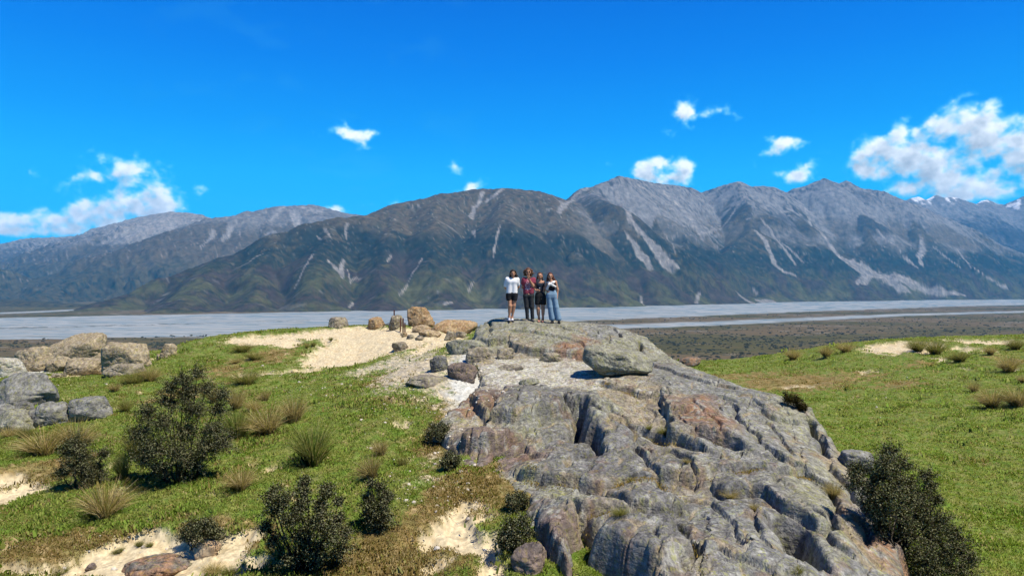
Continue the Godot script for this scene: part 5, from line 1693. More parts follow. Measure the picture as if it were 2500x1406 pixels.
func make_shrubs() -> void:
	var r := RandomNumberGenerator.new()
	r.seed = 808
	for q in SHRUBS:
		var foot := hit(q[2], mini(q[3], 1400)) if q[3] <= 1400 else hit_ground(q[2], q[3])
		var d := -foot.z
		var o := thing(q[0], foot, q[1], "shrub" if q[0] != "moss_mat" else "plant")
		var bv := PackedVector3Array(); var bn := PackedVector3Array(); var bi := PackedInt32Array()
		var v := PackedVector3Array(); var n := PackedVector3Array(); var col := PackedColorArray(); var idx := PackedInt32Array()
		var tone := Color(0.165, 0.172, 0.080)
		var dusty := Color(0.25, 0.24, 0.15)
		var warm := Color(0.11, 0.08, 0.052)
		if q[0] == "moss_mat":
			tone = Color(0.085, 0.070, 0.022); dusty = Color(0.11, 0.08, 0.03)
		for c in q[4]:
			var at := pix(c[0], c[1], d + c[3] + r.randf_range(-0.5, 0.5) * c[2] / F * d * 1.6) - foot
			at.y = maxf(at.y, c[2] / F * d * 0.45)
			var rad: float = c[2] / F * d * r.randf_range(0.72, 1.0)
			# a bough to the clump
			var root := Vector3(at.x * 0.15 + r.randfn(0, 0.03), -0.05, at.z * 0.15 + r.randfn(0, 0.03))
			var pts := []
			for k in 5:
				var t := k / 4.0
				pts.append(root.lerp(at, t) + Vector3(r.randfn(0, 0.03), sin(t * PI) * -0.06, r.randfn(0, 0.03)) * (1.0 if k > 0 and k < 4 else 0.0))
			limb(bv, bn, bi, pts, 0.016, 0.006)
			# twigs that end in sprays of small leaves
			var sprays := int(clampf(rad / 0.2, 0.3, 2.0) * 62 * q[5])
			for s in sprays:
				var dir := Vector3(r.randfn(), r.randfn() * 0.85 + 0.25, r.randfn()).normalized()
				var reach := rad * (0.5 + 0.95 * pow(r.randf(), 1.3))
				var tip := at + dir * reach
				var mid := at + dir * reach * 0.5 + Vector3(r.randfn(), r.randfn(), r.randfn()) * 0.02
				if s % 3 == 0:
					limb(bv, bn, bi, [at, mid, tip + dir * (0.09 if s % 9 == 0 else 0.03)], 0.006, 0.002, 3)
				var leaves := 38
				for l in leaves:
					var t := r.randf_range(0.25, 1.08)
					var p := at.lerp(tip, t) + Vector3(r.randfn(), r.randfn(), r.randfn()) * (0.014 + 0.010 * t)
					var a := Vector3(r.randfn(), r.randfn(), r.randfn()).normalized() * r.randf_range(0.009, 0.0155)
					var b := a.cross(Vector3(r.randfn(), r.randfn(), r.randfn())).normalized() * a.length() * 0.62
					var k0 := v.size()
					v.append(p - a); v.append(p + b); v.append(p + a); v.append(p - b)
					var nn := a.cross(b).normalized()
					if nn.dot(dir + Vector3.UP * 0.4) < 0.0:
						nn = -nn
					var cc := tone.lerp(dusty, r.randf() ** 1.5).lerp(warm, 0.8 if r.randf() < 0.12 else 0.0) * r.randf_range(0.75, 1.25)
					for e in 4:
						n.append(nn); col.append(cc)
					idx.append_array(PackedInt32Array([k0, k0 + 1, k0 + 2, k0, k0 + 2, k0 + 3]))
		var bark := StandardMaterial3D.new()
		bark.albedo_color = Color(0.55, 0.52, 0.48)
		bark.roughness = 0.95
		part("branches", mesh_of(bv, bn, PackedColorArray(), bi), bark, o)
		part("foliage", mesh_of(v, n, col, idx), mat_leaf, o)

# a spray of curved blades from one crown, about a metre wide and one metre high before scaling
func tussock_mesh(seed_: int, blades: int, tones: Array, spread: float) -> ArrayMesh:
	var r := RandomNumberGenerator.new()
	r.seed = seed_
	var v := PackedVector3Array(); var n := PackedVector3Array(); var col := PackedColorArray(); var idx := PackedInt32Array()
	for b in blades:
		var az := r.randf() * TAU
		var lean := pow(r.randf(), 0.7) * spread
		var out := Vector3(cos(az), 0, sin(az))
		var len := r.randf_range(0.65, 1.15)
		var p := out * 0.16 * sqrt(r.randf()) + Vector3(0, -0.06, 0)
		var dir := (Vector3.UP + out * lean * 0.8 + Vector3(r.randfn(0, 0.12), 0, r.randfn(0, 0.12)) + Vector3(-0.10, 0, 0.05)).normalized()
		var side := dir.cross(Vector3(r.randfn(), r.randfn() * 0.2, r.randfn())).normalized()
		var tone: Color = tones[r.randi() % tones.size()] * r.randf_range(0.75, 1.25)
		var wid := 0.0065
		var k0 := v.size()
		for s in 4:
			var t := s / 3.0
			var w := wid * (1.0 - 0.85 * t)
			v.append(p - side * w); v.append(p + side * w)
			var nn := (side.cross(dir)).normalized()
			if nn.y < 0.0:
				nn = -nn
			nn = (nn + Vector3.UP * 0.3).normalized()
			n.append(nn); n.append(nn)
			col.append(tone); col.append(tone)
			p += dir * len / 3.0
			dir = (dir + out * lean * 0.34 + Vector3(0, -0.14 - 0.22 * lean, 0)).normalized()
		for s in 3:
			var q := k0 + s * 2
			idx.append_array(PackedInt32Array([q, q + 2, q + 1, q + 1, q + 2, q + 3]))
	return mesh_of(v, n, col, idx)

const GOLD := [Color(0.56, 0.43, 0.21), Color(0.46, 0.34, 0.15), Color(0.64, 0.52, 0.30), Color(0.32, 0.27, 0.09), Color(0.50, 0.39, 0.18)]
const OLIVE := [Color(0.25, 0.26, 0.08), Color(0.18, 0.21, 0.05), Color(0.40, 0.34, 0.14), Color(0.30, 0.28, 0.10)]
const FRESH := [Color(0.20, 0.27, 0.06), Color(0.15, 0.22, 0.04), Color(0.31, 0.32, 0.10), Color(0.40, 0.36, 0.15)]
# photo x, photo y of the foot, width and height in photo pixels, tone, label
const TUSSOCKS := [
	[108, 1110, 120, 62, 0, "wide golden tussock at left below the grey rocks"], [182, 1094, 95, 66, 0, "golden tussock behind the small shrub on the left"],
	[578, 1070, 86, 66, 2, "green-gold tussock touching the tallest shrub's right side"], [655, 1058, 96, 68, 0, "golden tussock, middle of the three right of the tallest shrub"], [716, 1032, 66, 66, 0, "straw tussock, rightmost of the three right of the tallest shrub"],
	[765, 1134, 112, 98, 2, "largest green tussock in the middle of the turf"], [912, 1166, 66, 56, 0, "golden tussock left of the pale grit strip"], [930, 1112, 44, 40, 0, "smaller golden tussock behind the one by the grit strip"], [981, 1140, 30, 26, 1, "little olive tuft right of the pair by the grit strip"],
	[255, 1262, 130, 80, 0, "sprawling golden tussock on the lower left turf"], [588, 1194, 80, 50, 0, "dry straw tussock in the turf below the three tussocks"], [300, 1170, 44, 66, 2, "upright green tussock between the two dark shrubs"],
	[602, 938, 84, 34, 1, "dark olive tussock behind the tallest shrub"], [330, 938, 70, 32, 1, "olive tussock at the foot of the green knoll"], [365, 930, 54, 34, 0, "straw tussock at the right of the one by the knoll's foot"], [280, 957, 30, 22, 0, "small straw tuft left of the tussocks by the knoll"], [306, 1003, 40, 28, 1, "olive tuft right of the lichen-spotted grey boulder"],
	[648, 978, 38, 26, 0, "small tan tuft uphill of the three tussocks"], [618, 1004, 46, 28, 0, "pale straw tuft uphill of the green-gold tussock"], [575, 1000, 50, 56, 0, "straw tussock half hidden behind the tallest shrub"], [22, 1068, 46, 26, 0, "small golden tuft below the lowest grey boulder"], [62, 1070, 44, 30, 1, "olive tuft beside the small golden one below the grey boulders"],
	[330, 1120, 70, 76, 1, "brown-olive tussock leaning out of the tallest shrub's left side"], [595, 860, 60, 22, 1, "low olive tussock on the green knoll, upper one"], [620, 878, 54, 18, 1, "low olive tussock on the green knoll, lower one"], [575, 888, 30, 14, 0, "small straw tuft on the green knoll"], [520, 985, 30, 40, 0, "straw blades standing behind the tallest shrub's crown"],
	[1937, 878, 40, 28, 0, "tussock at the left end of the row along the right-hand rim"], [2019, 873, 34, 32, 0, "upright tussock, second along the right-hand rim"], [2066, 860, 42, 26, 0, "round golden tussock, third along the right-hand rim"], [2245, 858, 50, 32, 1, "green tussock left in the big clump on the rim"], [2285, 866, 58, 38, 1, "dark-based tussock right in the big clump on the rim"], [2346, 883, 54, 26, 1, "tussock beside the sandy track on the right"], [2421, 866, 30, 22, 0, "small brown tussock below the sandy rim on the right"], [2466, 908, 56, 42, 0, "golden tussock on a bare mound at the right edge"], [2482, 854, 40, 30, 1, "tussock on the rim at the right edge"], [2381, 957, 28, 26, 0, "small lone tussock in the right-hand field"], [2424, 994, 66, 46, 0, "golden tussock, left of the pair at the right edge"], [2486, 992, 70, 48, 0, "golden tussock, right of the pair at the right edge"], [2500, 935, 24, 20, 0, "small tussock cut by the right edge above the pair"],
	[1783, 1218, 44, 26, 0, "golden tuft growing from a crack in the outcrop"], [1842, 1248, 26, 20, 0, "small golden tuft on the outcrop below and right of the larger one"], [1677, 1133, 20, 15, 0, "tiny golden tuft on the outcrop above the dry ledge"], [2036, 1218, 44, 44, 0, "golden tussock behind the outcrop's right shoulder"], [1624, 1064, 34, 22, 1, "tuft in the pale notch of the outcrop"], [1586, 1049, 18, 11, 1, "tiny tuft left of the one in the pale notch"], [1948, 1399, 40, 16, 1, "low tuft at the bottom of the outcrop"], [1515, 1256, 46, 14, 1, "low dry tuft on the shelf above the dark crevice"],
	[765, 846, 16, 12, 1, "turf tuft stranded in the sand, beside the brown edge"], [749, 850, 12, 10, 1, "turf tuft stranded in the sand, left of the other one"], [808, 832, 13, 9, 1, "dark tuft at the top of the sand hollow"],
	[520, 1400, 60, 22, 0, "dry tuft at the bottom edge right of the pinkish rock"], [560, 1404, 50, 20, 1, "olive tuft at the bottom edge by the sand"], [340, 1335, 24, 16, 1, "brown tuft in the upper part of the lower sand patch"], [365, 1336, 22, 12, 1, "second brown tuft in the upper part of the lower sand patch"], [290, 1352, 30, 16, 1, "brown tuft at the left rim of the lower sand patch"], [150, 1402, 50, 18, 1, "olive tuft at the bottom left edge"],
]

func make_tussocks() -> void:
	var kinds := []
	for k in 3:
		var set_ := []
		for j in 3:
			set_.append(tussock_mesh(300 + k * 10 + j, 800, [GOLD, OLIVE, FRESH][k], [0.85, 0.8, 0.7][k]))
		kinds.append(set_)
	var r := RandomNumberGenerator.new()
	r.seed = 61
	for q in TUSSOCKS:
		var foot := hit(q[0], mini(q[1], 1404))
		var d := -foot.z
		var h: float = q[3] / F * d * 1.18
		var w: float = q[2] / F * d
		var o := part("tussock", kinds[q[4]][r.randi() % 3], mat_blade, self)
		o.position = foot
		o.rotation = Vector3(r.randfn(0, 0.10), r.randf_range(-0.6, 0.6), r.randfn(0.05, 0.13))
		o.scale = Vector3(w * 0.85, h, w * 0.8)
		tag(o, q[5], "tussock", "tussocks on the hilltop")

func tuft_mesh(seed_: int, blades: int) -> ArrayMesh:
	var r := RandomNumberGenerator.new()
	r.seed = seed_
	var v := PackedVector3Array(); var n := PackedVector3Array(); var col := PackedColorArray(); var idx := PackedInt32Array()
	for b in blades:
		var p := Vector3(r.randf_range(-0.09, 0.09), -0.01, r.randf_range(-0.09, 0.09))
		var out := Vector3(r.randfn(), 0, r.randfn()).normalized()
		var h := r.randf_range(0.012, 0.032)
		var side := out.cross(Vector3.UP) * r.randf_range(0.004, 0.008)
		var tip := p + Vector3(0, h, 0) + out * h * r.randf_range(0.1, 0.9)
		var mid := p.lerp(tip, 0.5) + Vector3(0, h * 0.12, 0)
		var k0 := v.size()
		v.append(p - side); v.append(p + side); v.append(mid - side * 0.8); v.append(mid + side * 0.8); v.append(tip)
		var g := r.randf_range(0.75, 1.3)
		var nn := (Vector3.UP + out * 0.5 + Vector3(r.randfn(), 0, r.randfn()) * 0.3).normalized()
		for e in 5:
			n.append(nn); col.append(Color(g * r.randf_range(0.95, 1.05), g, g * 0.9))
		idx.append_array(PackedInt32Array([k0, k0 + 2, k0 + 1, k0 + 1, k0 + 2, k0 + 3, k0 + 2, k0 + 4, k0 + 3]))
	return mesh_of(v, n, col, idx)

func make_grass() -> void:
	var lists := [[], []]
	var colors := [[], []]
	var work := func(chunk: int) -> Array:
		var r := RandomNumberGenerator.new()
		r.seed = 1700 + chunk
		var tl := [[], []]
		var cl := [[], []]
		for k in 3600:
			var d := 7.5 * pow(44.0 / 7.5, pow(r.randf(), 1.15))
			var x := r.randf_range(-0.80, 0.80) * d
			var z := -d
			var y := ground_height(x, z)
			if rock_height_at(x, z) > y - 0.02 or y < -6.0:
				continue
			var m := ground_mix(x, z)
			var bare: float = maxf(maxf(m.sand, m.gravel * 0.85), m.white)
			if r.randf() < bare * 1.02:
				continue
			var dry: float = m.dry
			var kind := 1 if r.randf() < 0.12 + 0.75 * dry else 0
			var c := ground_color_of(m, x, z)
			if kind == 0:
				c = c.lerp(GRASS_A.lerp(GRASS_B, r.randf()), 0.5) * r.randf_range(1.1, 1.45)
			else:
				c = c.lerp(DRY_A.lerp(DRY_B, r.randf()), 0.6).lerp(Color(0.50, 0.40, 0.22), 0.7 if r.randf() < 0.22 else 0.0)
			var s := (0.6 + 0.6 * r.randf()) * (1.0 + 0.02 * (d - 8.0)) * (0.75 if dry > 0.5 else 1.0) * (1.0 + 0.9 * sstep(0.05, 0.4, m.n1))
			if r.randf() < 0.012:
				s *= 2.2
			tl[kind].append(Transform3D(Basis(Vector3.UP, r.randf() * TAU).scaled(Vector3(s, s * r.randf_range(0.7, 1.25), s)), Vector3(x, y, z)))
			cl[kind].append(c)
		return [tl, cl]
	for got in in_rows(50, work):
		for kind in 2:
			lists[kind].append_array(got[0][kind])
			colors[kind].append_array(got[1][kind])
	for kind in 2:
		var mm := MultiMesh.new()
		mm.transform_format = MultiMesh.TRANSFORM_3D
		mm.use_colors = true
		mm.mesh = tuft_mesh(40 + kind, 16)
		mm.instance_count = lists[kind].size()
		for i in lists[kind].size():
			mm.set_instance_transform(i, lists[kind][i])
			mm.set_instance_color(i, colors[kind][i])
		var o := MultiMeshInstance3D.new()
		o.name = ["grass", "dry_grass"][kind]
		o.multimesh = mm
		o.material_override = mat_blade
		add_child(o)
		tag(o, ["short green grass growing over the hilltop", "short dry brown grass in worn parts of the hilltop"][kind], "grass")
		o.set_meta("kind", "stuff")

func make_small_things() -> void:
	# dry grass rooted along the ledges of the outcrop
	var rg := RandomNumberGenerator.new()
	rg.seed = 515
	var spots := []
	for li in [26, 26, 41, 41, 46, 50, 58, 8, 31]:
		var pts: PackedVector2Array = joint_lines[li]
		for k in range(1, pts.size()):
			var n := int(pts[k].distance_to(pts[k - 1]) * 34.0)
			for e in n:
				var w := pts[k - 1].lerp(pts[k], rg.randf()) + Vector2(rg.randfn(0, 0.05), absf(rg.randfn(0, 0.07)) + 0.03)
				if noise_b.get_noise_2d(w.x * 0.9 + 40.0, w.y * 0.9) > -0.05:
					spots.append(Vector3(w.x, rock_height_at(w.x, w.y), w.y))
	var gm := MultiMesh.new()
	gm.transform_format = MultiMesh.TRANSFORM_3D
	gm.use_colors = true
	gm.mesh = tuft_mesh(46, 16)
	gm.instance_count = spots.size()
	for i in spots.size():
		var s := rg.randf_range(0.7, 1.5)
		gm.set_instance_transform(i, Transform3D(Basis(Vector3.UP, rg.randf() * TAU).scaled(Vector3(s * 0.8, s * 1.1, s * 0.8)), spots[i]))
		gm.set_instance_color(i, Color(0.44, 0.29, 0.11).lerp(Color(0.30, 0.26, 0.09), rg.randf()))
	var go := MultiMeshInstance3D.new()
	go.name = "ledge_grass"
	go.multimesh = gm
	go.material_override = mat_blade
	add_child(go)
	tag(go, "dry orange-brown grass rooted along the outcrop's ledges", "grass")
	go.set_meta("kind", "stuff")
	# pale stones strewn over the turf: far too many to count
	ico(1)
	var r := RandomNumberGenerator.new()
	r.seed = 29
	var zones := [[900, 930, 260, 40, 260], [1000, 985, 160, 50, 130], [1060, 880, 120, 40, 200], [1060, 1180, 110, 60, 190], [1090, 1060, 60, 60, 110], [720, 1040, 200, 60, 40], [1250, 905, 160, 30, 160], [1020, 830, 60, 18, 60], [1130, 1290, 70, 70, 50], [2000, 960, 220, 60, 45], [330, 1350, 200, 50, 120], [860, 850, 110, 28, 60], [900, 808, 140, 8, 40], [250, 945, 120, 25, 30], [1180, 955, 70, 30, 70]]
	var mm := MultiMesh.new()
	mm.transform_format = MultiMesh.TRANSFORM_3D
	mm.use_colors = true
	mm.mesh = boulder_mesh(Vector3(1, 0.75, 1), 5, "plain", 2, 9.0)
	var list := []
	for q in zones:
		for k in q[4]:
			var px: float = q[0] + r.randf_range(-1, 1) * q[2]
			var py: float = q[1] + r.randf_range(-1, 1) * q[3]
			list.append([hit(px, py), r.randf_range(0.006, 0.018) + 0.035 * pow(r.randf(), 8.0)])
	mm.instance_count = list.size()
	for i in list.size():
		var s: float = list[i][1] * 2.0
		mm.set_instance_transform(i, Transform3D(Basis(Vector3.UP, r.randf() * TAU).scaled(Vector3(s * 1.3, s, s)), list[i][0] + Vector3(0, s * 0.15, 0)))
		mm.set_instance_color(i, Color(0.62, 0.57, 0.48).lerp(Color(0.42, 0.36, 0.30), r.randf() ** 2))
	var o := MultiMeshInstance3D.new()
	o.name = "stones"
	o.multimesh = mm
	o.material_override = mat_bark
	add_child(o)
	tag(o, "small pale stones strewn over turf and rubble", "stones")
	o.set_meta("kind", "stuff")

# ------------------------------------------------------------------ people
# A body is a field of tapered capsules joined by a smooth minimum and meshed as surface nets.
# one bone: [a, b, radius a, radius b, flattening of depth]
func field_mesh(bones: Array, cell: float, blend: float, v: PackedVector3Array, n: PackedVector3Array, idx: PackedInt32Array) -> void:
	var lo := Vector3(1e9, 1e9, 1e9)
	var hi := -lo
	for b in bones:
		var r := maxf(b[2], b[3]) + cell * 3.0
		for e in 2:
			lo = lo.min(b[e] - Vector3(r, r, r))
			hi = hi.max(b[e] + Vector3(r, r, r))
	var nx := int((hi.x - lo.x) / cell) + 2
	var ny := int((hi.y - lo.y) / cell) + 2
	var nz := int((hi.z - lo.z) / cell) + 2
	var f := PackedFloat32Array()
	f.resize(nx * ny * nz)
	f.fill(1.0)
	for b in bones:
		var a: Vector3 = b[0]
		var e: Vector3 = b[1] - a
		var zs: float = 1.0 / b[4]
		var r0: float = b[2]
		var dr: float = b[3] - r0
		var e2 := e * Vector3(1, 1, zs)
		var inv := 1.0 / maxf(e2.length_squared(), 1e-9)
		var m := maxf(b[2], b[3]) + blend + cell * 2.5
		var p0 := (a.min(b[1]) - Vector3(m, m, m) - lo) / cell
		var p1 := (a.max(b[1]) + Vector3(m, m, m) - lo) / cell
		for k in range(maxi(int(p0.z), 0), mini(int(p1.z) + 2, nz)):
			for j in range(maxi(int(p0.y), 0), mini(int(p1.y) + 2, ny)):
				var row := (k * ny + j) * nx
				for i in range(maxi(int(p0.x), 0), mini(int(p1.x) + 2, nx)):
					var w := (lo + Vector3(i, j, k) * cell - a) * Vector3(1, 1, zs)
					var t := clampf(w.dot(e2) * inv, 0.0, 1.0)
					var d := (w - e2 * t).length() - r0 - dr * t
					var old := f[row + i]
					var h := maxf(blend - absf(d - old), 0.0) / blend
					f[row + i] = minf(d, old) - h * h * blend * 0.25
	var where := PackedInt32Array()
	where.resize(nx * ny * nz)
	where.fill(-1)
	var sxy := nx * ny
	var offs := [0, 1, nx, nx + 1, sxy, sxy + 1, sxy + nx, sxy + nx + 1]
	for k in nz - 1:
		for j in ny - 1:
			var row := (k * ny + j) * nx
			for i in nx - 1:
				var q := row + i
				var f0 := f[q]
				if f0 > cell * 2.0 or f0 < -cell * 2.0:
					continue
				var neg := 0
				for o in offs:
					if f[q + o] < 0.0:
						neg += 1
				if neg == 0 or neg == 8:
					continue
				var sum := Vector3.ZERO
				var cnt := 0
				for ed in [[0, 1], [2, 3], [4, 5], [6, 7], [0, 2], [1, 3], [4, 6], [5, 7], [0, 4], [1, 5], [2, 6], [3, 7]]:
					var fa := f[q + offs[ed[0]]]
					var fb := f[q + offs[ed[1]]]
					if (fa < 0.0) != (fb < 0.0):
						var t := fa / (fa - fb)
						var ca := Vector3(ed[0] & 1, (ed[0] >> 1) & 1, ed[0] >> 2)
						var cb := Vector3(ed[1] & 1, (ed[1] >> 1) & 1, ed[1] >> 2)
						sum += ca.lerp(cb, t)
						cnt += 1
				where[q] = v.size()
				v.append(lo + (Vector3(i, j, k) + sum / cnt) * cell)
				n.append(Vector3(f[q + 1] + f[q + nx + 1] - f0 - f[q + nx], f[q + nx] + f[q + nx + 1] - f0 - f[q + 1], f[q + sxy] + f[q + sxy + 1] - f0 - f[q + 1]).normalized())
	for k in range(1, nz - 1):
		for j in range(1, ny - 1):
			var row := (k * ny + j) * nx
			for i in range(1, nx - 1):
				var q := row + i
				var f0 := f[q]
				if f0 > cell * 2.0 or f0 < -cell * 2.0:
					continue
				for ax in 3:
					var step: int = [1, nx, sxy][ax]
					var f1 := f[q + step]
					if (f0 < 0.0) == (f1 < 0.0):
						continue
					var u: int = [nx, sxy, 1][ax]
					var w: int = [sxy, 1, nx][ax]
					var a := where[q - u - w]
					var b := where[q - w]
					var c := where[q]
					var d := where[q - u]
					if a < 0 or b < 0 or c < 0 or d < 0:
						continue
					if f0 < 0.0:
						idx.append_array(PackedInt32Array([a, c, b, a, d, c]))
					else:
						idx.append_array(PackedInt32Array([a, b, c, a, c, d]))

# colour by a rule
func body_part(called: String, parent: Node3D, groups: Array, mat: Material, paint: Callable, lumps := 0.0, hem := -1.0) -> void:
	var v := PackedVector3Array(); var n := PackedVector3Array(); var idx := PackedInt32Array()
	for g in groups:
		field_mesh(g[0], g[1], g[2], v, n, idx)
	var col := PackedColorArray()
	for i in v.size():
		if lumps > 0.0:
			v[i] += n[i] * lumps * noise_b.get_noise_3dv(v[i] * Vector3(13, 7, 13))
		if v[i].y < hem:
			# the cloth ends in a hem
			v[i].y = hem - 0.15 * (hem - v[i].y)
		col.append(paint.call(v[i], n[i]))
	part(called, mesh_of(v, n, col, idx), mat, parent)

# five bent fingers on a palm; frame: origin at the wrist, y along the hand, x towards the thumb side, z out of the palm
func hand_bones(wrist: Vector3, frame: Basis, curl: float, s := 1.0, straight := []) -> Array:
	var out := []
	var P := func(x: float, y: float, z: float) -> Vector3: return wrist + frame * (Vector3(x, y, z) * s)
	out.append([P.call(0.012, 0.0, 0), P.call(0.022, 0.075, 0), 0.019 * s, 0.017 * s, 0.8])
	out.append([P.call(-0.012, 0.0, 0), P.call(-0.024, 0.068, 0), 0.018 * s, 0.015 * s, 0.8])
	for k in 4:
		var x := 0.033 - k * 0.021
		var len: float = [0.070, 0.080, 0.074, 0.058][k]
		var bend := curl * (0.25 if k in straight else 1.0)
		var a: Vector3 = P.call(x * 0.8, 0.068, 0)
		var p := Vector3(x * 0.95, 0.082, 0)
		var ang := bend * 0.5
		var prev: Vector3 = a
		for j in 3:
			var l: float = len * [0.45, 0.32, 0.26][j]
			p += Vector3((x - 0.002) * 0.12, cos(ang), sin(ang)) * l
			var q: Vector3 = P.call(p.x, p.y, p.z)
			out.append([prev, q, (0.0095 - j * 0.0012) * s, (0.0085 - j * 0.0012) * s, 1.0])
			prev = q
			ang += bend * 0.8
	var t1: Vector3 = P.call(0.024, 0.018, 0.004)
	var t2: Vector3 = P.call(0.048, 0.045, 0.012 + 0.01 * curl)
	var t3: Vector3 = P.call(0.052 - 0.012 * curl, 0.078, 0.018 + 0.018 * curl)
	out.append([t1, t2, 0.013 * s, 0.0105 * s, 1.0])
	out.append([t2, t3, 0.0105 * s, 0.008 * s, 1.0])
	return out

func head_bones(c: Vector3, turn: Basis, s := 1.0) -> Array:
	var P := func(x: float, y: float, z: float) -> Vector3: return c + turn * (Vector3(x, y, z) * s)
	return [
		[P.call(0, 0.035, -0.020), P.call(0, 0.030, 0.012), 0.083 * s, 0.078 * s, 1.0], [P.call(0, -0.02, 0.025), P.call(0, -0.085, 0.052), 0.062 * s, 0.026 * s, 1.0], [P.call(0.03, -0.03, 0.02), P.call(0.022, -0.075, 0.035), 0.04 * s, 0.026 * s, 1.0], [P.call(-0.03, -0.03, 0.02), P.call(-0.022, -0.075, 0.035), 0.04 * s, 0.026 * s, 1.0],
		[P.call(0, 0.018, 0.088), P.call(0, -0.022, 0.104), 0.008 * s, 0.014 * s, 1.0], [P.call(-0.028, 0.03, 0.076), P.call(0.028, 0.03, 0.076), 0.014 * s, 0.014 * s, 1.0], [P.call(-0.018, -0.05, 0.076), P.call(0.018, -0.05, 0.076), 0.012 * s, 0.012 * s, 1.0],
		[P.call(0.076, 0.012, -0.004), P.call(0.078, -0.024, 0.002), 0.013 * s, 0.010 * s, 1.0], [P.call(-0.076, 0.012, -0.004), P.call(-0.078, -0.024, 0.002), 0.013 * s, 0.010 * s, 1.0],
	]

const SKIN := Color(0.47, 0.245, 0.150)
const K := 0.00178     # metres to one pixel of the enlargement that the figures were measured on (x 1180.., y 620.., 7.8125 times)

var fig_x := 0.0
var fig_y := 0.0
func j3(u: float, w: float, z := 0.0) -> Vector3:
	return Vector3((u - fig_x) * K, (fig_y - w) * K, z)

func face_paint(c: Vector3, turn: Basis, skin: Color) -> Callable:
	return func(p: Vector3, _n: Vector3) -> Color:
		var q := turn.transposed() * (p - c)
		if q.z > 0.055:
			for s in [-1.0, 1.0]:
				if Vector2(q.x - s * 0.031, q.y - 0.012).length() < 0.011:
					return Color(0.05, 0.03, 0.025)
				if absf(q.x - s * 0.031) < 0.019 and absf(q.y - 0.036) < 0.005:
					return skin * 0.35
			if absf(q.x) < 0.024 and absf(q.y + 0.052) < 0.008:
				return Color(0.42, 0.12, 0.10)
		return skin * (1.0 + 0.06 * noise_b.get_noise_3dv(p * 30.0))

func flat_paint(c: Color, vary := 0.12) -> Callable:
	return func(p: Vector3, _n: Vector3) -> Color:
		return c * (1.0 + vary * noise_b.get_noise_3dv(p * 22.0))

func shoe(x: Vector3, toe: Vector3, w := 0.042) -> Array:
	# heel, ball and toe of one shoe, sole flat on the ground
	var f := (toe - x)
	return [[x + Vector3(0, 0.035, 0) - f * 0.15, x + f * 0.45 + Vector3(0, 0.032, 0), w, w * 0.95, 1.0], [x + f * 0.45 + Vector3(0, 0.030, 0), x + f * 0.92 + Vector3(0, 0.026, 0), w * 1.02, w * 0.72, 1.0], [x + Vector3(0, 0.04, 0), x + Vector3(0, 0.085, 0), w * 0.95, w * 0.85, 1.0]]

func person(px: float, py: float, u: float, w: float, d: float, label: String) -> Node3D:
	fig_x = u
	fig_y = w
	var at := pix(px, py, d)
	at.y = surface_height(at.x, at.z) - 0.012
	return thing("person", at, label, "person", "people standing on the summit of the outcrop")

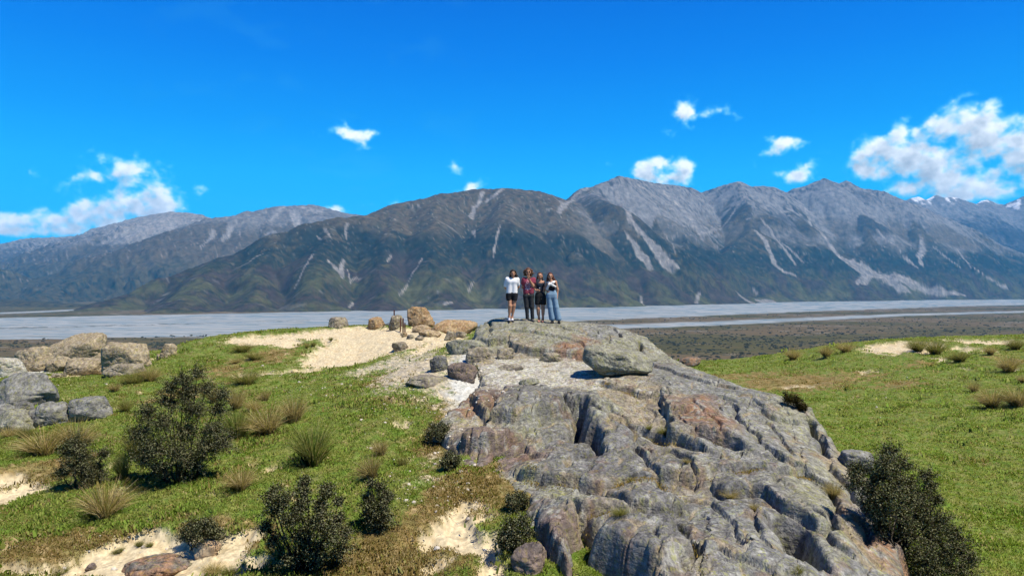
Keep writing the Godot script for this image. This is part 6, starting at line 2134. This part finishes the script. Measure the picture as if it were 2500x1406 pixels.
func make_people() -> void:
	var o: Node3D
	var hc: Vector3
	var turn: Basis
	# --- white T-shirt, black shorts, hands behind the back
	o = person(1246.5, 783, 520, 1275, 23.15, "person in a white T-shirt and black shorts, hands behind back, leftmost on the rock")
	hc = j3(565, 350, 0.03)
	turn = Basis(Vector3.UP, 0.05)
	var arms := [
		[j3(458, 462), j3(424, 610, -0.03), 0.046, 0.038, 1.0], [j3(424, 610, -0.03), j3(470, 705, -0.13), 0.037, 0.028, 1.0], [j3(645, 462), j3(668, 600, -0.05), 0.046, 0.038, 1.0], [j3(668, 600, -0.05), j3(610, 700, -0.14), 0.037, 0.028, 1.0]]
	var torso := [
		[j3(470, 462), j3(635, 462), 0.052, 0.052, 0.9], [j3(500, 500), j3(610, 500), 0.095, 0.095, 0.85], [j3(520, 520), j3(520, 640), 0.09, 0.085, 0.9], [j3(585, 520), j3(580, 640), 0.09, 0.085, 0.9], [j3(505, 730), j3(590, 730), 0.105, 0.105, 0.9], [j3(565, 440), j3(565, 385, 0.01), 0.052, 0.048, 1.0]]
	var legs := [
		[j3(495, 770), j3(508, 965, 0.05), 0.088, 0.056, 1.0], [j3(508, 965, 0.05), j3(494, 1175, 0.0), 0.052, 0.036, 1.0], [j3(505, 1010, 0.02), j3(500, 1070, -0.005), 0.05, 0.045, 1.0], [j3(494, 1175, 0.0), j3(492, 1235, 0.02), 0.036, 0.036, 1.0],
		[j3(605, 770), j3(582, 960, 0.0), 0.088, 0.056, 1.0], [j3(582, 960, 0.0), j3(548, 1195, -0.06), 0.052, 0.036, 1.0], [j3(578, 1010, -0.03), j3(566, 1070, -0.06), 0.05, 0.045, 1.0], [j3(548, 1195, -0.06), j3(552, 1238, -0.02), 0.036, 0.036, 1.0]]
	var hands := hand_bones(j3(470, 705, -0.13), Basis(Vector3(0, 0, 1), Vector3(0.85, -0.5, -0.1), Vector3(0.1, 0.2, -1)).orthonormalized(), 0.5) 
	var hands2 := hand_bones(j3(610, 700, -0.14), Basis(Vector3(0, 0, 1), Vector3(-0.85, -0.5, -0.1), Vector3(-0.1, 0.2, -1)).orthonormalized(), 0.5)
	body_part("body", o, [[arms + torso + legs, 0.015, 0.05], [head_bones(hc, turn), 0.007, 0.03], [hands, 0.005, 0.01], [hands2, 0.005, 0.01]], mat_skin, face_paint(hc, turn, SKIN))
	body_part("hair", o, [[[[hc + Vector3(0, 0.05, -0.03), hc + Vector3(0, 0.045, -0.005), 0.092, 0.088, 1.0], [hc + Vector3(-0.07, 0.02, -0.03), hc + Vector3(-0.095, -0.12, -0.02), 0.042, 0.03, 1.0], [hc + Vector3(0.07, 0.03, -0.03), hc + Vector3(0.115, -0.10, -0.03), 0.046, 0.05, 1.0], [hc + Vector3(0.11, -0.08, -0.03), hc + Vector3(0.13, -0.16, -0.03), 0.045, 0.02, 1.0], [hc + Vector3(0, 0, -0.07), hc + Vector3(0.02, -0.14, -0.08), 0.08, 0.06, 0.8], [hc + Vector3(-0.06, 0.075, 0.03), hc + Vector3(0.06, 0.075, 0.03), 0.028, 0.028, 1.0]], 0.011, 0.04]], mat_hair, flat_paint(Color(0.022, 0.013, 0.010), 0.3), 0.012)
	body_part("t_shirt", o, [[[[j3(465, 462), j3(640, 462), 0.062, 0.062, 0.95], [j3(500, 505), j3(612, 505), 0.115, 0.115, 0.85], [j3(515, 520), j3(500, 710), 0.105, 0.112, 0.95], [j3(590, 520), j3(590, 715), 0.105, 0.110, 0.95], [j3(455, 462), j3(422, 585, -0.02), 0.064, 0.060, 1.0], [j3(648, 462), j3(668, 560, -0.04), 0.064, 0.058, 1.0]], 0.013, 0.05]], mat_cloth, flat_paint(Color(0.80, 0.80, 0.80), 0.05), 0.016, (fig_y - 748) * K)
	body_part("shorts", o, [[[[j3(505, 740), j3(585, 740), 0.112, 0.112, 0.95], [j3(490, 760), j3(488, 835, 0.02), 0.108, 0.094, 1.0], [j3(600, 760), j3(598, 850, 0.01), 0.108, 0.090, 1.0]], 0.013, 0.04]], mat_cloth, flat_paint(Color(0.018, 0.018, 0.020)), 0.006, (fig_y - 862) * K)
	body_part("socks", o, [[[[j3(494, 1165, 0.0), j3(492, 1240, 0.015), 0.043, 0.044, 1.0]], 0.01, 0.01], [[[j3(549, 1190, -0.06), j3(552, 1245, -0.02), 0.043, 0.044, 1.0]], 0.01, 0.01]], mat_cloth, flat_paint(Color(0.78, 0.76, 0.80), 0.05))
	body_part("shoes", o, [[shoe(j3(490, 1275, -0.02), j3(494, 1275, 0.20)), 0.01, 0.02], [shoe(j3(550, 1275, -0.06), j3(572, 1275, 0.15)), 0.01, 0.02]], mat_cloth, flat_paint(Color(0.022, 0.022, 0.026)))

	# --- maroon T-shirt, black jeans, sunglasses, hand raised to the face
	o = person(1293.5, 781, 885, 1240, 23.3, "person with curly hair and sunglasses in a maroon T-shirt, raising a hand sign")
	hc = j3(855, 300, 0.03)
	turn = Basis(Vector3.UP, -0.05)
	var wrist := j3(868, 432, 0.20)
	arms = [[j3(765, 440), j3(752, 580, -0.05), 0.052, 0.042, 1.0], [j3(752, 580, -0.05), j3(810, 690, -0.14), 0.040, 0.030, 1.0], [j3(965, 440), j3(945, 565, 0.06), 0.052, 0.043, 1.0], [j3(945, 565, 0.06), wrist, 0.041, 0.029, 1.0]]
	torso = [[j3(785, 440), j3(945, 440), 0.056, 0.056, 0.9], [j3(815, 490), j3(915, 490), 0.105, 0.105, 0.85], [j3(820, 500), j3(820, 650), 0.095, 0.09, 0.9], [j3(905, 500), j3(900, 650), 0.095, 0.09, 0.9], [j3(815, 740), j3(905, 740), 0.098, 0.098, 0.95], [j3(858, 420), j3(856, 345, 0.01), 0.058, 0.054, 1.0]]
	legs = [[j3(812, 770), j3(828, 965, 0.02), 0.085, 0.058, 1.0], [j3(828, 965, 0.02), j3(838, 1190), 0.055, 0.040, 1.0], [j3(905, 770), j3(922, 965, 0.02), 0.085, 0.058, 1.0], [j3(922, 965, 0.02), j3(940, 1190), 0.055, 0.040, 1.0]]
	hands = hand_bones(wrist, Basis(Vector3(0.9, 0.2, 0.2), Vector3(-0.25, 0.95, -0.12), Vector3(0, 0.12, 1)).orthonormalized(), 1.5, 1.1, [0, 1])
	hands2 = hand_bones(j3(810, 690, -0.14), Basis(Vector3(0, 0, 1), Vector3(0.85, -0.5, -0.1), Vector3(0.1, 0.2, -1)).orthonormalized(), 0.5, 1.05)
	body_part("body", o, [[arms + torso + legs, 0.015, 0.05], [head_bones(hc, turn, 1.04), 0.007, 0.03], [hands, 0.005, 0.01], [hands2, 0.005, 0.01]], mat_skin, face_paint(hc, turn, SKIN * 0.95))
	var curls := [[hc + Vector3(0, 0.06, -0.03), hc + Vector3(0, 0.06, 0.0), 0.098, 0.09, 1.0]]
	var r := RandomNumberGenerator.new()
	r.seed = 7
	for k in 60:
		var dir := Vector3(r.randfn(), r.randfn() * 0.9 + 0.1, r.randfn() - 0.5).normalized()
		if dir.z > 0.45 and dir.y < 0.55:
			continue
		var p := hc + Vector3(0.012, 0.0, -0.03) + dir * Vector3(0.125, 0.125, 0.10)
		curls.append([p, p + Vector3(r.randfn(), -0.8, r.randfn()) * 0.025, r.randf_range(0.022, 0.034), r.randf_range(0.016, 0.028), 1.0])
	for k in 18:
		var sd := -1.0 if k % 3 == 0 else 1.0
		var p := hc + Vector3(sd * r.randf_range(0.09, 0.135), r.randf_range(-0.13, 0.0), r.randf_range(-0.08, 0.02))
		curls.append([p, p + Vector3(r.randfn(), -0.8, r.randfn()) * 0.025, 0.03, 0.022, 1.0])
	body_part("hair", o, [[curls, 0.010, 0.012]], mat_hair, flat_paint(Color(0.105, 0.052, 0.026), 0.4), 0.01)
	var cen := j3(845, 550, 0.0)
	var shirt_paint := func(p: Vector3, nn: Vector3) -> Color:
		var c := Color(0.235, 0.045, 0.075) * (1.0 + 0.1 * noise_b.get_noise_3dv(p * 22.0))
		if nn.z > 0.3:
			# the faded white print on the chest
			var q := Vector2(p.x - cen.x, p.y - cen.y)
			var edge := absf(absf(q.x) * 1.55 + absf(q.y) * 0.8 - 0.135)
			if edge < 0.012 or (q.length() < 0.09 and noise_a.get_noise_2d(q.x * 26.0, q.y * 20.0) > 0.12) or (absf(q.y + 0.12) < 0.018 and absf(q.x) < 0.09):
				c = c.lerp(Color(0.62, 0.50, 0.55), 0.75)
		return c
	body_part("t_shirt", o, [[[[j3(780, 440), j3(950, 440), 0.066, 0.066, 0.95], [j3(812, 495), j3(920, 495), 0.122, 0.122, 0.85], [j3(825, 510), j3(818, 690), 0.108, 0.105, 0.95], [j3(905, 510), j3(905, 690), 0.108, 0.105, 0.95], [j3(768, 442), j3(755, 515, -0.02), 0.068, 0.066, 1.0], [j3(962, 442), j3(962, 490, 0.02), 0.068, 0.07, 1.0]], 0.012, 0.05]], mat_cloth, shirt_paint, 0.012, (fig_y - 732) * K)
	body_part("jeans", o, [[[[j3(815, 745), j3(905, 745), 0.104, 0.104, 0.95], [j3(810, 765), j3(826, 965, 0.02), 0.098, 0.070, 1.0], [j3(826, 965, 0.02), j3(838, 1190), 0.068, 0.058, 1.0], [j3(907, 765), j3(924, 965, 0.02), 0.098, 0.072, 1.0], [j3(924, 965, 0.02), j3(938, 1190), 0.070, 0.060, 1.0]], 0.013, 0.04]], mat_cloth, flat_paint(Color(0.030, 0.032, 0.036), 0.35), 0.009, (fig_y - 1200) * K)
	body_part("shoes", o, [[shoe(j3(838, 1240, -0.04), j3(800, 1240, 0.19), 0.046), 0.01, 0.02], [shoe(j3(938, 1240, -0.04), j3(965, 1240, 0.20), 0.046), 0.01, 0.02]], mat_cloth, flat_paint(Color(0.13, 0.125, 0.12), 0.5))
	body_part("sunglasses", o, [[[[hc + turn * Vector3(-0.035, 0.018, 0.096), hc + turn * Vector3(-0.030, 0.016, 0.098), 0.024, 0.024, 0.5], [hc + turn * Vector3(0.030, 0.016, 0.098), hc + turn * Vector3(0.035, 0.018, 0.096), 0.024, 0.024, 0.5], [hc + turn * Vector3(-0.06, 0.026, 0.088), hc + turn * Vector3(0.06, 0.026, 0.088), 0.007, 0.007, 1.0], [hc + turn * Vector3(-0.062, 0.026, 0.086), hc + turn * Vector3(-0.082, 0.022, 0.0), 0.006, 0.005, 1.0], [hc + turn * Vector3(0.062, 0.026, 0.086), hc + turn * Vector3(0.082, 0.022, 0.0), 0.006, 0.005, 1.0]], 0.005, 0.004]], mat_glossy, flat_paint(Color(0.012, 0.013, 0.02), 0.0))

	# --- black top and loose black shorts, one arm hanging
	o = person(1320.0, 782, 1098, 1243, 23.3, "person in a dark top and loose black shorts, one arm hanging, third along the rock")
	hc = j3(1085, 365, 0.03)
	turn = Basis(Vector3.UP, -0.08)
	wrist = j3(1136, 762, 0.05)
	arms = [[j3(1022, 490), j3(985, 600, -0.03), 0.043, 0.035, 1.0], [j3(985, 600, -0.03), j3(1005, 640, 0.08), 0.034, 0.026, 1.0], [j3(1155, 490), j3(1170, 625, -0.01), 0.044, 0.037, 1.0], [j3(1170, 625, -0.01), wrist, 0.036, 0.025, 1.0]]
	torso = [[j3(1035, 480), j3(1145, 480), 0.047, 0.047, 0.9], [j3(1060, 525), j3(1120, 525), 0.085, 0.085, 0.85], [j3(1085, 540), j3(1088, 680), 0.105, 0.10, 0.8], [j3(1055, 760), j3(1130, 760), 0.10, 0.10, 0.9], [j3(1088, 465), j3(1086, 405, 0.01), 0.048, 0.046, 1.0]]
	legs = [[j3(1050, 790), j3(1050, 985, 0.02), 0.082, 0.054, 1.0], [j3(1050, 985, 0.02), j3(1068, 1185, -0.02), 0.050, 0.034, 1.0], [j3(1050, 1030), j3(1055, 1085, -0.02), 0.048, 0.043, 1.0], [j3(1068, 1185, -0.02), j3(1066, 1215, 0.0), 0.034, 0.034, 1.0], [j3(1140, 790), j3(1145, 985, 0.02), 0.082, 0.054, 1.0], [j3(1145, 985, 0.02), j3(1142, 1185, -0.02), 0.050, 0.034, 1.0], [j3(1146, 1030), j3(1145, 1085, -0.02), 0.048, 0.043, 1.0], [j3(1142, 1185, -0.02), j3(1138, 1215, 0.0), 0.034, 0.034, 1.0]]
	hands = hand_bones(wrist, Basis(Vector3(-0.3, 0, 0.95), Vector3(-0.15, -0.98, 0.05), Vector3(-0.95, 0.1, -0.3)).orthonormalized(), 0.45)
	hands2 = hand_bones(j3(1005, 640, 0.08), Basis(Vector3(0, 0.9, 0.3), Vector3(0.9, -0.1, 0.4), Vector3(0.2, 0.3, -0.9)).orthonormalized(), 0.7)
	body_part("body", o, [[arms + torso + legs, 0.015, 0.05], [head_bones(hc, turn, 0.97), 0.007, 0.03], [hands, 0.005, 0.01], [hands2, 0.005, 0.01]], mat_skin, face_paint(hc, turn, SKIN * 0.97))
	body_part("hair", o, [[[[hc + Vector3(0, 0.05, -0.032), hc + Vector3(0, 0.045, -0.008), 0.088, 0.083, 1.0], [hc + Vector3(-0.072, 0.0, -0.03), hc + Vector3(-0.11, -0.13, -0.02), 0.032, 0.022, 1.0], [hc + Vector3(0.072, 0.0, -0.03), hc + Vector3(0.09, -0.12, -0.02), 0.030, 0.022, 1.0], [hc + Vector3(0, 0, -0.07), hc + Vector3(0, -0.12, -0.08), 0.07, 0.045, 0.8]], 0.011, 0.04]], mat_hair, flat_paint(Color(0.075, 0.034, 0.018), 0.3), 0.010)
	var c3 := j3(1085, 600)
	var top_paint := func(p: Vector3, nn: Vector3) -> Color:
		if nn.z > 0.3 and (Vector2(p.x - c3.x + 0.012, p.y - c3.y - 0.015).length() < 0.020 or Vector2(p.x - c3.x + 0.085, p.y - c3.y + 0.066).length() < 0.018):
			return Color(0.7, 0.7, 0.7)
		return Color(0.020, 0.026, 0.040) * (1.0 + 0.2 * noise_b.get_noise_3dv(p * 22.0))
	body_part("tank_top", o, [[[[j3(1060, 530), j3(1120, 530), 0.097, 0.097, 0.85], [j3(1085, 545), j3(1086, 650), 0.116, 0.110, 0.82], [j3(1035, 475), j3(1045, 530, 0.04), 0.030, 0.04, 1.0], [j3(1140, 475), j3(1130, 530, 0.04), 0.030, 0.04, 1.0]], 0.012, 0.04]], mat_cloth, top_paint, 0.006)
	body_part("shorts", o, [[[[j3(1060, 715), j3(1120, 715), 0.110, 0.110, 0.9], [j3(1050, 760), j3(1040, 880, 0.01), 0.112, 0.094, 1.0], [j3(1140, 760), j3(1152, 880, 0.01), 0.112, 0.094, 1.0]], 0.013, 0.05]], mat_cloth, flat_paint(Color(0.016, 0.016, 0.017)), 0.010, (fig_y - 908) * K)
	body_part("socks", o, [[[[j3(1068, 1165, -0.02), j3(1066, 1215, -0.01), 0.040, 0.041, 1.0]], 0.01, 0.01], [[[j3(1142, 1165, -0.02), j3(1138, 1215, -0.01), 0.040, 0.041, 1.0]], 0.01, 0.01]], mat_cloth, flat_paint(Color(0.015, 0.015, 0.017)))
	body_part("shoes", o, [[shoe(j3(1068, 1243, -0.05), j3(1052, 1243, 0.17)), 0.01, 0.02], [shoe(j3(1135, 1243, -0.05), j3(1130, 1243, 0.17)), 0.01, 0.02]], mat_cloth, flat_paint(Color(0.40, 0.20, 0.15)))

	# --- black top, white jumper over the shoulders, wide blue jeans, hand on hip
	o = person(1355.0, 786, 1370, 1290, 23.15, "person in wide light-blue jeans, white jumper over the shoulders, rightmost on the rock")
	hc = j3(1278, 395, 0.03)
	turn = Basis(Vector3.UP, 0.08) * Basis(Vector3.BACK, -0.08)
	wrist = j3(1414, 775, 0.02)
	arms = [[j3(1230, 505), j3(1188, 620, -0.04), 0.043, 0.035, 1.0], [j3(1188, 620, -0.04), j3(1228, 690, 0.05), 0.034, 0.026, 1.0], [j3(1385, 505), j3(1420, 640, -0.02), 0.044, 0.037, 1.0], [j3(1420, 640, -0.02), wrist, 0.036, 0.025, 1.0]]
	torso = [[j3(1245, 492), j3(1375, 495), 0.047, 0.047, 0.9], [j3(1285, 540), j3(1345, 540), 0.085, 0.085, 0.85], [j3(1315, 555), j3(1312, 680), 0.105, 0.098, 0.8], [j3(1270, 760), j3(1350, 760), 0.10, 0.10, 0.9], [j3(1305, 480), j3(1285, 430, 0.01), 0.047, 0.045, 1.0]]
	legs = [[j3(1265, 790), j3(1285, 1000, 0.02), 0.08, 0.054, 1.0], [j3(1285, 1000, 0.02), j3(1312, 1240, -0.02), 0.048, 0.034, 1.0], [j3(1355, 790), j3(1395, 1000, 0.02), 0.08, 0.054, 1.0], [j3(1395, 1000, 0.02), j3(1442, 1255, -0.02), 0.048, 0.034, 1.0]]
	hands = hand_bones(wrist, Basis(Vector3(-0.3, 0, 0.95), Vector3(-0.05, -0.99, 0.05), Vector3(-0.95, 0.1, -0.3)).orthonormalized(), 0.45)
	hands2 = hand_bones(j3(1228, 690, 0.05), Basis(Vector3(0.3, 0.6, 0.7), Vector3(0.85, -0.35, 0.3), Vector3(-0.3, 0.2, -0.9)).orthonormalized(), 0.5)
	body_part("body", o, [[arms + torso + legs, 0.015, 0.05], [head_bones(hc, turn, 0.97), 0.007, 0.03], [hands, 0.005, 0.01], [hands2, 0.005, 0.01]], mat_skin, face_paint(hc, turn, SKIN))
	body_part("hair", o, [[[[hc + Vector3(0, 0.05, -0.032), hc + Vector3(0, 0.045, -0.008), 0.090, 0.085, 1.0], [hc + Vector3(-0.07, 0.0, -0.03), hc + Vector3(-0.105, -0.15, 0.0), 0.042, 0.036, 1.0], [hc + Vector3(0.07, 0.0, -0.03), hc + Vector3(0.13, -0.12, -0.03), 0.048, 0.05, 1.0], [hc + Vector3(0.13, -0.12, -0.03), hc + Vector3(0.20, -0.15, -0.04), 0.045, 0.02, 1.0], [hc + Vector3(0, 0, -0.07), hc + Vector3(0.03, -0.18, -0.09), 0.08, 0.06, 0.8]], 0.011, 0.04]], mat_hair, flat_paint(Color(0.070, 0.026, 0.014), 0.3), 0.012)
	body_part("tank_top", o, [[[[j3(1285, 545), j3(1345, 545), 0.097, 0.097, 0.85], [j3(1315, 555), j3(1313, 665), 0.116, 0.108, 0.82], [j3(1262, 488), j3(1275, 540, 0.03), 0.030, 0.045, 1.0], [j3(1365, 488), j3(1355, 540, 0.03), 0.030, 0.045, 1.0]], 0.012, 0.04]], mat_cloth, flat_paint(Color(0.020, 0.015, 0.017)), 0.006)
	body_part("jumper", o, [[[[j3(1225, 500, 0.0), j3(1285, 545, 0.11), 0.038, 0.042, 1.0], [j3(1370, 485, 0.0), j3(1325, 515, 0.10), 0.040, 0.045, 1.0], [j3(1325, 515, 0.10), j3(1250, 555, 0.12), 0.045, 0.040, 0.8], [j3(1285, 545, 0.11), j3(1375, 590, 0.11), 0.044, 0.034, 0.8], [j3(1250, 555, 0.12), j3(1215, 635, 0.08), 0.040, 0.040, 0.8], [j3(1230, 500, -0.04), j3(1365, 490, -0.06), 0.05, 0.05, 0.8], [j3(1280, 520, -0.11), j3(1330, 520, -0.11), 0.07, 0.07, 0.6]], 0.011, 0.025]], mat_cloth, flat_paint(Color(0.74, 0.70, 0.66), 0.06), 0.01)
	body_part("jeans", o, [[[[j3(1268, 745), j3(1352, 745), 0.118, 0.118, 0.95], [j3(1262, 785), j3(1358, 785), 0.112, 0.112, 0.95], [j3(1285, 695), j3(1340, 695), 0.098, 0.098, 0.95], [j3(1262, 780), j3(1280, 980, 0.02), 0.098, 0.090, 1.0], [j3(1280, 980, 0.02), j3(1318, 1190, 0.0), 0.090, 0.105, 1.0], [j3(1358, 780), j3(1392, 980, 0.02), 0.098, 0.092, 1.0], [j3(1392, 980, 0.02), j3(1432, 1195, 0.0), 0.092, 0.108, 1.0]], 0.013, 0.025]], mat_cloth, flat_paint(Color(0.185, 0.285, 0.385), 0.3), 0.012, (fig_y - 1232) * K)
	body_part("shoes", o, [[shoe(j3(1322, 1285, -0.04), j3(1290, 1285, 0.17), 0.046), 0.01, 0.02], [shoe(j3(1448, 1290, -0.04), j3(1450, 1290, 0.18), 0.046), 0.01, 0.02]], mat_cloth, flat_paint(Color(0.020, 0.020, 0.022)))

# ------------------------------------------------------------------ old iron and roots
func make_relics() -> void:
	# lengths of angle iron: foot x, y, top x, y in the photo, lean away, label
	var irons := [
		[963, 800, 961, 757, 0.0, "straight rusty iron post standing up behind the root tangle"],
		[972, 811, 985, 777, 0.15, "slanting rusty iron bar, left of the three leaning ones"],
		[983, 813, 985, 777, 0.05, "upright rusty iron bar, middle of the three leaning ones"],
		[988, 813, 989, 788, 0.0, "short rusty iron bar, right of the three leaning ones"],
	]
	var r := RandomNumberGenerator.new()
	r.seed = 3
	for q in irons:
		var foot := hit(q[0], q[1])
		var d := -foot.z
		var top := pix(q[2], q[3], d + q[4])
		var o := thing("iron_post", foot, q[5], "post", "rusty iron by the standing boulder")
		var up := (top - foot).normalized()
		var len := (top - foot).length() + 0.1
		var frame := Basis(Vector3.RIGHT, up, Vector3.RIGHT.cross(up)).orthonormalized()
		for side in 2:
			var st := SurfaceTool.new()
			st.begin(Mesh.PRIMITIVE_TRIANGLES)
			var b := BoxMesh.new()
			b.size = Vector3(0.055, len, 0.008) if side == 0 else Vector3(0.008, len, 0.047)
			b.subdivide_height = 5
			st.append_from(b, 0, Transform3D(frame, up * (len * 0.5 - 0.1) + frame * (Vector3.ZERO if side == 0 else Vector3(-0.0235, 0, 0.0276))))
			var m := part("flange", st.commit(), mat_iron(), o)
			m.name = "flange"
	# dead roots heaped against the rocks
	var at := hit(950, 806)
	var o := thing("root_tangle", at, "tangle of dry dead roots heaped between the pale rocks", "roots")
	for k in 26:
		var v := PackedVector3Array(); var n := PackedVector3Array(); var idx := PackedInt32Array()
		var p := Vector3(r.randfn(0.06, 0.12), r.randf_range(0.12, 0.34), r.randfn(0, 0.08))
		var dir := Vector3(r.randf_range(-1.0, 0.5), r.randf_range(-0.3, 0.5), r.randf_range(-0.2, 0.7)).normalized()
		var pts := []
		for s in 7:
			pts.append(p)
			dir = (dir + Vector3(r.randfn(0, 0.3), -0.28 + r.randfn(0, 0.2), r.randfn(0, 0.2))).normalized()
			p += dir * 0.075
			p.y = maxf(p.y, 0.0)
		limb(v, n, idx, pts, r.randf_range(0.008, 0.018), 0.003, 5)
		part("root", mesh_of(v, n, PackedColorArray(), idx), mat_root(), o)

var _iron: StandardMaterial3D
func mat_iron() -> StandardMaterial3D:
	if not _iron:
		_iron = StandardMaterial3D.new()
		_iron.albedo_color = Color(0.36, 0.20, 0.15)
		_iron.roughness = 0.95
		tri(_iron, grain(128, 71, 0.06, 4, 0.55, 1.0, 1.6), 4.0)
	return _iron

var _root: StandardMaterial3D
func mat_root() -> StandardMaterial3D:
	if not _root:
		_root = StandardMaterial3D.new()
		_root.albedo_color = Color(0.55, 0.43, 0.31)
		_root.roughness = 0.95
	return _root
